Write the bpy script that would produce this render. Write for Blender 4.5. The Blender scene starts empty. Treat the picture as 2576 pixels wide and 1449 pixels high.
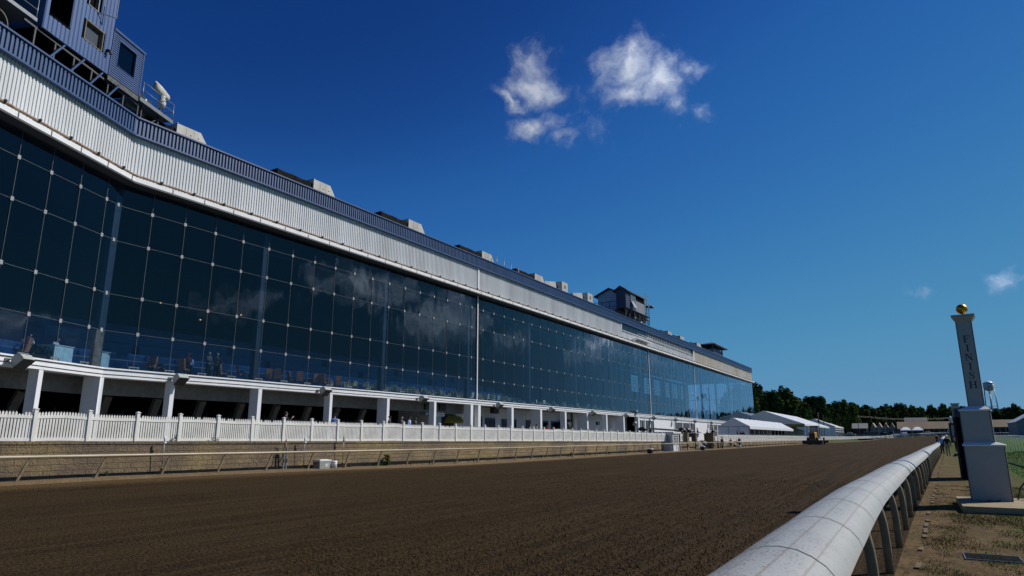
import bpy, bmesh, math, random
from mathutils import Vector, Matrix
random.seed(7)
S = bpy.context.scene
COL = S.collection
rad = math.radians

# ------------------------------------------------------------------ camera
CAM = Vector((0, 0, 1.65)); FPX = 1665.0; CX, CY = 1288.0, 724.5
PITCH, YAW, ROLL = rad(12.8), rad(30.5), rad(0.15)
fw = Vector((-math.sin(YAW)*math.cos(PITCH), math.cos(YAW)*math.cos(PITCH), math.sin(PITCH)))
r0 = Vector((math.cos(YAW), math.sin(YAW), 0)); u0 = r0.cross(fw)
rt = r0*math.cos(ROLL) - u0*math.sin(ROLL); up = u0*math.cos(ROLL) + r0*math.sin(ROLL)
cd = bpy.data.cameras.new('camera'); cam = bpy.data.objects.new('camera', cd); COL.objects.link(cam)
cam.matrix_world = Matrix(((rt.x, up.x, -fw.x, CAM.x), (rt.y, up.y, -fw.y, CAM.y), (rt.z, up.z, -fw.z, CAM.z), (0, 0, 0, 1)))
cd.sensor_width = 36; cd.lens = 36*FPX/2576; cd.clip_start = 0.1; cd.clip_end = 6000
S.camera = cam
def ray(px, py): return fw*FPX + rt*(px-CX) - up*(py-CY)          # photo seen at 2576 px width
def atX(px, py, X): d = ray(px, py); return CAM + d*(X/d.x)
def atY(px, py, Y): d = ray(px, py); return CAM + d*(Y/d.y)

# ------------------------------------------------------------------ light
SUN_AZ, SUN_EL = rad(45), rad(41)          # clockwise from +Y (the track direction)
sd = Vector((math.sin(SUN_AZ)*math.cos(SUN_EL), math.cos(SUN_AZ)*math.cos(SUN_EL), math.sin(SUN_EL)))
sl = bpy.data.lights.new('sun', 'SUN'); sl.energy = 4.4; sl.angle = rad(0.5); sl.color = (1, 0.95, 0.87)
so = bpy.data.objects.new('sun', sl); COL.objects.link(so); so.rotation_euler = sd.to_track_quat('Z', 'Y').to_euler()
so.location = (60, 60, 120)
W = bpy.data.worlds.new('World'); S.world = W; W.use_nodes = True
S.view_settings.view_transform = 'Standard'; S.view_settings.look = 'None'
S.view_settings.exposure = 0.0; S.view_settings.gamma = 1
S.cycles.use_denoising = True; S.cycles.max_bounces = 8; S.cycles.transparent_max_bounces = 16
S.cycles.sample_clamp_indirect = 4

def world_nodes():
    nt = W.node_tree; N = nt.nodes; L = nt.links; N.clear()
    out = N.new('ShaderNodeOutputWorld'); bg = N.new('ShaderNodeBackground'); L.new(bg.outputs[0], out.inputs[0])
    bg.inputs[1].default_value = 0.1
    sky = N.new('ShaderNodeTexSky'); sky.sky_type = 'NISHITA'; sky.sun_disc = False
    sky.sun_elevation = SUN_EL; sky.sun_rotation = SUN_AZ; sky.altitude = 1000; sky.air_density = 0.7; sky.dust_density = 0; sky.ozone_density = 3.0
    # deep, contrasty blue of the photograph: tone response of the sky per channel
    v0 = N.new('ShaderNodeVectorMath'); v0.operation = 'SCALE'; v0.inputs['Scale'].default_value = 0.1; L.new(sky.outputs[0], v0.inputs[0])
    cv = N.new('ShaderNodeRGBCurve'); L.new(v0.outputs[0], cv.inputs['Color'])
    for ch, pts in enumerate([[(0, 0), (.062, .0065), (.095, .021), (.218, .07), (.447, .119), (.7, .145), (1, .17)], [(0, 0), (.113, .044), (.175, .121), (.376, .251), (.662, .29), (1, .33)], [(0, 0), (.234, .202), (.354, .38), (.653, .468), (.85, .482), (1, .49)]]):
        c = cv.mapping.curves[ch]
        c.points[0].location = pts[0]; c.points[1].location = pts[-1]
        for p in pts[1:-1]: c.points.new(*p)
        for p in c.points: p.handle_type = 'AUTO_CLAMPED'
    cv.mapping.update()
    hs = N.new('ShaderNodeVectorMath'); hs.operation = 'SCALE'; hs.inputs['Scale'].default_value = 10; L.new(cv.outputs[0], hs.inputs[0])
    tc = N.new('ShaderNodeTexCoord')
    def math_(op, a, b=None, c=None, clamp=False):
        n = N.new('ShaderNodeMath'); n.operation = op; n.use_clamp = clamp
        for i, v in enumerate((a, b, c)):
            if v is None: continue
            if isinstance(v, (int, float)): n.inputs[i].default_value = v
            else: L.new(v, n.inputs[i])
        return n.outputs[0]
    def vm(op, a, b):
        n = N.new('ShaderNodeVectorMath'); n.operation = op
        for i, v in enumerate((a, b)):
            if isinstance(v, (tuple, Vector)): n.inputs[i].default_value = tuple(v)
            else: L.new(v, n.inputs[i])
        return n.outputs['Value'] if op == 'DOT_PRODUCT' else n.outputs[0]
    d = tc.outputs['Generated']
    def noise(scale, detail, rough, vec):
        n = N.new('ShaderNodeTexNoise'); n.inputs['Scale'].default_value = scale; n.inputs['Detail'].default_value = detail
        n.inputs['Roughness'].default_value = rough; L.new(vec, n.inputs['Vector']); return n
    w1 = noise(9, 3, 0.55, d); w2 = noise(32, 4, 0.6, d)
    wa = vm('SUBTRACT', w1.outputs['Color'], (0.5, 0.5, 0.5)); wb = vm('SUBTRACT', w2.outputs['Color'], (0.5, 0.5, 0.5))
    wa = vm('MULTIPLY', wa, (0.085,)*3); wb = vm('MULTIPLY', wb, (0.034,)*3)
    dw = vm('ADD', vm('ADD', d, wa), wb)
    # clouds: direction, angular half width and half height, weight
    def pd(px, py): return ray(px, py).normalized()
    k = 1/1800.0
    blobs = []
    for px, py, rx, ry, w, rot in [(1590, 172, 112, 92, 1.0, 0), (1650, 215, 105, 88, 1.0, 0), (1600, 245, 88, 50, .85, 0), (1735, 190, 62, 42, .6, 25),
                              (1700, 275, 48, 50, .5, 0), (1352, 165, 80, 80, .85, 0), (1338, 215, 115, 72, 1.0, 0), (1265, 252, 70, 30, .9, -30),
                              (1345, 318, 104, 46, 1.1, 10), (1420, 345, 52, 32, .6, 0), (1515, 310, 75, 55, .16, 0), (1770, 282, 36, 34, .36, 0), (1465, 215, 40, 40, .25, 0),
                              (2555, 706, 46, 22, .38, -25), (2350, 731, 46, 12, .2, -8), (1600, 85, 30, 30, .2, 0)]:
        blobs.append((pd(px, py), rx*k, ry*k, w, rot))
    for X, Y, Z, rx, ry, w in [(43, 46, 14.4, .11, .04, .95), (43, 58, 12.4, .085, .048, .9), (43, 33, 10, .1, .022, .6), (43, 104, 15.8, .045, .035, 1.0), (43, 92, 13, .03, .03, .6), (43, 130, 15, .05, .04, .5), (43, 74, 12, .04, .03, .6)]:
        blobs.append((Vector((X, Y, Z)).normalized(), rx, ry, w, 0))
    field = None
    for c, rx, ry, w, rot in blobs:
        right = Vector((c.y, -c.x, 0)).normalized(); upv = right.cross(c)
        a = rad(rot); rr = right*math.cos(a)+upv*math.sin(a); uu = upv*math.cos(a)-right*math.sin(a)
        rel = vm('SUBTRACT', dw, c)
        x = vm('DOT_PRODUCT', rel, rr/rx); y = vm('DOT_PRODUCT', rel, uu/ry)
        dd = math_('ADD', math_('MULTIPLY', x, x), math_('MULTIPLY', y, y))
        z = vm('DOT_PRODUCT', d, c)
        f = math_('MULTIPLY', math_('SUBTRACT', 1.0, math_('SQRT', dd)), w)
        f = math_('ADD', f, math_('MULTIPLY', math_('LESS_THAN', z, 0.0), -9.0))
        field = f if field is None else math_('SMOOTH_MAX', field, f, 0.12)
    n1 = noise(26, 12, 0.62, dw); n2 = noise(70, 8, 0.65, dw)
    f = math_('ADD', field, math_('MULTIPLY', math_('SUBTRACT', n1.outputs['Fac'], 0.52), 1.5))
    f = math_('ADD', f, math_('MULTIPLY', math_('SUBTRACT', n2.outputs['Fac'], 0.5), 0.45))
    gate = N.new('ShaderNodeMapRange'); gate.interpolation_type = 'SMOOTHSTEP'; L.new(field, gate.inputs[0]); gate.inputs[1].default_value = -0.25; gate.inputs[2].default_value = 0.2
    mr = N.new('ShaderNodeMapRange'); mr.interpolation_type = 'SMOOTHSTEP'; L.new(f, mr.inputs[0])
    mr.inputs[1].default_value = -0.05; mr.inputs[2].default_value = 1.25; mr.inputs[4].default_value = 0.9
    al = math_('MULTIPLY', mr.outputs[0], gate.outputs[0])
    cr = N.new('ShaderNodeMix'); cr.data_type = 'RGBA'; L.new(f, cr.inputs[0]); cr.inputs[6].default_value = (2.6, 3.3, 5.0, 1); cr.inputs[7].default_value = (5.6, 6.1, 7.0, 1)
    sc = math_('POWER', math_('MAXIMUM', vm('DOT_PRODUCT', d, sd), 0.0), 6.0); sc = math_('MULTIPLY_ADD', sc, 7.5, 0.8)      # thin cloud is brighter towards the sun
    lit = N.new('ShaderNodeVectorMath'); lit.operation = 'SCALE'; L.new(cr.outputs[2], lit.inputs[0]); L.new(sc, lit.inputs['Scale'])
    mx = N.new('ShaderNodeMix'); mx.data_type = 'RGBA'; L.new(al, mx.inputs[0]); L.new(hs.outputs[0], mx.inputs[6]); L.new(lit.outputs[0], mx.inputs[7])
    L.new(mx.outputs[2], bg.inputs[0])
world_nodes()

# ------------------------------------------------------------------ helpers
def sm(a, b, x):
    t = min(1, max(0, (x-a)/(b-a))); return t*t*(3-2*t)
def lerp(a, b, t): return a+(b-a)*t
def interp(tab, x):
    if x <= tab[0][0]: return tab[0][1]
    for (x0, y0), (x1, y1) in zip(tab, tab[1:]):
        if x <= x1: return y0+(y1-y0)*(x-x0)/(x1-x0)
    return tab[-1][1]
ORD = ['first', 'second', 'third', 'fourth', 'fifth', 'sixth', 'seventh', 'eighth', 'ninth', 'tenth', 'eleventh', 'twelfth', 'thirteenth', 'fourteenth', 'fifteenth', 'sixteenth', 'seventeenth', 'eighteenth', 'nineteenth', 'twentieth']
def ordw(n):
    if n < 20: return ORD[n]
    t = {2: 'twenty', 3: 'thirty', 4: 'forty', 5: 'fifty', 6: 'sixty'}[(n+1)//10]
    return t+'-'+ORD[(n+1) % 10-1] if (n+1) % 10 else {'twenty': 'twentieth', 'thirty': 'thirtieth', 'forty': 'fortieth', 'fifty': 'fiftieth', 'sixty': 'sixtieth'}[t]

class MB:
    def __init__(s): s.v = []; s.f = []; s.m = []; s.cur = 0; s.T = None; s.sm = []; s.smooth = False
    def add(s, vs, fs):
        o = len(s.v)
        for v in vs:
            v = Vector(v); s.v.append(s.T @ v if s.T else v)
        for f in fs: s.f.append([i+o for i in f]); s.m.append(s.cur); s.sm.append(s.smooth)
        return s
    def box(s, a, b):
        x0, y0, z0 = a; x1, y1, z1 = b
        return s.add([(x0, y0, z0), (x1, y0, z0), (x1, y1, z0), (x0, y1, z0), (x0, y0, z1), (x1, y0, z1), (x1, y1, z1), (x0, y1, z1)],
              [(0, 3, 2, 1), (4, 5, 6, 7), (0, 1, 5, 4), (1, 2, 6, 5), (2, 3, 7, 6), (3, 0, 4, 7)])
    def cbox(s, c, sz): return s.box([c[i]-sz[i]/2 for i in range(3)], [c[i]+sz[i]/2 for i in range(3)])
    def bar(s, p, q, w, h=None, upv=(0, 0, 1)):
        p = Vector(p); q = Vector(q); d = (q-p).normalized(); u = Vector(upv)
        if abs(d.dot(u)) > 0.98: u = Vector((0, 1, 0))
        r = d.cross(u).normalized()*(w/2); u = r.cross(d).normalized()*((h or w)/2)
        vs = [p-r-u, p+r-u, p+r+u, p-r+u, q-r-u, q+r-u, q+r+u, q-r+u]
        return s.add(vs, [(0, 1, 2, 3), (7, 6, 5, 4), (0, 4, 5, 1), (1, 5, 6, 2), (2, 6, 7, 3), (3, 7, 4, 0)])
    def tube(s, pts, r, n=8, caps=True, sx=1.0):
        pts = [Vector(p) for p in pts]; rings = []; prev = None
        rr = r if isinstance(r, (list, tuple)) else [r]*len(pts)
        vs = []; fs = []
        for i, p in enumerate(pts):
            d = (pts[min(i+1, len(pts)-1)]-pts[max(i-1, 0)]).normalized()
            if prev is None:
                a = Vector((0, 0, 1)) if abs(d.z) < .9 else Vector((0, 1, 0)); a = d.cross(a).normalized()
            else: a = (prev-d*prev.dot(d)).normalized()
            prev = a; b = d.cross(a)
            for k in range(n):
                t = 2*math.pi*k/n; vs.append(p+a*math.cos(t)*rr[i]*sx+b*math.sin(t)*rr[i])
        for i in range(len(pts)-1):
            for k in range(n): fs.append((i*n+k, i*n+(k+1) % n, (i+1)*n+(k+1) % n, (i+1)*n+k))
        if caps: fs.append(tuple(range(n))[::-1]); fs.append(tuple((len(pts)-1)*n+k for k in range(n)))
        old = s.smooth; s.smooth = n > 5; s.add(vs, fs); s.smooth = old; return s
    def lathe(s, c, prof, n=20):
        c = Vector(c); vs = []; fs = []
        for r, z in prof:
            for k in range(n): t = 2*math.pi*k/n; vs.append(c+Vector((r*math.cos(t), r*math.sin(t), z)))
        for i in range(len(prof)-1):
            for k in range(n): fs.append((i*n+k, i*n+(k+1) % n, (i+1)*n+(k+1) % n, (i+1)*n+k))
        if prof[0][0] > 1e-4: fs.append(tuple(range(n))[::-1])
        if prof[-1][0] > 1e-4: fs.append(tuple((len(prof)-1)*n+k for k in range(n)))
        old = s.smooth; s.smooth = True; s.add(vs, fs); s.smooth = old; return s
    def prism(s, poly, ext):
        n = len(poly); ext = Vector(ext); vs = [Vector(p) for p in poly]; vs += [v+ext for v in vs]
        return s.add(vs, [tuple(range(n))[::-1], tuple(range(n, 2*n))]+[(i, (i+1) % n, n+(i+1) % n, n+i) for i in range(n)])
    def quad(s, a, b, c, d): return s.add([a, b, c, d], [(0, 1, 2, 3)])
    def grid(s, rows):                                 # rows of points
        n = len(rows[0]); vs = [p for r in rows for p in r]
        return s.add(vs, [(i*n+j, i*n+j+1, (i+1)*n+j+1, (i+1)*n+j) for i in range(len(rows)-1) for j in range(n-1)])
    def mesh(s, name, mats):
        me = bpy.data.meshes.new(name); me.from_pydata([tuple(v) for v in s.v], [], s.f)
        for m in (mats if isinstance(mats, (list, tuple)) else [mats]): me.materials.append(m)
        me.polygons.foreach_set('material_index', s.m); me.polygons.foreach_set('use_smooth', s.sm); me.update(); return me
    def build(s, name, mats, parent=None, recalc=True):
        me = s.mesh(name, mats)
        if recalc:
            bm = bmesh.new(); bm.from_mesh(me); bmesh.ops.recalc_face_normals(bm, faces=bm.faces); bm.to_mesh(me); bm.free()
        o = bpy.data.objects.new(name, me); COL.objects.link(o)
        if parent: o.parent = parent
        return o
def tag(o, label=None, cat=None, group=None, kind=None):
    if label: o['label'] = label
    if cat: o['category'] = cat
    if group: o['group'] = group
    if kind: o['kind'] = kind
    return o
def thing(name, label, cat, loc=(0, 0, 0), rz=0, group=None):
    o = bpy.data.objects.new(name, None); o.empty_display_size = .3; COL.objects.link(o); o.location = loc; o.rotation_euler = (0, 0, rz)
    return tag(o, label, cat, group)
def copy_tree(o, parent=None):
    c = o.copy(); COL.objects.link(c)
    if parent: c.parent = parent
    for ch in list(o.children): copy_tree(ch, c)
    return c
def dup(o, loc, rz=0, label=None, scale=None):
    c = copy_tree(o); c.location = loc; c.rotation_euler = (0, 0, rz)
    if label: c['label'] = label
    if scale: c.scale = scale
    return c

# ------------------------------------------------------------------ materials
def mat(name, col, rough=.6, metal=0, var=.15, vscale=3, bump=0, bscale=20, col2=None, spec=.5, stretch=None, bdist=.02):
    m = bpy.data.materials.new(name); m.use_nodes = True; nt = m.node_tree; N = nt.nodes; L = nt.links
    b = N['Principled BSDF']; b.inputs['Roughness'].default_value = rough; b.inputs['Metallic'].default_value = metal
    b.inputs['Specular IOR Level'].default_value = spec
    tc = N.new('ShaderNodeTexCoord'); vec = tc.outputs['Object']
    if stretch:
        mp = N.new('ShaderNodeMapping'); mp.inputs['Scale'].default_value = stretch; L.new(vec, mp.inputs[0]); vec = mp.outputs[0]
    n = N.new('ShaderNodeTexNoise'); n.inputs['Scale'].default_value = vscale; n.inputs['Detail'].default_value = 6; n.inputs['Roughness'].default_value = .65; L.new(vec, n.inputs[0])
    mx = N.new('ShaderNodeMix'); mx.data_type = 'RGBA'
    c2 = col2 or tuple(max(0, c*(1-var*1.6)) for c in col); c1 = tuple(min(1, c*(1+var*.5)) for c in col) if not col2 else col
    mx.inputs[6].default_value = (*c1, 1); mx.inputs[7].default_value = (*c2, 1)
    rg = N.new('ShaderNodeMapRange'); L.new(n.outputs['Fac'], rg.inputs[0]); rg.inputs[1].default_value = .35; rg.inputs[2].default_value = .68
    L.new(rg.outputs[0], mx.inputs[0]); L.new(mx.outputs[2], b.inputs['Base Color'])
    if bump:
        n2 = N.new('ShaderNodeTexNoise'); n2.inputs['Scale'].default_value = bscale; n2.inputs['Detail'].default_value = 5; L.new(vec, n2.inputs[0])
        bp = N.new('ShaderNodeBump'); bp.inputs['Strength'].default_value = bump; bp.inputs['Distance'].default_value = bdist
        L.new(n2.outputs['Fac'], bp.inputs['Height']); L.new(bp.outputs[0], b.inputs['Normal'])
    return m
M = {}
M['white_paint'] = mat('white_paint', (.74, .75, .76), .45, var=.06, vscale=1.2, stretch=(1, 1, .3))
M['undercroft'] = mat('undercroft_shaded', (.17, .165, .15), .8, var=.2)  # white paint darkened in its colour for the shade under the stand
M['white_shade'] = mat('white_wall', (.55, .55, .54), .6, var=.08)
M['vinyl'] = mat('white_vinyl', (.74, .73, .68), .45, var=.11, vscale=1.6)
M['corr_white'] = mat('corrugated_white', (.58, .60, .615), .5, var=.13, vscale=.55, stretch=(1, 1, .08))
def streaks(m, col, lo, hi, sc):
    nt = m.node_tree; N = nt.nodes; L = nt.links; b = N['Principled BSDF']; src = b.inputs['Base Color'].links[0].from_socket
    tc = N.new('ShaderNodeTexCoord'); mp = N.new('ShaderNodeMapping'); mp.inputs['Scale'].default_value = sc; L.new(tc.outputs['Object'], mp.inputs[0])
    n = N.new('ShaderNodeTexNoise'); n.inputs['Scale'].default_value = 1; n.inputs['Detail'].default_value = 4; n.inputs['Roughness'].default_value = .7; L.new(mp.outputs[0], n.inputs[0])
    r = N.new('ShaderNodeMapRange'); L.new(n.outputs['Fac'], r.inputs[0]); r.inputs[1].default_value = lo; r.inputs[2].default_value = hi; r.inputs[4].default_value = .7
    x = N.new('ShaderNodeMix'); x.data_type = 'RGBA'; L.new(r.outputs[0], x.inputs[0]); L.new(src, x.inputs[6]); x.inputs[7].default_value = (*col, 1); L.new(x.outputs[2], b.inputs['Base Color'])
streaks(M['corr_white'], (.40, .33, .22), .62, .78, (1.6, 1.6, .05)); streaks(M['white_paint'], (.36, .33, .27), .63, .8, (2.2, 2.2, .5)); streaks(M['vinyl'], (.45, .42, .33), .6, .8, (5, 5, 2.5))
M['corr_rust'] = mat('corrugated_stained', (.60, .59, .57), .5, col2=(.50, .42, .28), vscale=.11, stretch=(1, 1, .06))
M['corr_blue'] = mat('corrugated_blue', (.040, .086, .195), .4, var=.12, vscale=.7, stretch=(1, 1, .2))
M['blue_trim'] = mat('blue_trim', (.045, .085, .20), .35, var=.1)
M['blue_siding'] = mat('blue_siding', (.040, .092, .235), .45, var=.1, vscale=1, stretch=(1, 1, .2))
M['navy'] = mat('navy_siding', (.02, .03, .075), .5)
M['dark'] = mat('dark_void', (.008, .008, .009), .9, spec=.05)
M['dark_grey'] = mat('dark_steel', (.045, .047, .05), .55)
M['grey_steel'] = mat('grey_steel', (.22, .24, .25), .4, metal=.4)
M['rust'] = mat('rusty_pipe', (.34, .27, .2), .7, col2=(.17, .07, .025), vscale=2.2)
M['beige'] = mat('beige_casing', (.50, .48, .44), .5, col2=(.36, .33, .28), vscale=1.1, stretch=(1, 1, .25))
M['tar'] = mat('tarred_duct', (.017, .014, .011), .95, spec=.08, bump=.8, bscale=5, bdist=.1, var=.4)
M['canvas'] = mat('canvas_cover', (.55, .54, .5), .8, bump=.7, bscale=7, bdist=.04)
M['pipe_bluegrey'] = mat('blue_grey_steel', (.05, .065, .085), .4, metal=.2)
M['clip'] = mat('clip_metal', (.29, .305, .32), .5)
M['cable'] = mat('joint_seal', (.13, .145, .155), .4)
M['brown_leather'] = mat('brown_leather', (.42, .165, .10), .5)
M['wicker'] = mat('tan_wicker', (.80, .73, .46), .6)
M['black'] = mat('black_plastic', (.012, .012, .013), .45)
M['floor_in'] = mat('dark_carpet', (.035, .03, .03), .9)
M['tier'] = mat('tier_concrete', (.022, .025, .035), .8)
M['tier_sky_sheen'] = mat('tier_front_sky_sheen', (.04, .11, .28), .25, spec=.5, var=.3, vscale=.6)  # blue put into the colour for sky mirrored in the fronts
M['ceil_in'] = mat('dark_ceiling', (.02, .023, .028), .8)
M['asphalt'] = mat('pale_asphalt', (.16, .155, .15), .9, bump=.2)
M['concrete'] = mat('concrete', (.30, .235, .135), .85, bump=.3, bscale=30, var=.15)
M['rail_tube'] = mat('rail_tube_paint', (.40, .34, .23), .42, col2=(.24, .17, .095), vscale=.9, stretch=(1, .35, 1))
M['rail_white'] = mat('rail_white_paint', (.72, .71, .68), .35, var=.1, vscale=1)
M['post_brown'] = mat('post_dirty', (.20, .15, .09), .6, var=.3, vscale=5)
M['goose'] = mat('gooseneck_post', (.25, .19, .11), .6, var=.25, vscale=6)
M['gold'] = mat('gold_ball', (.50, .27, .03), .42, metal=1, var=.1)
M['fin_white_shaded'] = mat('finish_white_shaded', (.33, .325, .30), .4, var=.05, vscale=1.5)  # white darkened in its colour to carry the shade on the post faces
M['ink'] = mat('ink', (.01, .01, .015), .5)
M['yellow'] = mat('machine_yellow', (.42, .23, .03), .45)
M['canopy_yellow'] = mat('canopy_yellow', (.30, .24, .03), .8)
M['matte_black'] = mat('matte_black', (.006, .006, .007), .9, spec=.08)
M['rubber'] = mat('rubber', (.02, .02, .02), .8)
M['tent'] = mat('tent_vinyl', (.76, .77, .78), .35, var=.05, vscale=.6)
M['dark_pane'] = mat('dark_pane', (.03, .036, .042), .45, spec=.25)
M['tent_clear'] = mat('clear_vinyl', (.10, .13, .16), .08, spec=.8)
M['barn_roof'] = mat('tan_roof', (.29, .215, .125), .7, var=.12, vscale=.3)
M['barn_wall'] = mat('barn_dark', (.035, .032, .03), .8)
M['grey_roof'] = mat('grey_shingle', (.15, .15, .16), .8)
M['house'] = mat('house_wall', (.28, .27, .25), .7)
M['bark'] = mat('bark', (.07, .05, .035), .9, bump=.6)
M['skin'] = mat('skin', (.42, .24, .17), .5)
M['skin_dark'] = mat('skin_dark', (.12, .06, .04), .5)
M['hair'] = mat('dark_hair', (.015, .012, .01), .6)
M['hair_grey'] = mat('grey_hair', (.25, .23, .21), .6)
def cloth(n, c): M[n] = mat(n, c, .85, bump=.25, bscale=14)
for n, c in [('cloth_navy', (.016, .02, .04)), ('cloth_blue', (.05, .14, .38)), ('cloth_lightblue', (.30, .40, .62)), ('cloth_black', (.012, .012, .013)), ('cloth_red', (.40, .02, .03)),
             ('cloth_khaki', (.42, .36, .24)), ('cloth_white', (.7, .7, .7)), ('cloth_tan', (.48, .38, .20)), ('cloth_grey', (.10, .10, .11)), ('cloth_maroon', (.14, .03, .04))]: cloth(n, c)
def leafmat(name, a, b):
    m = mat(name, a, .95, col2=b, vscale=.8, spec=.0); bs = m.node_tree.nodes['Principled BSDF']
    return m
LEAF = [leafmat('leaf_dark', (.042, .066, .022), (.022, .038, .012)), leafmat('leaf_mid', (.06, .092, .026), (.03, .05, .015)), leafmat('leaf_yellow', (.095, .13, .032), (.05, .075, .02))]
M['grass_blade'] = leafmat('grass_blade', (.10, .14, .03), (.16, .14, .05))
M['weed'] = leafmat('weed_leaf', (.05, .10, .02), (.03, .06, .015))

def glass_mat(name, tint, ior=1.6, bump=.0, rough=0.0, boost=1.0):
    m = bpy.data.materials.new(name); m.use_nodes = True; N = m.node_tree.nodes; L = m.node_tree.links; N.clear()
    out = N.new('ShaderNodeOutputMaterial'); mx = N.new('ShaderNodeMixShader'); t = N.new('ShaderNodeBsdfTransparent'); g = N.new('ShaderNodeBsdfGlossy')
    t.inputs[0].default_value = (*tint, 1); g.inputs['Roughness'].default_value = rough; g.inputs[0].default_value = (.74, .90, 1, 1)
    ge = N.new('ShaderNodeNewGeometry'); dt = N.new('ShaderNodeVectorMath'); dt.operation = 'DOT_PRODUCT'; L.new(ge.outputs['Incoming'], dt.inputs[0]); L.new(ge.outputs['Normal'], dt.inputs[1])
    def mt(op, x, y, clamp=False):
        n = N.new('ShaderNodeMath'); n.operation = op; n.use_clamp = clamp
        for i, v in enumerate((x, y)):
            if isinstance(v, (int, float)): n.inputs[i].default_value = v
            else: L.new(v, n.inputs[i])
        return n.outputs[0]
    f0 = ((ior-1)/(ior+1))**2
    sch = mt('POWER', mt('SUBTRACT', 1.0, mt('ABSOLUTE', dt.outputs['Value'], 0)), 5.0)      # Schlick, the same from both sides
    mu_out = mt('MULTIPLY_ADD', sch, 0, True); mu = mu_out.node; mu.inputs[1].default_value = (1-f0)*boost; mu.inputs[2].default_value = f0
    L.new(mu_out, mx.inputs[0]); L.new(t.outputs[0], mx.inputs[1]); L.new(g.outputs[0], mx.inputs[2]); L.new(mx.outputs[0], out.inputs[0])
    if bump:
        tc = N.new('ShaderNodeTexCoord'); mp = N.new('ShaderNodeMapping'); mp.inputs['Scale'].default_value = (1, 1, .75); L.new(tc.outputs['Object'], mp.inputs[0])
        n = N.new('ShaderNodeTexNoise'); n.inputs['Scale'].default_value = .6; n.inputs['Detail'].default_value = 1.0; L.new(mp.outputs[0], n.inputs[0])
        bp = N.new('ShaderNodeBump'); bp.inputs['Strength'].default_value = 1; bp.inputs['Distance'].default_value = bump; L.new(n.outputs['Fac'], bp.inputs['Height'])
        L.new(bp.outputs[0], g.inputs['Normal'])
    return m
M['glass'] = glass_mat('curtain_glass', (.46, .58, .70), 1.5, .014, boost=2.0)
M['pane'] = glass_mat('window_pane', (.25, .3, .34), 1.6, .004)
M['balustrade'] = glass_mat('balustrade_glass', (.55, .65, .72), 1.7)
# ------------------------------------------------------------------ ground materials
def nodes_of(name):
    m = bpy.data.materials.new(name); m.use_nodes = True; nt = m.node_tree
    return m, nt.nodes, nt.links, nt.nodes['Principled BSDF']
def nz(N, L, vec, scale, detail=6, rough=.6):
    n = N.new('ShaderNodeTexNoise'); n.inputs['Scale'].default_value = scale; n.inputs['Detail'].default_value = detail; n.inputs['Roughness'].default_value = rough
    L.new(vec, n.inputs[0]); return n.outputs['Fac']
def mix(N, L, fac, a, b):
    x = N.new('ShaderNodeMix'); x.data_type = 'RGBA'
    if isinstance(fac, (int, float)): x.inputs[0].default_value = fac
    else: L.new(fac, x.inputs[0])
    for i, v in ((6, a), (7, b)):
        if isinstance(v, tuple): x.inputs[i].default_value = (*v, 1)
        else: L.new(v, x.inputs[i])
    return x.outputs[2]
def mrange(N, L, v, a, b):
    n = N.new('ShaderNodeMapRange'); n.interpolation_type = 'SMOOTHSTEP'; L.new(v, n.inputs[0]); n.inputs[1].default_value = a; n.inputs[2].default_value = b; return n.outputs[0]
def scaled(N, L, vec, s):
    mp = N.new('ShaderNodeMapping'); mp.inputs['Scale'].default_value = s; L.new(vec, mp.inputs[0]); return mp.outputs[0]
def bumpn(N, L, h, strength, dist, prev=None):
    b = N.new('ShaderNodeBump'); b.inputs['Strength'].default_value = strength; b.inputs['Distance'].default_value = dist; L.new(h, b.inputs['Height'])
    if prev: L.new(prev, b.inputs['Normal'])
    return b.outputs[0]
def madd(N, L, a, k, b):
    n = N.new('ShaderNodeMath'); n.operation = 'MULTIPLY_ADD'; L.new(a, n.inputs[0]); n.inputs[1].default_value = k
    if isinstance(b, (int, float)): n.inputs[2].default_value = b
    else: L.new(b, n.inputs[2])
    return n.outputs[0]

def dirt_material():
    m, N, L, b = nodes_of('track_dirt'); o = N.new('ShaderNodeTexCoord').outputs['Object']
    v1 = N.new('ShaderNodeTexVoronoi'); v1.inputs['Scale'].default_value = 17; L.new(o, v1.inputs[0]); v1.inputs['Randomness'].default_value = 1
    v2 = N.new('ShaderNodeTexVoronoi'); v2.inputs['Scale'].default_value = 38; L.new(o, v2.inputs[0])
    n1 = nz(N, L, o, 9, 8, .7); n2 = nz(N, L, o, .35, 4); n3 = nz(N, L, scaled(N, L, o, (5.5, .05, 1)), 1, 5, .7)
    h = madd(N, L, v1.outputs['Distance'], -.6, madd(N, L, v2.outputs['Distance'], -.35, n1))
    h = madd(N, L, n3, .7, h)
    b.inputs['Roughness'].default_value = 1; b.inputs['Specular IOR Level'].default_value = .08
    c = mix(N, L, mrange(N, L, n2, .35, .65), (.037, .0235, .0105), (.026, .0165, .008))
    c = mix(N, L, mrange(N, L, n3, .42, .6), c, (.056, .036, .0165))
    c = mix(N, L, mrange(N, L, v1.outputs['Color'], .55, .9), c, (.060, .040, .018))
    # drier, paler dirt thrown up along the outer rail
    sx = N.new('ShaderNodeSeparateXYZ'); L.new(o, sx.inputs[0])
    e = madd(N, L, n1, 1.2, sx.outputs[0]); c = mix(N, L, mrange(N, L, e, -22.6, -23.6), c, (.105, .067, .031))
    L.new(c, b.inputs['Base Color']); L.new(bumpn(N, L, h, 1, .055), b.inputs['Normal']); return m
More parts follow.
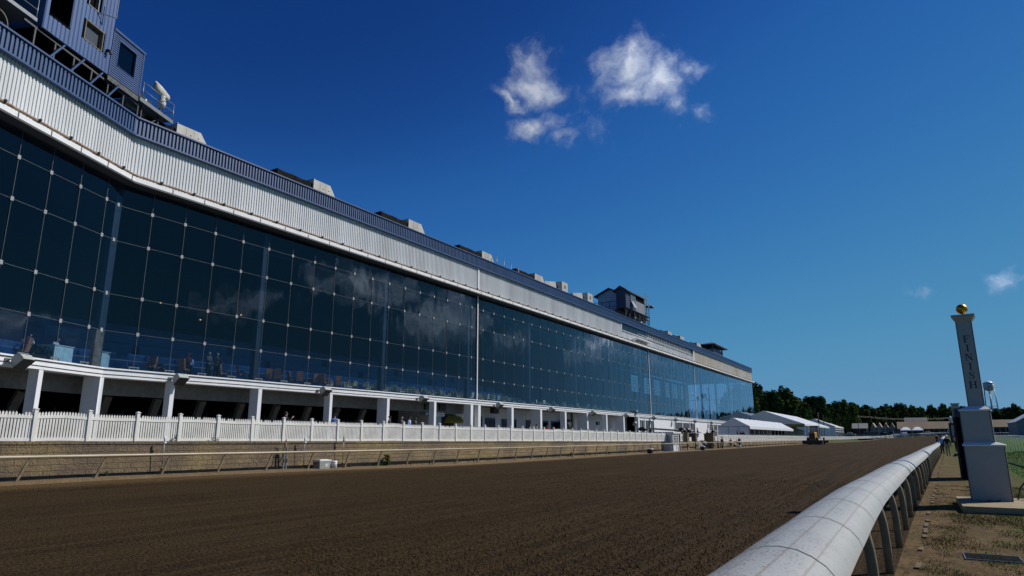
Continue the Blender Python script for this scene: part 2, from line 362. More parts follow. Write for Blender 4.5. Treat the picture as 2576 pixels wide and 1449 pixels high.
def strip_material():
    m, N, L, b = nodes_of('infield_dirt'); o = N.new('ShaderNodeTexCoord').outputs['Object']
    n1 = nz(N, L, o, 7, 9, .7); n2 = nz(N, L, o, .9, 5); n3 = nz(N, L, o, 2.3, 6, .65); n4 = nz(N, L, scaled(N, L, o, (3, 1, 1)), 3, 6)
    c = mix(N, L, mrange(N, L, n2, .4, .6), (.165, .112, .055), (.115, .078, .040))
    c = mix(N, L, mrange(N, L, n4, .45, .7), c, (.07, .047, .026))
    g = mix(N, L, n1, (.055, .085, .02), (.10, .11, .03))
    sx = N.new('ShaderNodeSeparateXYZ'); L.new(o, sx.inputs[0])
    f = madd(N, L, sx.outputs[0], .05, n3)
    c = mix(N, L, mrange(N, L, f, .57, .68), c, g)
    b.inputs['Roughness'].default_value = 1; b.inputs['Specular IOR Level'].default_value = .1
    L.new(c, b.inputs['Base Color']); h = madd(N, L, n3, .8, n1); L.new(bumpn(N, L, h, 1, .06), b.inputs['Normal']); return m
def turf_material(name, a, bb):
    m, N, L, b = nodes_of(name); o = N.new('ShaderNodeTexCoord').outputs['Object']
    n1 = nz(N, L, o, 14, 8, .75); n2 = nz(N, L, o, .5, 5)
    c = mix(N, L, mrange(N, L, n1, .35, .7), a, bb); c = mix(N, L, mrange(N, L, n2, .45, .75), c, tuple(x*1.35 for x in a))
    b.inputs['Roughness'].default_value = .9; b.inputs['Specular IOR Level'].default_value = .15
    L.new(c, b.inputs['Base Color']); L.new(bumpn(N, L, n1, 1, .05), b.inputs['Normal']); return m
def stone_material():
    m, N, L, b = nodes_of('split_face_block'); o = N.new('ShaderNodeTexCoord').outputs['Object']
    sx = N.new('ShaderNodeSeparateXYZ'); L.new(o, sx.inputs[0]); ax = N.new('ShaderNodeMath'); ax.operation = 'ADD'; L.new(sx.outputs[0], ax.inputs[0]); L.new(sx.outputs[1], ax.inputs[1])
    cb = N.new('ShaderNodeCombineXYZ'); L.new(ax.outputs[0], cb.inputs[0]); L.new(sx.outputs[2], cb.inputs[1])
    br = N.new('ShaderNodeTexBrick'); L.new(cb.outputs[0], br.inputs[0]); br.inputs['Scale'].default_value = 1; br.inputs['Brick Width'].default_value = .46; br.inputs['Row Height'].default_value = .2
    br.inputs['Mortar Size'].default_value = .008; br.inputs['Mortar Smooth'].default_value = .3
    br.inputs['Color1'].default_value = (.30, .225, .115, 1); br.inputs['Color2'].default_value = (.235, .175, .088, 1); br.inputs['Mortar'].default_value = (.07, .05, .03, 1)
    n1 = nz(N, L, o, 16, 8, .7); n2 = nz(N, L, o, .45, 4); n3 = nz(N, L, o, 4, 6, .7)
    c = mix(N, L, mrange(N, L, n2, .38, .62), br.outputs[0], (.165, .125, .085)); c = mix(N, L, br.outputs['Fac'], c, (.06, .045, .03))
    c = mix(N, L, mrange(N, L, n1, .5, .75), c, (.11, .08, .045))
    h = madd(N, L, br.outputs['Fac'], -1.2, madd(N, L, n1, 1.1, n3))
    L.new(c, b.inputs['Base Color']); b.inputs['Roughness'].default_value = .95; L.new(bumpn(N, L, h, 1, .06), b.inputs['Normal']); return m
M['dirt'] = dirt_material(); M['strip'] = strip_material(); M['turf'] = turf_material('turf_grass', (.058, .122, .018), (.034, .072, .010)); M['grass'] = turf_material('rough_grass', (.075, .095, .03), (.04, .06, .018))
M['stone'] = stone_material()

# ------------------------------------------------------------------ ground heights and the two rails in plan
INX = [(-30, -.62), (3, -.65), (7.5, -.66), (10, -.61), (14, -.47), (18, -.36), (21.6, -.2), (31, .18), (42, .55), (66, 1.55), (110, 3.2), (155, 5.0), (200, 6.6), (260, 9.5), (330, 14)]
def inx(y):                                   # inner rail, smoothed
    return sum(interp(INX, y+d) for d in (-2.5, -1.2, 0, 1.2, 2.5))/5
OUTX = [(-40, -25), (225, -25), (245, -23.2), (265, -19), (285, -12.5), (300, -4), (310, 6), (316, 16), (320, 34)]
def outx(y): return interp(OUTX, y)
def wz(y): return interp([(0, 1.66), (12, 1.61), (40, 1.49), (77, 1.29), (106, 1.16), (204, 1.12), (266, 1.2), (330, 1.7)], y)
def gz(x, y):
    t = sm(200, 312, y)
    z = 2.05*t*sm(-24, 3, x)
    z += .24*sm(40, 14, y)*sm(-21.8, -24.7, x)
    if x > 2: z += .68*sm(2.3, 7, x)*sm(14, 55, y)*(1-.6*t)
    if y > 312: z = lerp(z, 2.15, sm(312, 330, y))
    if y > 420: z += 11*sm(430, 760, y)
    if x < -26: z = lerp(z, max(z, wz(y)), sm(-26, -27, x))
    return z
def gridlines(xs, ys, f): return [[f(x, y) for x in xs] for y in ys]
def warp(u, y):
    bi = inx(y)+.62; bo = outx(y)+25
    if u <= -25: return u+bo*max(0, 1-(-25-u)/120)
    if u <= -.4: return u+lerp(bo, bi, (u+25)/24.6)
    if u <= 2.6: return u+bi
    return u+bi*max(0, 1-(u-2.6)/80)
US = [-400, -250, -150, -110, -80, -60, -50, -45.2, -42.7, -40, -34, -30, -27, -26.2, -25.6, -25, -24.7, -24.2, -23.5, -22.5, -21, -19, -17, -15, -13, -11, -9, -7, -5, -4, -3, -2.2, -1.5, -.9, -.4, 0, .4, .8, 1.2, 1.7, 2.2, 2.6, 3.2, 4, 5, 6, 7.5, 9, 12, 16, 22, 30, 45, 70, 110, 170, 260, 420, 650]
YS = [-220, -120, -60, -30, -15, -8, -4, 0, 2, 4, 6, 8, 10, 12, 14, 16, 18, 20, 23, 26, 30, 34, 38, 42, 47, 53, 60, 68, 77, 88, 100, 112, 125, 140, 155, 170, 185, 198, 210, 222, 234, 246, 258, 270, 280, 290, 300, 308, 312, 318, 330, 360, 400, 430, 480, 540, 600, 680, 760, 900, 1200, 1800, 2600]
def region(u, y):
    um, ym = u, y
    if ym > 318: return 'grass'
    if um < -42.7: return 'grass' if ym > 232 or um < -110 else 'apron'
    if um < -25: return 'apron' if ym < 215 else 'grass'
    if um < -.4: return 'dirt'
    if ym > 258: return 'dirt'
    if um < 2.6: return 'strip'
    return 'turf'
def build_ground():
    P = {}
    for i, y in enumerate(YS):
        for j, u in enumerate(US):
            x = warp(u, y) if y < 320 else u
            P[i, j] = (x, y, gz(x, y))
    parts = {}
    for i in range(len(YS)-1):
        for j in range(len(US)-1):
            r = region((US[j]+US[j+1])/2, (YS[i]+YS[i+1])/2); parts.setdefault(r, []).append((i, j))
    for r, name, m in [('grass', 'ground', 'grass'), ('apron', 'apron_pavement', 'asphalt'), ('dirt', 'dirt_track', 'dirt'), ('strip', 'infield_path', 'strip'), ('turf', 'turf_course', 'turf')]:
        mb = MB(); idx = {}
        def vi(i, j):
            if (i, j) not in idx: idx[i, j] = len(mb.v); mb.v.append(Vector(P[i, j]))
            return idx[i, j]
        for i, j in parts[r]:
            mb.f.append([vi(i, j), vi(i, j+1), vi(i+1, j+1), vi(i+1, j)]); mb.m.append(0); mb.sm.append(True)
        tag(mb.build(name, M[m], recalc=False), kind='structure')
build_ground()
# pale trampled ridge along the foot of the outer rail, and the low kerb of the inner rail
mb = MB(); rows = []
for k in range(150):
    y = -10+k*2; x = outx(y)
    rows.append([(x-.75, y, gz(x, y)+.09), (x-.2, y, gz(x, y)+.10+.02*math.sin(k*1.7)), (x+.15, y, gz(x+.15, y)+.07), (x+.42+.06*math.sin(k*.9), y, gz(x+.42, y)-.02)])
mb.smooth = True; mb.grid(rows); mb.grid([[p for p in r] for r in rows][:0] or rows[:2]) if False else None
tag(mb.build('trackside_bank', mat('bank_earth', (.16, .105, .048), .95, col2=(.105, .07, .034), vscale=3, bump=1, bscale=9, bdist=.05)), kind='structure')
mb = MB(); yk = 4.0
while yk < 90:
    ln = random.uniform(.3, .9); x = inx(yk)+.47+random.uniform(-.03, .03)
    mb.bar((x, yk, gz(x, yk)+.015), (inx(yk+ln)+.47, yk+ln, gz(x, yk+ln)+.015), .06, .02); yk += ln+random.choice([.3, 1.2, 2.4])
tag(mb.build('kerb', mat('dirty_kerb', (.13, .093, .05), .9, col2=(.09, .064, .036), vscale=4, bump=.6)), kind='structure')

# ------------------------------------------------------------------ retaining wall with gap at the booth and gate
def wall(y0, y1, lab):
    t = thing('retaining_wall', lab, 'wall', (0, y0, 0)); mb = MB(); n = max(1, int((y1-y0)/6))
    for k in range(n):
        a = lerp(y0, y1, k/n)-y0; b = lerp(y0, y1, (k+1)/n)-y0; za = wz(a+y0)-.12; zb = wz(b+y0)-.12
        vs = [(-25.56, a, -.4), (-25.62, a, za), (-26.0, a, za), (-26.0, a, -.4), (-25.56, b, -.4), (-25.62, b, zb), (-26.0, b, zb), (-26.0, b, -.4)]
        fs = [(0, 1, 5, 4), (1, 2, 6, 5), (2, 3, 7, 6)]
        if k == 0: fs.append((0, 3, 2, 1))
        if k == n-1: fs.append((4, 5, 6, 7))
        mb.add(vs, fs)
    mb.build('block_face', M['stone'], t)
    cp = MB(); k = y0
    while k < y1-.1:
        e = min(k+.45, y1); z = wz(k)-.12; cp.box((-26.02, k-y0+.004, z), (-25.59, e-y0-.004, z+.10)); k = e
    cp.build('cap_course', M['stone'], t)
wall(-6, 78, 'long tan split-face block retaining wall below the picket fence')
wall(105.6, 205, 'far stretch of block retaining wall beyond the gate pillars')

# ------------------------------------------------------------------ white picket fence
def fence_panel(L, name, parent, h=1.02, pick=.1, coarse=False):
    mb = MB(); n = max(3, int(round(L/pick))); sag = random.uniform(-.03, .045)
    def sg(y): return sag*math.sin(math.pi*y/L)
    for i in range(n):
        y = L*(i+.5)/n; w = .033; top = h-.02+sg(y)
        if random.random() < .03: top -= .07
        mb.prism([(-.008, y-w, .05), (-.008, y+w, .05), (-.008, y+w, top-.05), (-.008, y, top), (-.008, y-w, top-.05)], (.016, 0, 0))
    for z, hh in ((.07, .10), (h-.2, .10)):
        for k in range(4):
            a = L*k/4; b = L*(k+1)/4
            mb.bar((0, a, z+(sg(a) if z > .5 else .4*sg(a))), (0, b, z+(sg(b) if z > .5 else .4*sg(b))), .05, hh)
    return mb.build(name, M['vinyl'], parent)
def fence(y0, y1, sp, lab, x=lambda y: -25.82, h=1.02):
    t = thing('picket_fence', lab, 'fence', (0, 0, 0)); n = int(round((y1-y0)/sp)); protos = []
    post = None
    for k in range(n+1):
        y = lerp(y0, y1, k/n); z = wz(y)-.03
        if post is None:
            mb = MB(); mb.box((-.06, -.06, -.05), (.06, .06, h+.06)); mb.box((-.075, -.075, h+.06), (.075, .075, h+.085))
            mb.add([(-.07, -.07, h+.085), (.07, -.07, h+.085), (.07, .07, h+.085), (-.07, .07, h+.085), (0, 0, h+.12)], [(0, 1, 4), (1, 2, 4), (2, 3, 4), (3, 0, 4)])
            post = mb.build('fence_post', M['vinyl'], t); p = post
        else:
            p = post.copy(); COL.objects.link(p)
        p.location = (x(y), y, z); p.rotation_euler = (random.uniform(-.012, .012), random.uniform(-.015, .015), 0)
        if k < n:
            L = (y1-y0)/n-.12
            if len(protos) < 7: q = fence_panel(L, 'picket_panel', t, h); protos.append(q)
            else: q = random.choice(protos).copy(); COL.objects.link(q)
            y2 = lerp(y0, y1, (k+1)/n); q.location = (x(y), y+.06, z); dz = (wz(y2)-wz(y))
            q.rotation_euler = (math.atan2(dz, y2-y), 0, -math.atan2(x(y2)-x(y), y2-y))
    return t
fence(6.28, 88.0, 1.776, 'long white picket fence on the tan block wall, left of the booth')
fence(105.9, 204.5, 1.85, 'white fence on the wall in front of the striped tent')
fence(207, 330, 2.4, 'far low white picket fence beyond the yellow grader', x=lambda y: outx(y)-1.2, h=.9)

# ------------------------------------------------------------------ outer rail
def railz(y): return interp([(0, 1.12), (10, 1.10), (20, 1.05), (42, .98), (128, .99), (200, .97), (260, 1.05), (330, 1.1)], y)+(gz(outx(y), y)-(.24*sm(40, 14, y)))
def outer_rail(y0, y1, sp, lab, mat_tube, first=None):
    t = thing('outer_rail', lab, 'rail', (0, 0, 0)); ys = []; y = first or y0
    tb = MB(); n = max(2, int((y1-y0)/2.5)); tb.tube([(outx(q), q, railz(q)) for q in [lerp(y0, y1, i/n) for i in range(n+1)]], .055, 10); tb.build('rail_tube', mat_tube, t)
    proto = None
    while y < y1-.2:
        x = outx(y); zt = railz(y)-.05; zb = gz(x, y)+.02
        mb = MB()
        b = (x-.05, y-.28, zb); q = (x-.02, y-.02, zt-.10); mb.bar(b, q, .075, .055, (1, 0, 0)); mb.bar(q, (x, y+.04, zt), .06, .05, (1, 0, 0))
        mb.build('rail_post', M['post_brown'], t); y += sp if y < 150 else sp*1.25
    return t
outer_rail(2, 104.4, 2.45, 'long outer running rail in front of the block wall', M['rail_tube'], 3.9)
outer_rail(106.2, 112.8, 2.6, 'short white rail length between the gate gap and red jacket', M['rail_white'])
outer_rail(115.5, 318, 3.3, 'far outer rail running past the grader round the bend', M['rail_white'])
# end post at the gap
tp = thing('gate_stanchion', 'short dark post ending the rail at the gap by the gate', 'post', (-25.02, 105.2, 0))
mb = MB(); mb.tube([(0, 0, -.1), (0, 0, 1.0)], .09, 10); mb.lathe((0, 0, 1.0), [(.09, 0), (.07, .06), (0, .09)], 10); mb.build('stanchion_body', M['dark_grey'], tp)

# ------------------------------------------------------------------ inner safety rail with domed cover
def cover_material():
    m, N, L, b = nodes_of('rail_cover'); uv = N.new('ShaderNodeUVMap').outputs[0]; sx = N.new('ShaderNodeSeparateXYZ'); L.new(uv, sx.inputs[0]); o = N.new('ShaderNodeTexCoord').outputs['Object']
    n1 = nz(N, L, o, 40, 6, .7); n2 = nz(N, L, o, 5, 6); n3 = nz(N, L, o, 75, 4, .65)
    c = mix(N, L, n2, (.41, .41, .385), (.32, .32, .295)); line = None
    for u in (.30, .44, .60, .76):
        s = N.new('ShaderNodeMath'); s.operation = 'SUBTRACT'; L.new(madd(N, L, n2, .008, sx.outputs[0]), s.inputs[0]); s.inputs[1].default_value = u
        a = N.new('ShaderNodeMath'); a.operation = 'ABSOLUTE'; L.new(s.outputs[0], a.inputs[0])
        f = mrange(N, L, a.outputs[0], .012, .001)
        if line is None: line = f
        else:
            mxn = N.new('ShaderNodeMath'); mxn.operation = 'MAXIMUM'; L.new(line, mxn.inputs[0]); L.new(f, mxn.inputs[1]); line = mxn.outputs[0]
    lf = N.new('ShaderNodeMath'); lf.operation = 'MULTIPLY'; L.new(line, lf.inputs[0]); lf.inputs[1].default_value = .6
    c = mix(N, L, lf.outputs[0], c, (.22, .17, .11))
    # mud flecks thrown up from the track side
    d1 = madd(N, L, sx.outputs[0], -.12, n3); d2 = madd(N, L, n2, .28, d1)
    c = mix(N, L, mrange(N, L, d2, .645, .70), c, (.12, .09, .06))
    d3 = madd(N, L, sx.outputs[0], -.9, n1); c = mix(N, L, mrange(N, L, d3, .42, .62), c, (.34, .33, .32))
    L.new(c, b.inputs['Base Color']); b.inputs['Roughness'].default_value = .42; return m
M['cover'] = cover_material()
PROF = [(-.30, .86), (-.302, .93), (-.275, .995), (-.205, 1.052), (-.13, 1.09), (-.06, 1.112), (.01, 1.118), (.09, 1.108), (.16, 1.08), (.22, 1.04), (.265, .985), (.285, .93)]
def inner_rail():
    t = thing('inner_rail', 'white domed safety rail along the inner edge of the dirt track', 'rail', (0, 0, 0))
    def piece(y0, y1, name='cover_panel', m=M['cover'], grow=0, n=3):
        mb = MB(); mb.smooth = True; rows = []; uvs = []
        for i in range(n+1):
            y = lerp(y0, y1, i/n); d = (inx(y+.3)-inx(y-.3))/.6; nx, ny = 1/math.hypot(1, d), -d/math.hypot(1, d)
            zo = gz(inx(y)-.2, y) if y > 150 else .0
            zo += .004*math.sin(y*.9)+.002*math.sin(y*3.1)
            rows.append([Vector((inx(y)+px*(1+grow)*nx, y+px*ny, pz+grow*.12+zo)) for px, pz in PROF])
        mb.grid(rows); mb.cur = 1
        if name == 'cover_panel':
            r = rows[-1]; mb.grid([[v+Vector((0, .0025, .0035)) for v in r], [v+Vector((0, -.010, .0035)) for v in r]])
        me = mb.mesh(name, [m, M['dark_grey']])
        uvl = me.uv_layers.new(name='UVMap'); k = len(PROF)
        for poly in me.polygons:
            for li in poly.loop_indices: uvl.data[li].uv = ((me.loops[li].vertex_index % k)/(k-1), .5)
        o = bpy.data.objects.new(name, me); COL.objects.link(o); o.parent = t
        return o
    y = .7
    k = 0
    while y < 140:
        L = 1.52; piece(y+.003, y+L-.003)
        y += L; k += 1
        if k > 90: break
    piece(y, 235, 'cover_run', n=60)
    for ya, yb, nm, m in ((16.3, 16.5, 'joint_strap', M['corr_blue']), (18.2, 19.0, 'overlap_sleeve', M['rail_white'])): piece(ya, yb, nm, m, .03, 1)
    y = 3.0; proto = None; n = 0
    while y < 205:
        zo = gz(inx(y)-.2, y) if y > 150 else 0
        if proto is None:
            mb = MB(); mb.tube([(.17, 0, -.12), (.17, 0, .42), (.162, 0, .58), (.14, 0, .73), (.095, 0, .86), (.03, 0, .95), (-.06, 0, .99)], .041, 10, True, 1.2); proto = mb.build('rail_post', M['goose'], t); p = proto
        else: p = proto.copy(); COL.objects.link(p)
        p.location = (inx(y), y, zo); p.rotation_euler = (0, random.uniform(-.012, .012), 0)
        y += 2.33; n += 1
inner_rail()
# ------------------------------------------------------------------ grandstand (facade parallel to the track, bent towards it at the near end)
KX, KY = -43.0, 22.5
LD = Vector((.385, -.923)); NA = Vector((.923, .385))
def fp(s, off, z, lift=0):
    if s > 1e-6: x, y = KX+off, KY+s
    elif s < -1e-6: x, y = KX+LD.x*-s+NA.x*off, KY+LD.y*-s+NA.y*off
    else: x, y = KX+off, KY+.2*off
    return Vector((x, y, z+(lift*(y-32) if y > 32 else 0)))
LIFT = .0045; S0, S1 = -24.0, 204.4
def sweep(mb, prof, st, closed=True, lift=0):
    rows = [[fp(s, o, z, lift) for o, z in prof] for s in st]; n = len(prof); vs = [p for r in rows for p in r]
    rng = range(n) if closed else range(n-1); fs = [(i*n+j, i*n+(j+1) % n, (i+1)*n+(j+1) % n, (i+1)*n+j) for i in range(len(st)-1) for j in rng]
    if closed: fs += [tuple(range(n))[::-1], tuple((len(st)-1)*n+j for j in range(n))]
    mb.add(vs, fs); return mb
def fbox(mb, s0, s1, o0, o1, z0, z1, lift=0):
    return sweep(mb, [(o0, z0), (o1, z0), (o1, z1), (o0, z1)], [s0, s1], True, lift)
def corrugate(mb, s0, s1, off, z0, z1, pitch, depth, lift=0):
    st = []; s = s0
    segs = [(s0, 0, True)] if s0 < 0 < s1 else []
    def run(a, b):
        n = max(1, int((b-a)/pitch)); p = (b-a)/n; pts = []
        for k in range(n):
            c = a+k*p; pts += [(c, 0), (c+.46*p, 0), (c+.56*p, -depth), (c+.90*p, -depth)]
        pts.append((b, 0)); rows = [[fp(q if abs(q) > 1e-6 else 1e-5*(1 if a >= 0 else -1), off+d, z, lift) for q, d in pts] for z in (z0, z1)]
        if a >= 0 or True: mb.grid(rows)
    if s0 < 0 < s1: run(s0, -1e-4); run(1e-4, s1)
    else: run(s0, s1)
GS = thing('grandstand', 'long glass-fronted grandstand with white corrugated band and blue fascia', 'grandstand', (0, 0, 0))
st2 = [S0, 0, 90, S1]
# upper walls
mb = MB(); corrugate(mb, S0, 0, .35, 21.66, 22.86, .27, .085); corrugate(mb, 0, S1, .35, 21.66, 22.86, .27, .085, LIFT); mb.build('blue_fascia', M['corr_blue'], GS, False)
mb = MB(); sweep(mb, [(.44, 22.82), (.44, 22.93), (-.3, 23.02), (-1.6, 23.02), (-1.6, 22.82)], [S0, 0, S1], True, LIFT); sweep(mb, [(.42, 21.57), (.42, 21.68), (.05, 21.68), (.05, 21.57)], [S0, 0, S1], True, LIFT); mb.build('fascia_trim', M['blue_trim'], GS)
mb = MB(); corrugate(mb, S0, 0, .10, 18.7, 21.7, .232, .05); corrugate(mb, 0, 42.2, .10, 18.7, 21.7, .232, .05, LIFT); corrugate(mb, 42.35, 88.9, .10, 18.7, 21.7, .232, .05, LIFT); mb.build('corrugated_wall', M['corr_white'], GS, False)
mb = MB(); fbox(mb, 42.15, 42.4, .0, .2, 18.7, 21.66, LIFT); fbox(mb, 88.9, 89.15, .0, .2, 18.7, 21.66, LIFT); fbox(mb, 135.6, 136.3, -.1, .2, 18.7, 21.66, LIFT); mb.build('vertical_trim', M['white_paint'], GS)
mb = MB(); corrugate(mb, 136.3, S1, .10, 18.7, 21.7, .25, .05, LIFT); mb.build('stained_wall', M['corr_rust'], GS, False)['label'] = 'rust-stained tan corrugated wall at the far end'
mb = MB(); corrugate(mb, 89.15, 135.6, .14, 18.7, 20.2, .3, .03, LIFT); fbox(mb, 89.15, 135.6, .0, .3, 20.2, 20.3, LIFT); mb.build('press_box_wall', M['corr_white'], GS, False)
mb = MB(); fbox(mb, 89.15, 135.6, -.3, -.1, 20.2, 21.7, LIFT); mb.build('press_box_interior', M['dark_grey'], GS)
y = 89.4
for k in range(33):                                       # windows of the press box strip
    w = 2.2 if k < 6 else 1.12
    if y+w > 135.6: break
    fr = MB(); z0, z1 = (20.35, 21.55) if k < 6 else (20.5, 21.55)
    for a, b, c, d in ((y, y+.06, z0, z1), (y+w-.08, y+w-.02, z0, z1), (y+.06, y+w-.08, z0, z0+.06), (y+.06, y+w-.08, z1-.06, z1)): fbox(fr, a, b, .07, .09, c, d, LIFT)
    if k < 6: fbox(fr, y+w/2-.03, y+w/2+.03, .06, .105, z0+.08, z1-.08, LIFT)
    f = fr.build('press_window', M['white_paint'] if k >= 6 else M['dark_grey'], GS)
    p = MB(); p.add([fp(y+.1, .08, z0+.05, LIFT), fp(y+w-.1, .08, z0+.05, LIFT), fp(y+w-.1, .08, z1-.05, LIFT), fp(y+.1, .08, z1-.05, LIFT)], [(0, 1, 2, 3)]); p.build('pane', M['dark_pane'] if k >= 6 else M['pane'], f, False)
    y += w+.02
mb = MB(); fbox(mb, 95, 103, .2, 1.1, 19.35, 19.5, LIFT); mb.tube([fp(95, 1.05, 20.3, LIFT), fp(103, 1.05, 20.2, LIFT), fp(103.4, .9, 19.7, LIFT)], .04, 6)
for q in (95, 97.7, 100.3, 103): mb.tube([fp(q, 1.05, 19.5, LIFT), fp(q, 1.05, 20.25, LIFT)], .03, 6)
for q in range(7): fbox(mb, 94.5-.35*q, 94.85-.35*q, .2, 1.0, 19.3-.12*q, 19.36-.12*q, LIFT)
mb.build('press_balcony', M['white_paint'], GS)
# gutter ledge
mb = MB(); sweep(mb, [(.1, 18.45), (.86, 18.22), (.86, 18.5), (.8, 18.52), (.1, 18.75)], [S0, 0, S1], True, LIFT); mb.build('gutter_ledge', M['white_paint'], GS)
mb = MB(); sweep(mb, [(-.3, 18.10), (.87, 18.10), (.87, 18.215), (-.3, 18.44)], [S0, 0, S1], True, LIFT); mb.build('ledge_shade_soffit', M['dark_grey'], GS)  # dark underside paints in the shadow strip below the ledge
mb = MB(); mb.tube([fp(s, .80, 18.66, LIFT) for s in [S0, -12, -6, 0, 30, 60, 90, 120, 150, 180, S1]], .085, 8); mb.build('rusty_gutter_pipe', M['rust'], GS)
mb = MB()
for s in [-1.4-2.17*k for k in range(10)]+[1.9+2.44*k for k in range(83)]:
    mb.prism([fp(s, .12, 18.74, LIFT), fp(s, .98, 18.78, LIFT), fp(s, .98, 18.70, LIFT), fp(s, .8, 18.52, LIFT), fp(s, .12, 18.60, LIFT)], fp(s+.10, 0, 0)-fp(s, 0, 0))
    fbox(mb, s+.9, s+.96, .84, .875, 18.21, 18.52, LIFT)
mb.build('ledge_bracket', M['dark_grey'], GS)['kind'] = 'stuff'
# sill beam
mb = MB(); sweep(mb, [(.30, 5.42), (.30, 5.90), (.36, 5.92), (.36, 6.01), (-.5, 6.03), (-.5, 5.42)], [S0, 0, S1]); mb.build('sill_beam', M['white_paint'], GS)
mb = MB(); mb.tube([fp(s, .32, 5.60+.012*math.sin(s*.8)) for s in [S0+1.5*k for k in range(16)]+[0+1.5*k for k in range(118)]], .022, 5); sweep(mb, [(.305, 5.865), (.365, 5.885), (.365, 5.905), (.305, 5.905)], [S0, 0, S1]); mb.build('beam_cable', M['dark_grey'], GS)
# glazing bays
main = [11.83+14.64*k for k in range(14)]
ROWS = [6.03, 8.34, 10.70, 14.21, 16.58, 18.4]
def bay(s0, s1, step, start):
    ms = [s0]+[s for s in [start+step*k for k in range(40)] if s0+.2 < s < s1-.2]+[s1]
    g = MB()
    for a, b in zip(ms, ms[1:]):
        for z0, z1 in zip(ROWS, ROWS[1:]):
            r = lambda: random.uniform(-.014, .014)
            o0, o1, o2 = r(), r(), r()
            g.add([fp(a+.004 if a != 0 else 0, o0, z0, LIFT if z0 > 9 else 0), fp(b-.004 if b != 0 else 0, o1, z0, LIFT if z0 > 9 else 0), fp(b-.004 if b != 0 else 0, o1+o2, z1, LIFT if z1 > 9 else 0), fp(a+.004 if a != 0 else 0, o0+o2, z1, LIFT if z1 > 9 else 0)], [(0, 1, 2, 3)])
    gl = g.build('glass_bay', M['glass'], GS, False)
    c = MB()
    for a in ms[1:] if s1 < S1 else ms[1:-1]:
        if abs(a) < 1e-6: continue
        for z0, z1 in zip(ROWS, ROWS[1:]): c.bar(fp(a, .025, z0, LIFT if z0 > 9 else 0), fp(a, .025, z1, LIFT if z1 > 9 else 0), .016, .016, (1, 0, 0))
        fbox(c, a-.35, a+.35, .02, .10, 6.16, 6.22); fbox(c, a-.30, a-.25, .02, .08, 6.02, 6.16); fbox(c, a+.25, a+.30, .02, .08, 6.02, 6.16)
    for z in ROWS[1:-1]: c.bar(fp(s0+1e-4*(1 if s0 >= 0 else 0), .025, z, LIFT if z > 9 else 0), fp(s1-1e-4*(1 if s1 <= 0 else 0), .025, z, LIFT if z > 9 else 0), .016, .016)
    c.cur = 1
    for a in ms[1:-1] if s1 == S1 else ms[1:]:
        if abs(a) < 1e-6: a = .5 if s0 >= 0 else -.35
        for z in ROWS[1:-1]: fbox(c, a-.095, a+.095, .03, .06, z-.115+(LIFT*max(0, a-9.5) if z > 9 else 0), z+.115+(LIFT*max(0, a-9.5) if z > 9 else 0))
    c.build('glazing_joints', [M['cable'], M['clip']], gl)
bay(-22.0, 0, 2.17, -22+(22-1.4-9*2.17))
bay(0, main[0], 2.44, 2.07)
for a, b in zip(main, main[1:]): bay(a, b, 2.44, a)
bay(main[-1], S1-.1, 2.44, main[-1])
mb = MB(); fbox(mb, 42.2, 42.36, .05, .13, 6.03, 18.3); mb.build('white_downpipe', M['white_paint'], GS)
for s in (103.2, 135.6): mb = MB(); fbox(mb, s, s+.14, .05, .13, 6.03, 18.5); mb.build('white_downpipe', M['white_paint'], GS)
# steel columns just behind the glass
for k, s in enumerate([-14.8, 0]+main):
    mb = MB(); w = .42
    if s == 0:
        c = fp(0, -.45, 0); mb.box((c.x-.25, c.y-.2, 6.0), (c.x+.25, c.y+.2, 18.6))
    else: fbox(mb, s-.2, s+.2, -.85, -.35, 6.0, 18.5)
    mb.build('steel_column', M['pipe_bluegrey'], GS)
mb = MB(); c = fp(0, -.28, 0); mb.box((c.x-.28, c.y-.36, 6.0), (c.x+.12, c.y+.10, 8.35)); mb.build('rusty_column_casing', M['rust'], GS)
# cross bracing and truss behind the top of the glass
mb = MB()
for a, b in zip(main, main[1:]):
    mb.bar(fp(a, -2.6, 17.2), fp((a+b)/2, -2.6, 18.3), .12); mb.bar(fp(b, -2.6, 17.2), fp((a+b)/2, -2.6, 18.3), .12); mb.bar(fp(a, -2.6, 17.1), fp(b, -2.6, 17.1), .16)
mb.build('roof_truss', M['pipe_bluegrey'], GS)
# inside
BK = -21.0
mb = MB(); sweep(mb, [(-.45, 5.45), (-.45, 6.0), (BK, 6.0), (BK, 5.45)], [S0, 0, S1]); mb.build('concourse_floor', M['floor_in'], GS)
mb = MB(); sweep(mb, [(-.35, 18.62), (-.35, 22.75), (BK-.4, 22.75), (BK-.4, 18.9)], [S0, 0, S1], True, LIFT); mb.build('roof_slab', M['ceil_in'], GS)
tp = [(-5.5, 6.0)]; o, z = -5.5, 6.0
for k in range(9): z += .62; tp.append((o, z)); o -= 1.65; tp.append((o, z))
tp += [(BK+.05, z), (BK+.05, 6.01)]
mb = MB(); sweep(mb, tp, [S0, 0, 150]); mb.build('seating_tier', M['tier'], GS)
o, z = -5.5, 6.0
for k in range(8):                                        # long counters on each tier
    z += .62; mb = MB(); sweep(mb, [(o-.12, z), (o-.04, z+.72), (o-.55, z+.74), (o-.55, z+.70), (o-.14, z+.68), (o-.2, z)], [S0, 0, 60]); mb.build('counter_front', M['tier_sky_sheen'], GS)
    if k in (0, 2, 4): mb2 = MB(); mb2.add([fp(a, o-.02, zz) for a, zz in ((2, z), (60, z), (60, z+1.0), (2, z+1.0))], [(0, 1, 2, 3)]); mb2.build('balustrade', M['balustrade'], GS, False)
    o -= 1.65
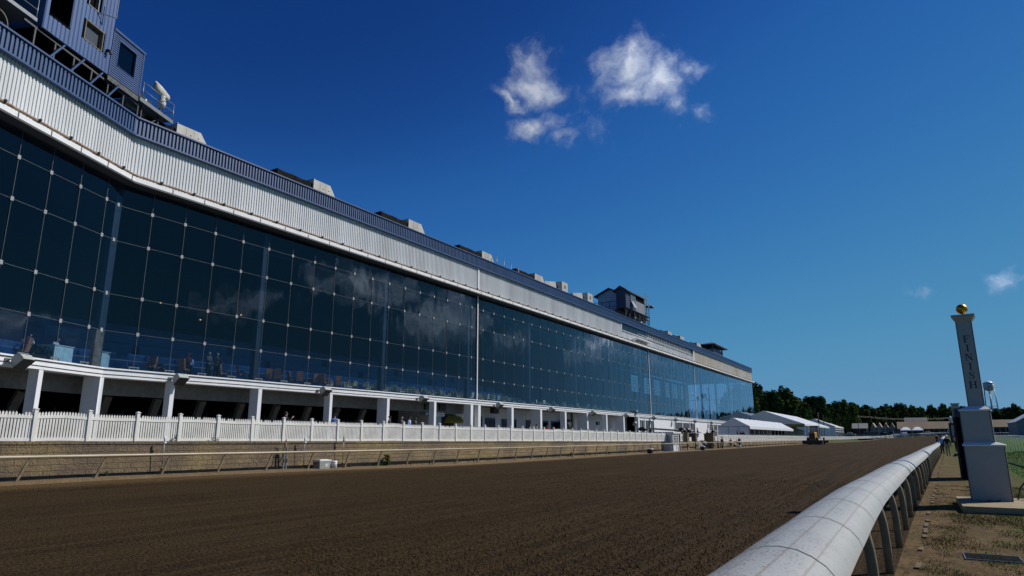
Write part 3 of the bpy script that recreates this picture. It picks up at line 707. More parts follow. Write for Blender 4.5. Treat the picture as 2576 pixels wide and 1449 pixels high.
mb = MB(); sweep(mb, [(-4.2, 7.05), (-4.2, 7.10), (-4.15, 7.10), (-4.15, 7.05)], [S0, 0, 60])
for s in [-20+2.0*k for k in range(40)]: mb.tube([fp(s, -4.17, 6.0), fp(s, -4.17, 7.05)], .02, 5)
mb.build('inner_handrail', M['grey_steel'], GS)
mb = MB(); mb.add([fp(a, -4.17, zz) for a, zz in ((S0, 6.05), (-.01, 6.05), (-.01, 7.0), (S0, 7.0))], [(0, 1, 2, 3)]); mb.add([fp(a, -4.17, zz) for a, zz in ((.01, 6.05), (62, 6.05), (62, 7.0), (.01, 7.0))], [(0, 1, 2, 3)]); mb.build('balustrade', M['balustrade'], GS, False)
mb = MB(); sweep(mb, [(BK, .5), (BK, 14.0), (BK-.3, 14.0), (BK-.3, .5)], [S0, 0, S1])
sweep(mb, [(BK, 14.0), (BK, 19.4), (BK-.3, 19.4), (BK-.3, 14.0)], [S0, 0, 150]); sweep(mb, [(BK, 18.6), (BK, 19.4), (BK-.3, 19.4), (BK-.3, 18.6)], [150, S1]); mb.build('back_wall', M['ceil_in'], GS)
for k in range(6):
    a, b = 151+k*8.9, 151+k*8.9+6.4; f = MB()
    for q in range(9): s = lerp(a, b, q/8); fbox(f, s-.05, s+.05, BK-.2, BK-.1, 14, 18.6)
    for q in range(7): z = lerp(14.0, 18.6, q/6); fbox(f, a, b, BK-.22, BK-.12, z-.04, z+.04)
    fbox(f, b, b+2.5, BK-.3, BK, 14, 18.6)
    f.build('rear_window', M['dark_grey'], GS)
# far end wall: lower wall, glazed middle, frame
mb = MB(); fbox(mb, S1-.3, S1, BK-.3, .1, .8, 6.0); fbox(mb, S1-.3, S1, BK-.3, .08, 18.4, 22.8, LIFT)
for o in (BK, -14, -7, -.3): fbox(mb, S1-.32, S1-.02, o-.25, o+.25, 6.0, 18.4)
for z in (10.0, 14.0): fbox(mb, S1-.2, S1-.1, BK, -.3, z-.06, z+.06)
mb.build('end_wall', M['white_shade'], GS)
# ground floor: soffit, inner beam, columns, struts, rear walls
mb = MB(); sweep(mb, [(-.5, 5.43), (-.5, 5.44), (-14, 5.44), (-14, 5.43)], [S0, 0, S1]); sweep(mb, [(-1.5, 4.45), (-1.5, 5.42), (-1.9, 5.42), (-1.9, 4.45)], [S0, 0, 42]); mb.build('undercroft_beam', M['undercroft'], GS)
COLS = [(-14.5, .3, .35), (-4.6, .3, .35), (0, .4, .85), (4.75, .3, .35), (11.9, .33, .7), (19.3, .3, .4), (26.7, .36, .95), (34.1, .36, .4), (41.0, .5, .7), (42.55, .5, .25), (50.1, .5, .4), (57.7, .5, 1.2), (65.2, .5, .5), (72.9, .5, 1.4), (80.5, .5, .5), (88.2, .5, 1.3), (95.5, .4, .4)]
for s, w, dpt in COLS:
    mb = MB(); zb = wz(KY+s)-.3 if s > 0 else 1.3
    if s == 0:
        c = fp(0, .28, 0); mb.prism([fp(-.2, .28, zb), c+Vector((0, 0, zb)), fp(.19, .28, zb), fp(.19, -dpt, zb), fp(-.2, -dpt, zb)], (0, 0, 5.415-zb))
    else: fbox(mb, s-w/2, s+w/2, -dpt, .28, zb, 5.415)
    mb.build('column', M['white_paint'], GS)
for k in range(10):
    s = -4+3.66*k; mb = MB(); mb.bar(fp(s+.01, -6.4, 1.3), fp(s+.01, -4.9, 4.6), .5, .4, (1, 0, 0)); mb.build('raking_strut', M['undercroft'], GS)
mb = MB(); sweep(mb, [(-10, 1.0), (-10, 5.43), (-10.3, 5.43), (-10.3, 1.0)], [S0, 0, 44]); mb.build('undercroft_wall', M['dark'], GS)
for k in range(9):
    s = 1.2+3.66*k; mb = MB()
    for a, b, c, d in ((s, s+.12, 1.4, 3.9), (s+1.2, s+1.32, 1.4, 3.9), (s+2.4, s+2.52, 1.4, 3.9), (s+.12, s+1.2, 3.5, 3.62), (s+1.32, s+2.4, 3.5, 3.62)): fbox(mb, a, b, -9.98, -9.85, c, d)
    d = mb.build('undercroft_door', M['dark_grey'], GS); p = MB(); fbox(p, s+.12, s+2.4, -9.97, -9.93, 1.4, 3.5); p.build('pane', M['tent_clear'], d)
# clad walls under the overhang, further along
def siding(mb, s0, s1, off, z0, z1, step=.28):
    z = z0
    while z < z1-.02:
        t = min(z+step, z1); mb.add([fp(s0, off+.03, z), fp(s1, off+.03, z), fp(s1, off, t), fp(s0, off, t), fp(s0, off, z), fp(s1, off, z)], [(0, 1, 2, 3), (0, 4, 5, 1)]); z = t
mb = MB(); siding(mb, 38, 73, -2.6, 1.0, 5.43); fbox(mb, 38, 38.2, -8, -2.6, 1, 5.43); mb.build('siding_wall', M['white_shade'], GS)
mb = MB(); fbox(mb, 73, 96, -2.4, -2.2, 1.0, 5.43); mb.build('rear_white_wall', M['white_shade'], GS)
for s, w, z1, kind in [(39.2, 2.3, 4.1, 0), (44.2, 3.0, 4.1, 0), (48.3, 1.9, 3.9, 1), (52.2, 3.4, 3.85, 1), (58.6, 2.6, 3.85, 1), (62.0, 2.8, 3.85, 2), (66.2, 4.0, 3.85, 2), (70.6, 2.0, 3.8, 1)]:
    f = MB(); fbox(f, s-.12, s, -2.55, -2.42, 1.0, z1+.25); fbox(f, s+w, s+w+.12, -2.55, -2.42, 1.0, z1+.25); fbox(f, s, s+w, -2.55, -2.42, z1, z1+.25); fbox(f, s+w/2-.04, s+w/2+.04, -2.55, -2.44, 1.0, z1)
    d = f.build('shop_window', M['navy'], GS); p = MB(); fbox(p, s, s+w, -2.55, -2.5, 1.0, z1); p.build('pane', M['dark_pane'] if kind != 2 else M['dark'], d)
mb = MB(); fbox(mb, 96, S1, -.35, .1, .8, 5.415); mb.build('lower_wall', M['white_paint'], GS)
for s0, s1 in [(96.2, 104.5), (117.6, 133.5), (146, 157), (166, 178)]:
    n = int((s1-s0)/1.1); f = MB(); 
    for k in range(n+1): s = lerp(s0, s1, k/n); fbox(f, s-.04, s+.04, .12, .132, 2.0, 5.0)
    for z in (2.0, 3.35, 4.95): fbox(f, s0, s1, .12, .13, z-.06, z+.06)
    for s in (s0, lerp(s0, s1, .36), lerp(s0, s1, .72)): fbox(f, s-.18, s+.18, .1, .2, 1, 5.4)
    d = f.build('lower_window', M['white_paint'], GS); p = MB(); fbox(p, s0, s1, .10, .12, 2.0, 5.0); p.build('pane', M['dark_pane'], d)
mb = MB(); sweep(mb, [(-.9, 23.55), (-.9, 23.60), (-.85, 23.60), (-.85, 23.55)], [7.2, S1], True, LIFT)
for s in [7.2+1.9*k for k in range(104)]: mb.bar(fp(s, -.875, 23.0, LIFT), fp(s, -.875, 23.56, LIFT), .05)
mb.build('roof_railing', M['grey_steel'], GS)
# hung screens under the soffit
for s, o in [(35.0, -1.4), (37.6, -1.4), (48.5, -1.2)]:
    t = thing('hung_screen', {35.0: 'black boxy screen hung left of the cookies sign', 37.6: 'black screen hung above the cookies sign', 48.5: 'black screen hung just right of the white downpipe'}[s], 'screen', fp(s, o, 4.68)); mb = MB()
    mb.box((-.5, -.55, -.02), (.12, .55, .72)); mb.build('screen_case', M['black'], t); b2 = MB(); b2.bar((0, 0, .72), (0, 0, .88), .08); b2.build('hanger', M['dark_grey'], t)

# ------------------------------------------------------------------ floodlights on the beam
def floodlight():
    t = thing('floodlight', '', 'floodlight', (0, 0, 0), 0, 'floodlights along the white beam')
    mb = MB(); mb.T = Matrix.Translation((.55, .1, .02)) @ Matrix.Rotation(rad(-38), 4, 'Y')
    prof = [(-.36, -.24), (.36, -.24)]+[(.34*math.cos(math.pi*k/8), .02+.30*math.sin(math.pi*k/8)) for k in range(9)]
    mb.prism([(a, -.34, b) for a, b in prof], (0, .68, 0)); mb.build('lamp_housing', M['beige_grey'], t)
    v = MB(); v.T = mb.T; v.box((-.39, -.37, -.275), (.39, .37, -.244)); v.build('lamp_visor', M['black'], t)
    a = MB(); a.tube([(0, -.3, 0), (.15, -.28, .04), (.3, -.1, .1)], .04, 7); a.cbox((.03, -.3, 0), (.10, .24, .22)); a.tube([(.1, -.3, -.05), (.3, -.38, -.25), (.5, -.36, -.15)], .015, 5); a.build('lamp_arm', M['grey_steel'], t)
    return t
M['beige_grey'] = mat('lamp_grey', (.34, .36, .33), .45, var=.1)
fl = floodlight(); ys = [27.72, 40.87, 54.2, 68.89, 82.65, 96.62, 110.75, 125.3, 139.34, 153.82, 168.47]
fl.location = fp(-6.6, .30, 5.68); fl.rotation_euler = (0, 0, math.atan2(NA.y, NA.x)); fl['label'] = 'grey floodlight cut off at the left edge of the picture'
for k, y in enumerate(ys):
    dup(fl, (KX+.30, y-.45, 5.62-.0025*(y-30)), 0, 'grey floodlight on the white beam, %s to the right of the building\'s bend' % ordw(k))
# ------------------------------------------------------------------ things on the roof
def zr(y): return 23.0+(LIFT*(y-32) if y > 32 else 0)
def hvac(y0, y1, ztop, lab, duct=4.0, dark=False, x=-45.5):
    t = thing('rooftop_unit', lab, 'rooftop unit', (x, y0, zr(y0)-.1), 0, 'beige rooftop units with tarred ducts'); h = ztop-zr(y0)+.1; L = y1-y0; ch = min(.7, L*.25)
    mb = MB(); mb.prism([(0, 0, .35), (0, L, .35), (0, L, h*.62), (0, L-ch, h), (0, 0, h)], (-2.2, 0, 0)); mb.box((-2.3, -.03, h-.02), (.06, .02, h+.05)); mb.build('unit_casing', M['beige'], t)
    mb = MB()
    for q in (.3, .55): mb.box((.0, L*q-.012, .4), (.012, L*q+.012, h-.1))
    for q in (.45, .7): mb.box((0, L*q-.05, h*.75), (.04, L*q+.05, h*.75+.06)); mb.box((0, L*q-.05, h*.4), (.04, L*q+.05, h*.4+.06))
    mb.build('access_panel', M['beige_grey'], t)
    mb = MB()
    for q in (.15, .85): mb.box((-2.1, L*q-.08, 0), (.12, L*q+.08, .348))
    mb.build('skid', M['grey_steel'], t)
    if duct:
        mb = MB(); n = 7; rows = []
        for i in range(n+1):
            y = -duct+duct*i/n; hh = (h-.35)*(1-.03*abs(math.sin(i*2.1))); d = .05*math.sin(i*3.3)
            rows.append([(-.1+d, y, .2), (-.05+d, y, hh*.55), (-.15+d, y, hh), (-1.9, y, hh-.05), (-1.95, y, .2)])
        mb.grid(rows); mb.add(rows[0], [(0, 1, 2, 3, 4)]); mb.build('duct', M['tar'], t)
    return t
for k, (a, b, z, d) in enumerate([(27.07, 29.7, 25.15, 2.6), (40.75, 43.5, 25.4, 4.1), (54.65, 57.55, 25.5, 4.4), (69.6, 72.5, 25.5, 4.9), (83.95, 87, 25.55, 5.3)]):
    hvac(a, b, z, 'beige rooftop unit with black tarred duct, %s beyond the covered camera' % ordw(k) if k else 'beige rooftop unit with black tarred duct right beside the camera platform', d)
for k, (a, b, z) in enumerate([(147.7, 150.8, 25.6), (157.3, 161, 25.7), (172, 176.2, 25.8), (187, 192, 25.7)]):
    hvac(a, b, z, 'small beige rooftop unit between the two roof cabins, %s from the antenna cabin' % ordw(k) if k < 3 else 'small beige rooftop unit with dark duct beside the roofed lookout', 4.5)
def boxunit(y, lab, lab2):
    t = thing('condenser_box', lab, 'rooftop unit', (-45.5, y, zr(y)+.8), 0, 'box units on the roof'); mb = MB(); mb.box((-2.2, -2.1, .2), (0, 0, 2.1)); mb.build('unit_casing', M['beige'], t)
    p = MB(); p.box((0, -1.2, 1.1), (.03, -.8, 1.6)); p.tube([(-1.1, -2.1, 1.2), (-1.1, -2.16, 1.2)], .4, 14); p.build('vent', M['dark_grey'], t)
    s = MB(); s.box((-2.2, -2, 0), (.3, -1.8, .2)); s.box((-2.2, -.3, 0), (.3, -.1, .2)); s.box((-.2, -.3, -.8), (0, -.1, 0)); s.box((-.2, -2, -.8), (0, -1.8, 0)); s.build('skid', M['grey_steel'], t)
    t = thing('air_hood', lab2, 'rooftop unit', (-45.5, y-8, zr(y)), 0, 'angled hoods on the roof'); mb = MB(); mb.prism([(0, 0, .1), (0, 3.4, .1), (0, 3.9, 1.4), (0, 3.6, 2.35), (0, 0, 1.75)], (-2.2, 0, 0)); mb.build('hood_casing', M['beige'], t)
    p = MB(); p.box((0, .6, .6), (.02, 2.8, 1.3)); p.build('intake', M['dark_grey'], t)
boxunit(95.1, 'white box condenser with a thin aerial, left of its twin', 'angled white hood just right of the four thin vent pipes')
boxunit(105.1, 'white box condenser nearest the antenna cabin', 'angled white hood between the two box condensers')
for k, y in enumerate([72.4, 74.3, 76.2, 78.2]):
    t = thing('vent_pipe', 'thin roof vent pipe, %s of the four in a row' % ordw(k), 'pipe', (-45, y, zr(y)-.1), 0, 'thin vent pipes on the roof'); mb = MB(); mb.tube([(0, 0, 0), (0, 0, 2.4-.12*k)], .05, 7); mb.build('pipe_shaft', M['grey_steel'], t); m2 = MB(); m2.lathe((0, 0, 2.4-.12*k), [(.07, 0), (.08, .06), (0, .1)], 8); m2.build('pipe_cap', M['grey_steel'], t)
for k, y in enumerate([24.7, 26.0, 39.0, 50.5]):
    pass

# near blue press cabin: local frame x = along the bent facade to the right, y = outwards, z = up
CB = Matrix(((-LD.x, NA.x, 0, -43.6), (-LD.y, NA.y, 0, 22.2), (0, 0, 1, 0), (0, 0, 0, 1)))
def cab_obj(mb, name, m, parent): 
    return mb.build(name, m, parent)
t = thing('press_cabin', 'tall blue ribbed-metal press cabin on steel trusses over the roof edge', 'cabin', (0, 0, 0))
mb = MB(); mb.T = CB
def ribs(mb, x0, x1, z0, z1, holes=()):
    x = x0; n = int(round((x1-x0)/.30)); p = (x1-x0)/n
    for i in range(n):
        a = x0+i*p; spans = [(z0, z1)]
        for hx0, hx1, hz0, hz1 in holes:
            if a+p > hx0+.01 and a < hx1-.01: spans = [q for lo, hi in spans for q in ((lo, min(hi, hz0)), (max(lo, hz1), hi)) if q[1] > q[0]+.01]
        for lo, hi in spans: mb.add([(a, 0, lo), (a+.22*p, .045, lo), (a+.88*p, .045, lo), (a+p, 0, lo), (a, 0, hi), (a+.22*p, .045, hi), (a+.88*p, .045, hi), (a+p, 0, hi)], [(0, 1, 5, 4), (1, 2, 6, 5), (2, 3, 7, 6)])
HO = [(-6.9, -5.35, 26.15, 29.6), (-4.28, -2.78, 26.2, 27.58), (-4.3, -3.5, 28.6, 30.2)]
ribs(mb, -7.2, -1.98, 25.03, 34, HO)
mb.box((-7.2, -4.5, 25.03), (-7.15, 0, 34)); mb.box((-2.03, -4.5, 28.4), (-1.98, 0, 34)); mb.box((-7.2, -4.5, 34), (-1.98, .1, 34.1)); mb.box((-7.2, -4.55, 25.03), (-1.98, -4.5, 34))
cb = cab_obj(mb, 'ribbed_wall', M['blue_siding'], t)
mb = MB(); mb.T = CB; mb.box((-7.25, -5.2, 24.95), (-1.95, -.02, 25.04)); mb.build('cabin_floor', M['dark'], t)
def cwin(x0, x1, z0, z1, name, fm, pm, dep=.25, par=None):
    f = MB(); f.T = CB; w = .05
    f.box((x0-w, -dep, z0-w), (x0, .07, z1+w)); f.box((x1, -dep, z0-w), (x1+w, .07, z1+w)); f.box((x0, -dep, z0-w), (x1, .07, z0)); f.box((x0, -dep, z1), (x1, .07, z1+w)); o = f.build(name, fm, par or t)
    p = MB(); p.T = CB; p.add([(x0, -dep+.05, z0), (x1, -dep+.05, z0), (x1, -dep+.05, z1), (x0, -dep+.05, z1)], [(0, 1, 2, 3)]); p.build('pane', pm, o, False)
cwin(-4.24, -2.82, 26.25, 27.53, 'framed_window', mat('bare_wood', (.20, .16, .11), .7), mat('dull_pane', (.055, .07, .085), .3))
cwin(-4.25, -3.55, 28.65, 30.1, 'upper_window', M['grey_steel'], M['dark'])
mb = MB(); mb.T = CB; mb.bar((-3.5, .05, 28.6), (-2.75, .75, 28.6), .05); mb.bar((-2.75, .75, 28.6), (-2.75, .75, 30), .05); mb.bar((-3.5, .05, 28.6), (-3.5, .05, 30), .05); mb.build('open_sash', M['grey_steel'], t)
mb = MB(); mb.T = CB; mb.box((-6.9, -3.5, 26.15), (-5.35, -3.4, 29.6)); mb.box((-6.9, -3.4, 26.1), (-5.35, .1, 26.15)); mb.build('camera_opening', M['dark'], t)
mb = MB(); mb.T = CB; mb.prism([(-7.0, .0, 29.6), (-7.0, 1.0, 28.9), (-7.0, 1.02, 28.95), (-7.0, .0, 29.68)], (1.9, 0, 0))
for k in range(8): mb.prism([(-7.0+.235*k, 1.0, 28.92), (-6.8+.235*k, 1.0, 28.92), (-6.9+.235*k, 1.0, 28.68)], (0, .015, 0))
mb.build('torn_awning', M['corr_blue'], t)
mb = MB(); mb.T = CB; mb.cbox((-2.35, .12, 26.55), (.12, .2, .16)); mb.cbox((-2.3, .26, 26.5), (.2, .16, .16)); mb.lathe((-2.28, .3, 26.3), [(.05, .1), (.1, 0)], 8); mb.build('cabin_lamp', M['black'], t)
# louvred lower cabin
t2 = thing('louvred_cabin', 'lower blue clapboard cabin with one big window, right of the tall cabin', 'cabin', (0, 0, 0)); mb = MB(); mb.T = CB
z = 25.12
while z < 28.3:
    zt = min(z+.15, 28.4)
    for a, b in ([(-1.95, 1.0)] if not 25.98 < z < 27.92 else [(-1.95, -1.42), (.34, 1.0)]): mb.add([(a, .07, z), (b, .07, z), (b, .01, zt), (a, .01, zt), (a, 0, z), (b, 0, z)], [(0, 1, 2, 3), (0, 4, 5, 1)])
    z += .15
mb.box((.95, -3.5, 25.1), (1.0, 0, 28.35)); mb.build('clapboard_wall', M['blue_siding'], t2)
mb = MB(); mb.T = CB; mb.box((-1.94, -5.2, 25.06), (1.0, -.02, 25.12)); mb.build('cabin_floor', M['dark'], t2)
mb = MB(); mb.T = CB; mb.box((-1.98, -3.6, 28.35), (1.1, .12, 28.5)); mb.box((.93, 0, 25.1), (1.04, .08, 28.35)); mb.box((-1.97, 0, 25.1), (-1.9, .07, 28.35)); mb.build('cabin_roof', M['blue_trim'], t2)
cwin(-1.36, .28, 26.06, 27.9, 'big_window', M['blue_trim'], M['pane'], .12, t2)
mb = MB(); mb.T = CB; mb.box((-1.3, -2.5, 25.2), (.2, -2.4, 28)); mb.box((-.3, -1.2, 25.9), (.1, -.8, 26.9)); mb.build('dark_interior', M['dark_grey'], t2)
mb = MB(); mb.T = CB; mb.box((-1.95, -.05, 24.72), (1.0, .03, 25.07)); mb.build('weathered_fascia', mat('weathered_board', (.14, .15, .15), .9, col2=(.05, .05, .05), vscale=6), t2)
# steel frame carrying the cabins
t3 = thing('steel_truss', 'dark steel truss frame under the blue press cabins', 'truss', (0, 0, 0)); mb = MB(); mb.T = CB
for y0 in (-.2, -2.2, -4.2):
    mb.bar((-8.2, y0, 24.9), (1.2, y0, 24.6), .12); mb.bar((-8.2, y0, 23.12), (2.2, y0, 23.12), .1)
    for k in range(7): x = -7.4+1.45*k; mb.bar((x, y0, 23.1), (x, y0, 24.85), .1)
mb.build('frame_member', M['dark_grey'], t3)
mb = MB(); mb.T = CB
for k in range(4): x = -5.6+1.55*k; mb.bar((x, .1, 24.85), (x-1.15, .12, 23.15), .10)
mb.build('diagonal_brace', M['blue_trim'], t3)
mb = MB(); mb.T = CB; mb.box((-18, -5.4, 23.0), (1.0, -5.21, 25.2)); mb.box((-18, -3.4, 23.0), (-7.3, -3.2, 34)); mb.box((-7.25, -5.2, 23.0), (-7.2, -3.2, 25)); mb.build('shade_backing', M['dark'], t3)  # near-black sheets put in for the shade behind the trusses
# balcony to the left
t4 = thing('steel_balcony', 'dark steel balcony with pipe railing left of the tall blue cabin', 'balcony', (0, 0, 0)); mb = MB(); mb.T = CB
mb.box((-13, -2.5, 25.32), (-7.5, -.2, 25.4)); mb.box((-13, -.2, 25.2), (-7.45, -.1, 25.42)); mb.build('balcony_deck', M['grey_steel'], t4)
mb = MB(); mb.T = CB
for z in (25.95, 26.6): mb.tube([(-13, -.15, z), (-7.5, -.15, z)], .03, 6)
for x in (-12.5, -11, -9.3, -7.5): mb.tube([(x, -.15, 25.2), (x, -.15, 26.6)], .03, 6)
mb.build('balcony_railing', M['grey_steel'], t4)
mb = MB(); mb.T = CB; mb.box((-13, -2.6, 28.2), (-7.3, -.3, 28.3)); mb.box((-13, -2.7, 25.4), (-7.3, -2.6, 28.2)); mb.build('balcony_canopy', M['dark_grey'], t4)
t5 = thing('roof_fan', 'round dark fan ring standing under the left balcony', 'fan', (0, 0, 0)); mb = MB(); mb.T = CB @ Matrix.Translation((-9.35, -.55, 23.95))
ring = [(.62*math.cos(2*math.pi*k/24), 0, .78*math.sin(2*math.pi*k/24)) for k in range(25)]; mb.tube(ring, .035, 6, False); mb.tube([(p[0], -.5, p[2]) for p in ring], .035, 6, False)
mb.build('fan_ring', M['rust'], t5); mb = MB(); mb.T = CB @ Matrix.Translation((-9.35, -.75, 23.95)); mb.lathe((0, 0, 0), [(0, -.18), (.15, -.1), (.18, 0), (.15, .1), (0, .18)], 12)
for k in range(4): a = math.pi/2*k+.4; mb.prism([(.1*math.cos(a), 0, .1*math.sin(a)), (.6*math.cos(a-.15), .08, .6*math.sin(a-.15)), (.6*math.cos(a+.25), -.08, .6*math.sin(a+.25))], (0, .02, 0))
mb.box((-.05, -.05, -1.0), (.05, .05, 0)); mb.build('fan_blade', M['dark_grey'], t5)
# camera platform
t6 = thing('camera_platform', 'grey steel camera platform with pipe railing beside the clapboard cabin', 'platform', (0, 0, 0)); mb = MB(); mb.T = CB
mb.box((1.05, -2.4, 24.98), (4.7, .05, 25.06)); mb.box((1.05, .05, 24.82), (4.7, .12, 25.1)); mb.bar((1.05, -2.3, 24.75), (4.9, -2.3, 24.75), .12, .2); mb.bar((1.05, -1.0, 24.7), (4.9, -1.0, 24.7), .1, .24); mb.build('platform_deck', M['grey_steel'], t6)
mb = MB(); mb.T = CB
for z in (25.75, 26.35): mb.tube([(1.1, .08, z), (4.65, .08, z), (4.65, -2.3, z)], .028, 6)
for x, yy in ((1.3, .08), (4.65, .08), (4.65, -2.3)): mb.tube([(x, yy, 24.9), (x, yy, 26.35)], .032, 6)
mb.build('platform_railing', M['grey_steel'], t6)
mb = MB(); mb.T = CB
for x, yy in ((1.8, -.3), (3.6, -.3), (3.6, -2.2), (1.8, -2.2)): mb.bar((x, yy, 23.0), (x, yy, 24.9), .1)
mb.bar((1.8, -.3, 23.1), (3.6, -.3, 24.7), .06); mb.build('platform_leg', M['dark_grey'], t6)
t7 = thing('covered_camera', 'broadcast camera on tripod wrapped in a pale canvas cover', 'camera', (0, 0, 0)); mb = MB(); mb.T = CB @ Matrix.Translation((3.75, -.35, 0)) @ Matrix.Rotation(rad(-14), 4, 'Y'); mb.smooth = True
rows = []
for i, (x, w, a, b) in enumerate([(-.85, .10, 26.95, 27.35), (-.8, .2, 26.75, 27.45), (-.3, .24, 26.62, 27.38), (.2, .24, 26.62, 27.22), (.6, .22, 26.6, 27.08), (.75, .14, 26.68, 26.98)]):
    off = CB.inverted() @ Vector((0, 0, 0)); rows.append([(x+random.uniform(-.03, .03), w*math.cos(q), (a+b)/2+(b-a)/2*math.sin(q)) for q in [2*math.pi*k/12+.26 for k in range(13)]])
mb.T = CB @ Matrix.Translation((3.75, -.35, 0)); mb.grid(rows); mb.add(rows[0][:12], [tuple(range(12))]); mb.add(rows[-1][:12], [tuple(range(12))]); mb.build('camera_cover', M['canvas'], t7)
mb = MB(); mb.T = CB @ Matrix.Translation((3.75, -.35, 0)); mb.lathe((.1, 0, 0), [(.17, 25.75), (.28, 25.9), (.30, 26.2), (.2, 26.45), (.22, 26.66)], 12); mb.build('pedestal_cover', M['canvas'], t7)
mb = MB(); mb.T = CB @ Matrix.Translation((3.75, -.35, 0))
for k in range(3): a = 2.1*k+.5; mb.tube([(.1, 0, 25.9), (.1+.55*math.cos(a), .45*math.sin(a), 25.07)], .03, 6)
mb.build('tripod_leg', M['black'], t7)
t8 = thing('equipment_case', 'dark equipment case with a small pale label on the camera platform', 'case', (0, 0, 0)); mb = MB(); mb.T = CB; mb.box((1.2, -.75, 25.06), (2.6, -.15, 25.5)); mb.build('case_body', M['black'], t8); mb = MB(); mb.T = CB; mb.box((1.9, -.15, 25.3), (2.05, -.14, 25.42)); mb.build('case_label', M['white_paint'], t8)

# antenna cabin (pair of gabled huts) further along the roof
def gable_hut(x0, x1, y0, y1, z0, ze, zp, ov, wm, name, t, hole=False):
    mb = MB(); xm = (x0+x1)/2
    mb.add([(x0, y0, z0), (x1, y0, z0), (x1, y0, ze), (xm, y0, zp), (x0, y0, ze), (x0, y1, z0), (x1, y1, z0), (x1, y1, ze), (xm, y1, zp), (x0, y1, ze)], [(0, 1, 2, 3, 4), (5, 9, 8, 7, 6), (1, 6, 7, 2), (0, 4, 9, 5), (0, 5, 6, 1)]); mb.build(name, wm, t)
    r = MB(); sl = (zp-ze)/(x1-xm); e = ov
    for sx in (-1, 1):
        xe = xm+sx*((x1-xm)+e); zee = zp-sl*((x1-xm)+e)
        r.add([(xm, y0-e, zp+.02), (xe, y0-e, zee+.02), (xe, y1+e, zee+.02), (xm, y1+e, zp+.02), (xm, y0-e, zp+.22), (xe, y0-e, zee+.22), (xe, y1+e, zee+.22), (xm, y1+e, zp+.22)], [(0, 1, 2, 3), (7, 6, 5, 4), (0, 4, 5, 1), (1, 5, 6, 2), (2, 6, 7, 3)])
    r.build('hut_roof', M['dark_grey'], t)
t = thing('antenna_cabin', 'dark gabled roof cabin with a white rear gable and antennas', 'cabin', (0, 0, 0))
ZC = zr(112)
gable_hut(-48.9, -44.0, 115.5, 126, ZC+1.0, 28.2, 29.3, .6, mat('pale_gable', (.40, .44, .54), .6), 'rear_hut', t)
gable_hut(-43.9, -42.05, 112.2, 122.2, ZC+1.5, 28.1, 28.7, .45, M['navy'], 'front_hut', t)
mb = MB(); 
for y in (112.5, 114.5, 117, 119.5, 122): mb.bar((-42.3, y, ZC), (-42.3, y, ZC+1.6), .14); mb.bar((-42.3, y, ZC+.1), (-42.3, y+1.4, ZC+1.5), .08)
mb.box((-48.9, 115.5, ZC), (-44, 126, ZC+1.05)); mb.box((-44.2, 112.4, ZC), (-43.9, 121, ZC+1.5)); mb.build('hut_support', M['dark_grey'], t)
mb = MB()
z = ZC+1.6
while z < 26.9: mb.add([(-41.99, 117.2, z), (-41.99, 122.1, z), (-42.04, 122.1, z+.14), (-42.04, 117.2, z+.14)], [(0, 1, 2, 3)]); z += .15
mb.build('lower_clapboard', mat('grey_clapboard', (.24, .26, .31), .5), t, False)
mb = MB(); mb.box((-42.05, 114.4, 26.6), (-41.9, 117.0, 28.0)); w = mb.build('hut_window', M['beige_grey'], t); mb = MB(); mb.box((-41.9, 114.5, 26.7), (-41.88, 115.65, 27.9)); mb.box((-41.9, 115.75, 26.7), (-41.88, 116.9, 27.9)); mb.build('pane', M['tent_clear'], w)
mb = MB(); mb.prism([(-41.95, 114.6, 26.45), (-41.35, 114.6, 25.1), (-41.32, 114.6, 25.15), (-41.92, 114.6, 26.5)], (0, 1.7, 0)); mb.build('hatch_flap', mat('hatch_blue', (.20, .24, .32), .5), t)
mb = MB(); mb.box((-42.05, 117.3, 26.95), (-42.0, 122, 28.05)); mb.build('viewing_opening', M['dark'], t)
mb = MB()
for z in (ZC+2.1, ZC+3.1): mb.tube([(-48.9, 113.4, z), (-44.1, 113.4, z)], .05, 6)
for x in (-48.9, -47.3, -45.7, -44.2): mb.tube([(x, 113.4, ZC), (x, 113.4, ZC+3.1)], .05, 6)
mb.build('hut_railing', M['black'], t)
mb = MB(); mb.box((-43.4, 122.3, ZC+1.5), (-42.0, 125.4, ZC+1.62))
for x, y, h in ((-42.2, 123.0, 5.2), (-42.3, 124.2, 6.4), (-42.2, 125.2, 4.6), (-43.2, 125.2, 4.2), (-42.1, 122.5, 3.2)): mb.tube([(x, y, ZC), (x, y, ZC+h)], .06, 6)
for h in (2.2, 3.0, 3.8): mb.tube([(-42.2, 122.5, ZC+h), (-42.2, 125.3, ZC+h)], .045, 6)
for h in (5.0, 5.8, 6.2): mb.tube([(-42.3, 123.6, ZC+h), (-42.3, 125.3, ZC+h)], .03, 5)
mb.lathe((-41.9, 126, ZC+3.6), [(.5, 0), (.45, .3), (.15, .5), (0, .55)], 10); mb.tube([(-42.2, 125.2, ZC+4.0), (-41.9, 126, ZC+4.2)], .05, 6); mb.lathe((-42.0, 123.7, ZC+3.2), [(.1, 0), (.5, .35), (.45, .35)], 10)
mb.build('antenna_mast', M['dark_grey'], t)
t = thing('rooftop_shelter', 'low open lean-to with pale tanks right of the antenna cabin', 'shelter', (0, 0, 0)); mb = MB(); mb.prism([(-43.3, 123, 25.0), (-43.3, 128.5, 24.9), (-43.3, 128.5, 25.05), (-43.3, 123, 25.15)], (-2, 0, 0)); mb.build('shelter_roof', M['grey_roof'], t)
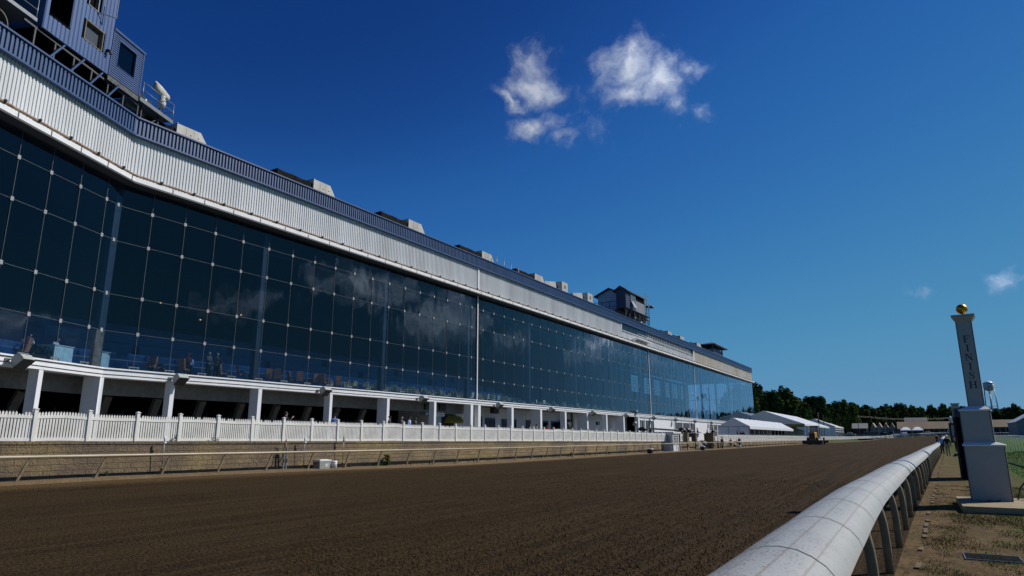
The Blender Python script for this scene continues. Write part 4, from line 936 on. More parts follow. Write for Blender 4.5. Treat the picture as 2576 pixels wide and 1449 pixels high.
mb = MB(); mb.bar((-43.4, 128.2, 23.2), (-43.4, 128.2, 25), .12); mb.bar((-43.4, 123.2, 23.2), (-43.4, 123.2, 25), .12); mb.build('shelter_post', M['grey_steel'], t); mb = MB(); mb.lathe((-44.4, 125.5, 23.2), [(.6, 0), (.6, 1.3), (.3, 1.5), (0, 1.5)], 12); mb.lathe((-44.4, 127.1, 23.2), [(.6, 0), (.6, 1.3), (.3, 1.5), (0, 1.5)], 12); mb.build('tank', M['beige'], t)
# lookout
t = thing('roof_lookout', 'small dark lookout hut with a wide hipped roof near the far end', 'lookout', (0, 0, 0)); z0 = zr(195)
mb = MB()
for x in (-48, -45.3):
    for y in (187, 198.5): mb.bar((x, y, z0-.2), (x, y, 27.0), .3)
mb.box((-48, 188, z0), (-45.3, 198.5, 26.3)); mb.box((-48.1, 188, 26.3), (-47.6, 198.4, 27.4)); mb.build('hut_body', M['navy'], t)
mb = MB(); c = (-46.6, 193, 28.6); a = [(-49.0, 185.8, 27.2), (-44.0, 185.8, 27.2), (-44.0, 200.5, 27.2), (-49.0, 200.5, 27.2)]; mb.add(a+[c]+[(p[0], p[1], 26.95) for p in a], [(0, 1, 4), (1, 2, 4), (2, 3, 4), (3, 0, 4), (0, 5, 6, 1), (1, 6, 7, 2), (2, 7, 8, 3), (3, 8, 5, 0), (5, 8, 7, 6)]); mb.build('hipped_roof', M['dark_grey'], t)
# ------------------------------------------------------------------ chairs and furniture behind the glass
def armchair():
    t = thing('armchair', '', 'chair', (0, 0, 0), 0, 'brown leather chairs behind the glass')
    mb = MB(); mb.box((-.27, -.27, .40), (.27, .27, .52)); mb.build('seat', M['brown_leather'], t)
    mb = MB(); mb.T = Matrix.Translation((0, -.25, .5)) @ Matrix.Rotation(rad(12), 4, 'X')
    for z0, z1 in ((0, .34), (.36, .72)): mb.prism([(-.26, -.05, z0), (.26, -.05, z0), (.27, -.05, z1-.04), (.22, -.05, z1), (-.22, -.05, z1), (-.27, -.05, z1-.04)], (0, .13, 0))
    mb.build('backrest', M['brown_leather'], t)
    for s in (-1, 1): mb = MB(); mb.tube([(s*.3, -.25, .72), (s*.31, .12, .74), (s*.31, .24, .62), (s*.3, .15, .46), (s*.28, -.1, .44)], .03, 6); mb.build('armrest', M['black'], t)
    mb = MB(); mb.tube([(0, 0, .1), (0, 0, .4)], .035, 8)
    for k in range(5): a = 2*math.pi*k/5; mb.bar((0, 0, .1), (.3*math.cos(a), .3*math.sin(a), .05), .05); mb.tube([(.3*math.cos(a), .3*math.sin(a), 0), (.3*math.cos(a), .3*math.sin(a), .05)], .03, 6)
    mb.build('pedestal', M['dark_grey'], t); return t
def wicker():
    t = thing('wicker_chair', '', 'chair', (0, 0, 0), 0, 'tan wicker chairs behind the glass')
    mb = MB(); mb.box((-.24, -.24, .41), (.24, .24, .46)); mb.build('seat', M['wicker'], t)
    mb = MB(); mb.T = Matrix.Translation((0, -.23, .44)) @ Matrix.Rotation(rad(10), 4, 'X'); mb.prism([(-.22, 0, 0), (.22, 0, 0), (.25, 0, .5), (.1, 0, .53), (-.1, 0, .53), (-.25, 0, .5)], (0, .03, 0)); mb.build('backrest', M['wicker'], t)
    for sx in (-1, 1):
        for sy in (-1, 1): mb = MB(); mb.bar((sx*.22, sy*.22, 0), (sx*.22, sy*.22, .41 if sy < 0 else .64), .04); mb.build('leg', M['wicker'], t)
        mb = MB(); mb.bar((sx*.22, -.24, .64), (sx*.22, .25, .64), .05, .03); mb.build('armrest', M['wicker'], t)
    return t
def cpx(crop, x, y): k = 2576/1024; return ((crop[0]+x/k)*2576/4096, (crop[1]+y/k)*2576/4096)
c2, c4 = (0, 1152), (1024, 1300)
A = armchair(); Wk = wicker(); used = [False, False]
def seat(proto, i, x, y, rz, lab):
    if not used[i]: used[i] = True; proto.location = (x, y, 6.005); proto.rotation_euler = (0, 0, rz); proto['label'] = lab
    else: dup(proto, (x, y, 6.005), rz, lab)
rowA = [(c2, 30, 510), (c2, 100, 560), (c2, 330, 575), (c2, 400, 595), (c2, 1510, 730), (c2, 1620, 770), (c2, 1850, 780), (c2, 2230, 830), (c2, 2440, 840), (c4, 110, 490), (c4, 210, 510), (c4, 370, 515), (c4, 425, 540), (c4, 580, 535), (c4, 675, 555), (c4, 810, 560)]
for k, (cr, x, y) in enumerate(rowA):
    px, py = cpx(cr, x, y); p = atX(px, py, -44.1-(.5 if k % 2 else 0)); xx = p.x
    if cr is c2 and x < 900: n = (px-0)/142.0; p = fp(-(9.2-n*7.6), -1.0-(.4 if k % 2 else 0), 0); xx = p.x
    seat(A, 0, xx, p.y, random.choice([-.4, .2, 2.6, 3.3, 1.2])+random.uniform(-.3, .3), 'brown leather chair behind the glass, %s from the left of the picture' % ordw(k))
rowW = [740, 895, 950, 995, 1105, 1145, 1185, 1220, 1320, 1380, 1430, 1495, 1555, 1610, 1650, 1690, 1730, 1775, 1840, 1870, 1935, 1995, 2030, 2060, 2165, 2255, 2285, 2325, 2385, 2430, 2490, 2540]
for k, x in enumerate(rowW):
    px, py = cpx(c4, x, 600); p = atX(px, py, -44.0-(.55, .2, .8)[k % 3]); seat(Wk, 1, p.x, p.y, random.choice([.3, -.5, 2.9, 3.6, 1.5])+random.uniform(-.3, .3), 'tan wicker chair behind the glass, %s to the right of the brown chairs' % ordw(k))
for k in range(20): y = 67+k*2.3+random.uniform(-.6, .6); seat(Wk, 1, -44-random.uniform(.1, 1.2), y, random.uniform(0, 6), 'faint tan chair behind bluish glass past the white downpipe, %s in its row' % ordw(k))
TB = None
for k, y in enumerate([27.0, 31.8, 35.6, 38.2, 41.5, 46, 49.8, 52.6, 56, 59.4, 62, 66.5, 71, 76]):
    lab = 'small dark round cafe table among the chairs behind the glass, %s from the left' % ordw(k)
    if TB is None:
        TB = thing('cafe_table', lab, 'table', (-44.9, y, 6.0), 0, 'cafe tables behind the glass'); mb = MB(); mb.lathe((0, 0, .72), [(.38, 0), (.4, .02), (.4, .04), (0, .04)], 16); mb.build('tabletop', M['black'], TB); mb = MB(); mb.tube([(0, 0, .02), (0, 0, .72)], .04, 8); mb.lathe((0, 0, 0), [(.25, 0), (.25, .02), (.05, .05)], 12); mb.build('pedestal', M['dark_grey'], TB)
    else: dup(TB, (-44.9-(k % 2)*.4, y, 6.0), 0, lab)
for k, (a, b) in enumerate([(-2.55, -1.15), (.35, 1.05)]):
    t = thing('serving_counter', 'mint-white serving counter behind the glass, %s of the rusty column' % ('left' if k == 0 else 'right'), 'counter', (0, 0, 0)); mb = MB(); fbox(mb, a, b, -1.9, -1.0, 6.005, 7.1); mb.build('counter_front', mat('mint_cloth', (.62, .78, .74), .6), t); mb = MB(); fbox(mb, a-.05, b+.05, -1.95, -.95, 7.1, 7.14); mb.build('counter_top', M['white_paint'], t)
t = thing('hedge_planter', 'dark clipped hedge planter left of the mint counter', 'planter', (0, 0, 0)); mb = MB(); fbox(mb, -4.3, -2.75, -1.5, -1.0, 6.005, 6.4); mb.build('planter_box', M['black'], t); mb = MB()
for k in range(500): c = fp(random.uniform(-4.3, -2.75), random.uniform(-1.55, -.95), random.uniform(6.4, 6.95)); r = random.uniform(.04, .08); a = random.uniform(0, 6); d = Vector((math.cos(a), math.sin(a), random.uniform(-.5, .5)))*r; e = Vector((-math.sin(a), math.cos(a), random.uniform(-.8, .8)))*r; mb.quad(c-d, c+e, c+d, c-e)
mb.build('hedge_leaves', LEAF[0], t)
t = thing('potted_plant', 'leafy white-flowered plant standing on the right mint counter', 'plant', fp(.55, -1.4, 7.14)); mb = MB(); mb.lathe((0, 0, 0), [(.1, 0), (.14, .25), (.12, .25)], 10); mb.build('vase', M['white_paint'], t); mb = MB()
for k in range(90): a = random.uniform(0, 6.3); r = random.uniform(.05, .3); z = random.uniform(.2, .75); c = Vector((r*math.cos(a), r*math.sin(a), z)); d = Vector((math.cos(a), math.sin(a), .6))*.09; e = Vector((-math.sin(a), math.cos(a), .1))*.05; mb.quad(c-d, c+e, c+d, c-e)
mb.build('leaves', M['weed'], t)
for k, (s, o, z) in enumerate([(-7.2, -6, 13.6), (-3.9, -6, 13.9), (-2.4, -6, 12.2), (7.0, -6, 12.0), (10.5, -6, 11.2), (14.3, -6, 12.2)]):
    t = thing('ceiling_lamp', 'small warm hanging lamp glowing inside, %s from the left' % ordw(k), 'lamp', fp(s, o, z), 0, 'warm hanging lamps inside'); mb = MB(); mb.lathe((0, 0, 0), [(.35, 0), (.3, .06), (.05, .12), (0, .12)], 12); mb.tube([(0, 0, .12), (0, 0, 4.6)], .01, 4); mb.build('lamp_shade', M['dark_grey'], t); mb = MB(); mb.lathe((0, 0, -.08), [(0, 0), (.06, .03), (.06, .07), (0, .09)], 8)
    em = bpy.data.materials.get('warm_bulb')
    if not em:
        em = bpy.data.materials.new('warm_bulb'); em.use_nodes = True; b = em.node_tree.nodes['Principled BSDF']; b.inputs['Emission Color'].default_value = (1, .5, .15, 1); b.inputs['Emission Strength'].default_value = 2
    mb.build('bulb', em, t)

# ------------------------------------------------------------------ people
def skinned(name, verts, edges, rad_, m, parent, lev=1):
    me = bpy.data.meshes.new(name); me.from_pydata(verts, edges, []); o = bpy.data.objects.new(name, me); COL.objects.link(o)
    sk = o.modifiers.new('s', 'SKIN'); o.modifiers.new('d', 'SUBSURF').levels = lev
    for v, r in zip(me.skin_vertices[0].data, rad_): v.radius = r if isinstance(r, tuple) else (r, r)
    me.skin_vertices[0].data[0].use_root = True
    dg = bpy.context.evaluated_depsgraph_get(); nm = bpy.data.meshes.new_from_object(o.evaluated_get(dg)); nm.name = name
    bpy.data.objects.remove(o); nm.materials.clear(); nm.materials.append(m)
    for p in nm.polygons: p.use_smooth = True
    q = bpy.data.objects.new(name, nm); COL.objects.link(q); q.parent = parent; return q
ARMS = {  # elbow, wrist for right arm (x positive); facing +y
    'down': ((.25, -.03, 1.13), (.26, .06, .88)), 'phone': ((.24, .12, 1.18), (.12, .38, 1.42)), 'fold': ((.25, .05, 1.16), (.05, .24, 1.14)),
    'fwd': ((.24, .12, 1.17), (.18, .38, 1.12)), 'point': ((.3, .22, 1.35), (.36, .5, 1.42)), 'hip': ((.36, -.06, 1.15), (.2, .06, .98))}
def person(lab, loc, rz, top='cloth_navy', legs='cloth_navy', skin='skin', hair='hair', hat=None, ra='down', la='down', h=1.75, stride=0.0, lean=0.0, group=None, longhair=False, jacket=False):
    t = thing('person', lab, 'person', loc, rz, group); t.scale = (h/1.75,)*3
    k = lean
    def L(p): return (p[0], p[1]+k*max(0, p[2]-.9)*.8, p[2]-abs(k)*.12*max(0, p[2]-.9))
    re, rw = ARMS[ra]; le, lw = ARMS[la]; le = (-le[0], le[1], le[2]); lw = (-lw[0], lw[1], lw[2])
    V = [(0, 0, .96), (0, -.01, 1.15), (0, -.01, 1.34), (0, 0, 1.46), (0, .015, 1.54), (0, .02, 1.61), (0, .015, 1.69), (0, .0, 1.735),
         (.17, -.01, 1.42), re, rw, (-.17, -.01, 1.42), le, lw,
         (.09, 0, .90), (.10, .02+stride*.5, .50), (.10, -.02+stride*.55, .085), (.11, .11+stride*.6, .035),
         (-.09, 0, .90), (-.10, .02-stride*.3, .50), (-.10, -.06-stride*.7, .085+abs(stride)*.05), (-.11, .07-stride*.7, .03), (0, .11, 1.61)]
    E = [(0, 1), (1, 2), (2, 3), (3, 4), (4, 5), (5, 6), (6, 7), (2, 8), (8, 9), (9, 10), (2, 11), (11, 12), (12, 13), (0, 14), (14, 15), (15, 16), (16, 17), (0, 18), (18, 19), (19, 20), (20, 21), (5, 22)]
    R = [(.13, .095), (.125, .09), (.14, .10), .06, .055, (.075, .09), (.08, .095), (.055, .065), .065, .045, .032, .065, .045, .032, .085, .06, .04, .035, .085, .06, .04, .035, .018]
    n0 = len(V)
    for s, w, e in ((1, rw, re), (-1, lw, le)):
        wv = Vector(w); d = (wv-Vector(e)).normalized(); side = d.cross(Vector((1, 0, 0)) if abs(d.x) < .8 else Vector((0, 1, 0))).normalized(); i = len(V); pm = wv+d*.07
        V.append(tuple(pm)); R.append((.034, .02)); E.append((10 if s == 1 else 13, i))
        for j, (o, ln) in enumerate(((-.03, .075), (-.01, .09), (.01, .085), (.03, .065))): V.append(tuple(pm+side*o+d*ln+Vector((0, 0, -.012*j)))); R.append(.009); E.append((i, len(V)-1))
        V.append(tuple(wv+d*.03+side*-.05)); R.append(.011); E.append((10 if s == 1 else 13, len(V)-1))
    V = [L(v) for v in V]
    skinned('body', V, E, R, M[skin], t)
    si = [0, 1, 2, 3, 8, 9, 10, 11, 12, 13]; mp = {a: b for b, a in enumerate(si)}
    sv = [V[i] for i in si]; sv[3] = L((0, 0, 1.46)); 
    for a, e, w in ((6, 9, 10), (9, 12, 13)): sv[a] = tuple(Vector(V[e]).lerp(Vector(V[w]), .9))
    sr = [(.17, .125), (.155, .115), (.17, .125), .07, .085, .062, .047, .085, .062, .047]
    if jacket: sv[0] = L((0, 0, .86))
    skinned('shirt' if not jacket else 'jacket', sv, [(mp[a], mp[b]) for a, b in E if a in mp and b in mp], sr, M[top], t)
    ti = [0, 14, 15, 16, 18, 19, 20]; mp = {a: b for b, a in enumerate(ti)}
    skinned('trousers', [V[i] for i in ti], [(mp[a], mp[b]) for a, b in E if a in mp and b in mp], [(.155, .115), .105, .078, .06, .105, .078, .06], M[legs], t)
    for a, b in ((16, 17), (20, 21)): f = MB(); p, q = Vector(V[a]), Vector(V[b]); f.tube([p+Vector((0, -.05, -.03)), p.lerp(q, .5)+Vector((0, 0, -.01)), q+Vector((0, .06, .0))], [.05, .052, .04], 8); f.build('shoe', M['black'], t)
    hc = Vector(L((0, 0, 1.66)))
    f = MB(); 
    if hat in (None, 'none') or longhair:
        f.lathe(hc+Vector((0, -.012, 0)), [(.095, -.03), (.105, .02), (.10, .06), (.07, .105), (0, .118)], 12)
        if longhair: f.lathe(hc+Vector((0, -.05, -.2)), [(.04, -.1), (.085, 0), (.095, .15), (.09, .2)], 10)
        f.build('hair', M[hair], t)
    if hat == 'cap':
        f = MB(); f.lathe(hc, [(.106, .0), (.108, .05), (.08, .10), (0, .125)], 12); f.prism([hc+Vector(p) for p in ((-.07, .09, .02), (.07, .09, .02), (.05, .18, .005), (-.05, .18, .005))], (0, 0, .012)); f.build('cap', M['cloth_black' if top != 'cloth_black' else 'cloth_white'], t)
    if hat == 'brim': f = MB(); f.lathe(hc+Vector((0, 0, .02)), [(.2, .0), (.2, .012), (.11, .02), (.105, .1), (.07, .13), (0, .125)], 16); f.build('brimmed_hat', M['cloth_black'], t)
    if hat == 'whitebrim': f = MB(); f.lathe(hc+Vector((0, 0, .02)), [(.2, .0), (.2, .012), (.11, .02), (.105, .1), (.07, .13), (0, .125)], 16); f.build('brimmed_hat', M['cloth_white'], t)
    if hat == 'red': f = MB(); f.lathe(hc, [(.106, .0), (.108, .05), (.08, .10), (0, .125)], 12); f.build('cap', M['cloth_red'], t)
    return t
def on(x, y): return (x, y, gz(x, y))
def apron(x, y): return (x, y, wz(y)-.02)
RY = rad(-60)
person('man in a dark suit holding a phone up on the apron', apron(-33, 28.6), rad(-20), 'cloth_navy', 'cloth_navy', ra='phone', la='fwd', jacket=True)
person('man in a bright blue jacket and dark cap on the apron', apron(-33, 32.7), rad(70), 'cloth_blue', 'cloth_black', hat='cap', jacket=True)
person('person in navy with dark cap looking over the fence', apron(-31.0, 35.9), RY, 'cloth_navy', 'cloth_navy', hat='cap', h=1.68)
person('grey-haired person in black bending near the fence', apron(-31.0, 37.2), rad(60), 'cloth_black', 'cloth_black', hair='hair_grey', h=1.66)
person('man in pale blue shirt and cap talking on the apron', apron(-33, 40.5), rad(-70), 'cloth_lightblue', 'cloth_navy', hat='cap', h=1.85)
person('person in dark navy facing the pale blue shirt', apron(-33, 41.25), rad(110), 'cloth_navy', 'cloth_navy', h=1.72)
person('long-haired person in pale blue by the shop windows', apron(-33, 59.5), RY, 'cloth_lightblue', 'cloth_black', longhair=True, h=1.66)
person('person in a tan jacket seen from behind on the apron', apron(-33, 60.9), rad(120), 'cloth_tan', 'cloth_black', h=1.7)
person('person in a bright red top leaning by the fence', apron(-33, 63.2), rad(30), 'cloth_red', 'cloth_black', h=1.66, lean=.4, longhair=True)
person('person in white top by the dark shop opening', apron(-36, 70.5), RY, 'cloth_white', 'cloth_black', longhair=True, h=1.65)
person('dark-clad person by the white downpipe wall', apron(-33, 90.6), RY, 'cloth_black', 'cloth_black', h=1.7)
person('man in pale blue shirt and white hat by the gate', (-26.6, 97.8, 1.2), RY, 'cloth_lightblue', 'cloth_lightblue', hat='whitebrim', ra='fwd', la='fwd', h=1.85)
person('dark-haired person behind the gate pickets', apron(-28.5, 103.0), RY, 'cloth_grey', 'cloth_black', h=1.75)
person('person in black behind the last gate pillar', apron(-28.5, 110.6), RY, 'cloth_black', 'cloth_black', h=1.82)
person('person in black taking a picture beside the fence end', apron(-27.0, 108.2), rad(-30), 'cloth_black', 'cloth_black', ra='phone', la='phone', h=1.95)
for k, (y, l) in enumerate([(126.5, 'person in black on the apron, left of the pair by the tent'), (129.5, 'person in black on the apron, middle by the tent corner'), (131.6, 'person in black on the apron, right-hand by the tent corner')]): person(l, apron(-27.2, y), RY+k*.4, 'cloth_black', 'cloth_black', h=1.78)
person('man in black wearing a wide brimmed hat at the outer rail', on(-25.35, 106.9), rad(-50), 'cloth_black', 'cloth_grey', hat='brim', ra='hip', la='hip', h=1.78)
pr = person('person in a red jacket walking with a dark bag', on(-25.35, 112.6), rad(-10), 'cloth_red', 'cloth_black', hat='cap', h=1.55, stride=.3, jacket=True)
person('person in black holding something up at the far outer rail', on(-25.4, 119.1), rad(-40), 'cloth_black', 'cloth_black', hat='cap', ra='phone', h=1.75)
tb = thing('shoulder_bag', 'dark round bag carried by the red-jacketed walker', 'bag', (-24.95, 113.4, gz(-25, 113)+.28)); mb = MB(); mb.lathe((0, 0, 0), [(.05, .0), (.2, .05), (.22, .25), (.1, .38), (0, .4)], 12); mb.build('bag_body', M['black'], tb); mb = MB(); mb.tube([(-.1, 0, .36), (0, 0, .62), (.1, 0, .36)], .015, 5); mb.build('strap', M['black'], tb)
# infield figures
person('man in black jacket, khaki trousers and white cap walking the infield path', on(2.66, 73.2), rad(0), 'cloth_black', 'cloth_khaki', hat='whitebrim', h=1.80, stride=.16)
person('man in a blue shirt ahead on the infield path', on(2.5, 82), rad(10), 'cloth_lightblue', 'cloth_navy', h=1.78, hat='cap')
person('person in pale green top beyond the white-capped man', on(3.95, 86), rad(-160), 'cloth_tan', 'cloth_black', h=1.75, ra='fwd', longhair=True)
person('dark figure standing on the dirt track by the inner rail', on(4.2, 160), rad(160), 'cloth_black', 'cloth_black', h=1.85, ra='fold', la='fold', hat='cap')
person('dark-clad person beside the far finish post', on(5.25, 113.5), rad(30), 'cloth_black', 'cloth_black', h=1.72)
person('person at the right edge behind the white turf rail', on(6.6, 47.5), rad(170), 'cloth_black', 'cloth_grey', h=1.7)
# behind the glass
F2 = 6.005
person('person in maroon top and red cap behind the glass', (-44.9, 29.6, F2), rad(-120), 'cloth_maroon', 'cloth_black', 'skin_dark', hat='red', ra='fwd', la='fwd', h=1.72)
person('seated-height person in pale blue beside the red cap', (-45.5, 30.2, F2), rad(100), 'cloth_lightblue', 'cloth_black', 'skin_dark', hat='cap', h=1.7)
person('grey-haired man in dark striped jacket behind the glass', (-44.5, 31.0, F2), rad(-80), 'cloth_grey', 'cloth_black', hair='hair_grey', h=1.98, ra='fwd')
person('man in black reading a paper behind the glass', (-44.6, 31.75, F2), rad(-100), 'cloth_black', 'cloth_black', hair='hair_grey', h=1.98, ra='fwd', la='fwd')
c = fp(-1.35, -2.3, F2); person('waiter in white shirt bending over the left counter', c, rad(-60), 'cloth_white', 'cloth_black', lean=.5, ra='fwd', la='fwd', h=1.75)
c = fp(-3.0, -2.4, F2); person('waiter in white reaching across beside the hedge planter', c, rad(-90), 'cloth_white', 'cloth_black', lean=.3, ra='point', la='fwd', h=1.72)
# ------------------------------------------------------------------ booth, gate, pillars, coolers
t = thing('guard_booth', 'small white clapboard booth with windows behind the outer rail', 'booth', (0, 0, 0)); x0, x1, y0, y1 = -27.25, -25.05, 80.9, 83.9; zb = -.05; zt = 2.3
mb = MB(); mb.box((x0, y0, zb), (x1, y1, zt-.12))
z = zb
while z < .95: mb.add([(x1+.03, y0, z), (x1+.03, y1-.9, z), (x1+.005, y1-.9, z+.12), (x1+.005, y0, z+.12)], [(0, 1, 2, 3)]); mb.add([(x0+1.2, y0-.03, z), (x1, y0-.03, z), (x1, y0-.005, z+.12), (x0+1.2, y0-.005, z+.12)], [(0, 1, 2, 3)]); z += .12
mb.build('clapboard_wall', M['vinyl'], t)
mb = MB(); mb.box((x0-.12, y0-.15, zt-.12), (x1+.15, y1+.1, zt+.08)); mb.build('flat_roof', M['vinyl'], t)
def bwin(pts, nx, ny, nm, depth):
    # rectangular window on a plane given by origin, u vector, height, normal
    o, u, hgt, n = pts; o = Vector(o); u = Vector(u); n = Vector(n); f = MB(); up_ = Vector((0, 0, 1)); L = u.length; ud = u.normalized()
    def slab(a, b, c, d, e): 
        p = [o+ud*a+up_*c, o+ud*b+up_*c, o+ud*b+up_*d, o+ud*a+up_*d]; f.prism([q+n*.004 for q in p], n*e)
    w = .06; slab(0, w, 0, hgt, .05); slab(L-w, L, 0, hgt, .05); slab(w, L-w, 0, w, .05); slab(w, L-w, hgt-w, hgt, .05)
    for i in range(1, nx): slab(L*i/nx-.015, L*i/nx+.015, w, hgt-w, .035)
    for i in range(1, ny): slab(w, L-w, hgt*i/ny-.02, hgt*i/ny+.02, .03)
    fo = f.build(nm, M['vinyl'], t); p = MB(); p.quad(o+n*.012, o+u+n*.012, o+u+up_*hgt+n*.012, o+up_*hgt+n*.012); p.build('pane', M['tent_clear'], fo, False)
bwin(((x0+1.42, y0, .85), (.55, 0, 0), 1.15, (0, -1, 0)), 2, 4, 'side_window', .05)
bwin(((x1, y0+.25, .75), (0, .85, 0), 1.25, (1, 0, 0)), 2, 4, 'front_window', .05); bwin(((x1, y0+1.2, .75), (0, .75, 0), 1.25, (1, 0, 0)), 2, 4, 'front_window', .05)
mb = MB(); mb.box((x0+.35, y0-.04, zb+.05), (x0+1.2, y0-.005, 1.95)); mb.build('door', M['beige_grey'], t)
mb = MB(); mb.box((x1, y1-.72, zb), (x1+.02, y1-.12, 2.0)); mb.build('open_doorway', M['dark'], t)
mb = MB(); mb.box((x1, y1-.9, zb), (x1+.06, y1-.74, 2.1)); mb.box((x1, y1-.1, zb), (x1+.06, y1, 2.1)); mb.box((x1+.03, y0+1.9, .1), (x1+.1, y0+2.05, .6)); mb.build('door_trim', M['vinyl'], t)
t = thing('gate_wall', 'tan block gateway wall with steps and pillars between booth and far fence', 'wall', (0, 0, 0))
mb = MB()
for a in ((-26.1, 85.0, -25.4, 88.0, 1.15), (-26.1, 88.7, -25.45, 92.0, 1.2), (-26.3, 103.0, -25.6, 104.6, 1.2)): mb.box((a[0], a[1], -.3), (a[2], a[3], a[4]))
mb.box((-29.2, 88, -.3), (-28.8, 103, 1.1)); mb.build('low_wall', M['stone'], t)
for k, (xa, ya, w, l, h) in enumerate([(-25.3, 88.0, .95, .75, 2.2), (-25.3, 92.0, 1.0, .8, 2.2), (-27.3, 93.5, 1.0, .8, 2.0), (-25.35, 101.6, 1.05, .85, 2.3), (-26.6, 104.6, .9, .7, 2.2)]):
    mb = MB(); mb.box((xa-w, ya, -.3), (xa, ya+l, h)); p = mb.build('stone_pillar', M['stone'], t); c = MB(); c.box((xa-w-.08, ya-.08, h+.001), (xa+.08, ya+l+.08, h+.10)); c.build('pillar_cap', M['concrete'], p)
mb = MB()
for k in range(6): mb.box((-26.2-.36*k, 95.4, -.2), (-25.84-.36*k, 101.5, .18*(k+1)-.05))
mb.build('step', M['dark_grey'], t)
mb = MB(); mb.tube([(-25.6, 95.3, .95), (-27.6, 95.3, 2.1)], .03, 6); mb.tube([(-25.6, 95.3, 0), (-25.6, 95.3, .95)], .03, 6); mb.tube([(-26.6, 95.3, .3), (-26.6, 95.3, 1.5)], .025, 6); mb.tube([(-25.6, 95.3, .5), (-27.6, 95.3, 1.65)], .02, 6); mb.build('handrail', M['grey_steel'], t)
for y in (89.6, 93.4, 103.4): mb = MB(); mb.box((-25.62, y, 1.22), (-25.5, y+.95, 1.75)); mb.build('wall_box', M['white_paint'], t)
t = thing('picket_gate', 'white picket gate at the top of the steps', 'gate', (-28.0, 96.2, 1.12)); mb = MB()
for k in range(16): y = .3*k; mb.prism([(-.012, y, .1), (-.012, y+.09, .1), (-.012, y+.09, 1.25), (-.012, y+.045, 1.33), (-.012, y, 1.25)], (.024, 0, 0))
for z in (.05, 1.0): mb.box((-.05, -.05, z), (-.012, 4.7, z+.1))
mb.build('gate_leaf', M['vinyl'], t); mb = MB(); mb.box((-.07, -.2, 0), (.05, -.06, 1.4)); mb.box((-.07, 4.72, 0), (.05, 4.86, 1.4)); mb.build('gate_post', M['vinyl'], t)
def cooler(lab, x, y, rz, sc, body='beige_grey', lid='white_paint', label=False):
    t = thing('cool_box', lab, 'cool box', (x, y, gz(x, y)+.06), rz); t.scale = (sc,)*3; mb = MB(); mb.prism([(-.28, -.42, 0), (.28, -.42, 0), (.28, .42, 0), (-.28, .42, 0)], (0, 0, 0.001)); mb = MB()
    b = [(-.25, -.38), (.25, -.38), (.25, .38), (-.25, .38)]; tp_ = [(-.29, -.43), (.29, -.43), (.29, .43), (-.29, .43)]
    mb.add([(p[0], p[1], 0) for p in b]+[(p[0], p[1], .42) for p in tp_], [(3, 2, 1, 0), (4, 5, 6, 7), (0, 1, 5, 4), (1, 2, 6, 5), (2, 3, 7, 6), (3, 0, 4, 7)]); mb.build('box_body', M[body], t)
    mb = MB(); mb.box((-.31, -.45, .425), (.31, .45, .50)); mb.box((-.2, -.3, .5), (.2, .3, .525)); mb.build('lid', M[lid], t)
    mb = MB(); mb.tube([(-.12, -.45, .36), (-.12, -.5, .30), (.12, -.5, .30), (.12, -.45, .36)], .018, 6); mb.tube([(-.12, .45, .36), (-.12, .5, .3), (.12, .5, .3), (.12, .45, .36)], .018, 6); mb.build('handle', M['black'], t)
    if label: mb = MB(); mb.add([(.272, .02, .12), (.272, .26, .12), (.284, .26, .28), (.284, .02, .28)], [(0, 1, 2, 3)]); p = mb.build('paper_label', M['cloth_white'], t, False); q = MB(); q.add([(.283, .19, .15), (.283, .225, .15), (.2875, .225, .25), (.2875, .19, .25)], [(0, 1, 2, 3)]); q.build('label_mark', M['ink'], p, False)
cooler('grey lidded cool box with a paper label beside a white bucket', -25.12, 24.2, 0, .86, label=True)
cooler('black and white cool box by the rail left of the booth', -24.75, 71.6, .1, .9, 'black')
cooler('black and white cool box at the foot of the gate steps', -24.75, 93.1, .1, .95, 'black')
cooler('white cool box at the feet of the person in black', -24.9, 115.9, .2, .8, 'white_paint')
def bucket(lab, x, y, s=1):
    t = thing('bucket', lab, 'bucket', (x, y, gz(x, y)+.06)); t.scale = (s,)*3; mb = MB(); mb.lathe((0, 0, 0), [(.135, 0), (.155, .37), (.145, .37), (.13, .05)], 18); mb.lathe((0, 0, .29), [(.156, 0), (.168, .01), (.168, .03), (.156, .04)], 18); mb.build('bucket_body', M['white_paint'], t); h = MB(); h.tube([(.05, -.155, .33), (.16, -.06, .2), (.17, .06, .19), (.05, .155, .33)], .008, 5); h.build('handle', M['grey_steel'], t)
bucket('white plastic bucket beside the grey cool box', -25.1, 25.0)
bucket('white bucket beside the far white cool box', -24.85, 116.9)
# stand pipes and conduits along the rail
for k, (y, h, kind) in enumerate([(16.05, 1.42, 1), (23.2, 1.45, 0), (25.8, 1.55, 1)]):
    lab = ['thin stand pipe with a white cap and buried sleeve, nearest the left edge', 'thin conduit with a white sensor head left of the cool box', 'thin stand pipe with grey cap and sleeve right of the bucket'][k]
    t = thing('stand_pipe', lab, 'pipe', (-25.3, y, gz(-25.3, y)), 0); mb = MB(); mb.tube([(0, 0, 0), (0, 0, h)], .016, 6); mb.build('pipe_shaft', M['grey_steel'], t); mb = MB(); mb.lathe((0, 0, h), [(.03, -.12), (.035, -.02), (.04, 0), (.04, .09), (0, .1)], 10); mb.box((-.05, -.03, h-.16), (.05, .06, h-.1)); mb.build('pipe_head', M['white_paint'] if k != 2 else M['beige_grey'], t)
    if kind: mb = MB(); mb.lathe((0, 0, 0), [(.055, 0), (.055, .3), (.06, .3), (.06, .34), (0, .34)], 10); mb.build('pipe_sleeve', M['concrete'], t)
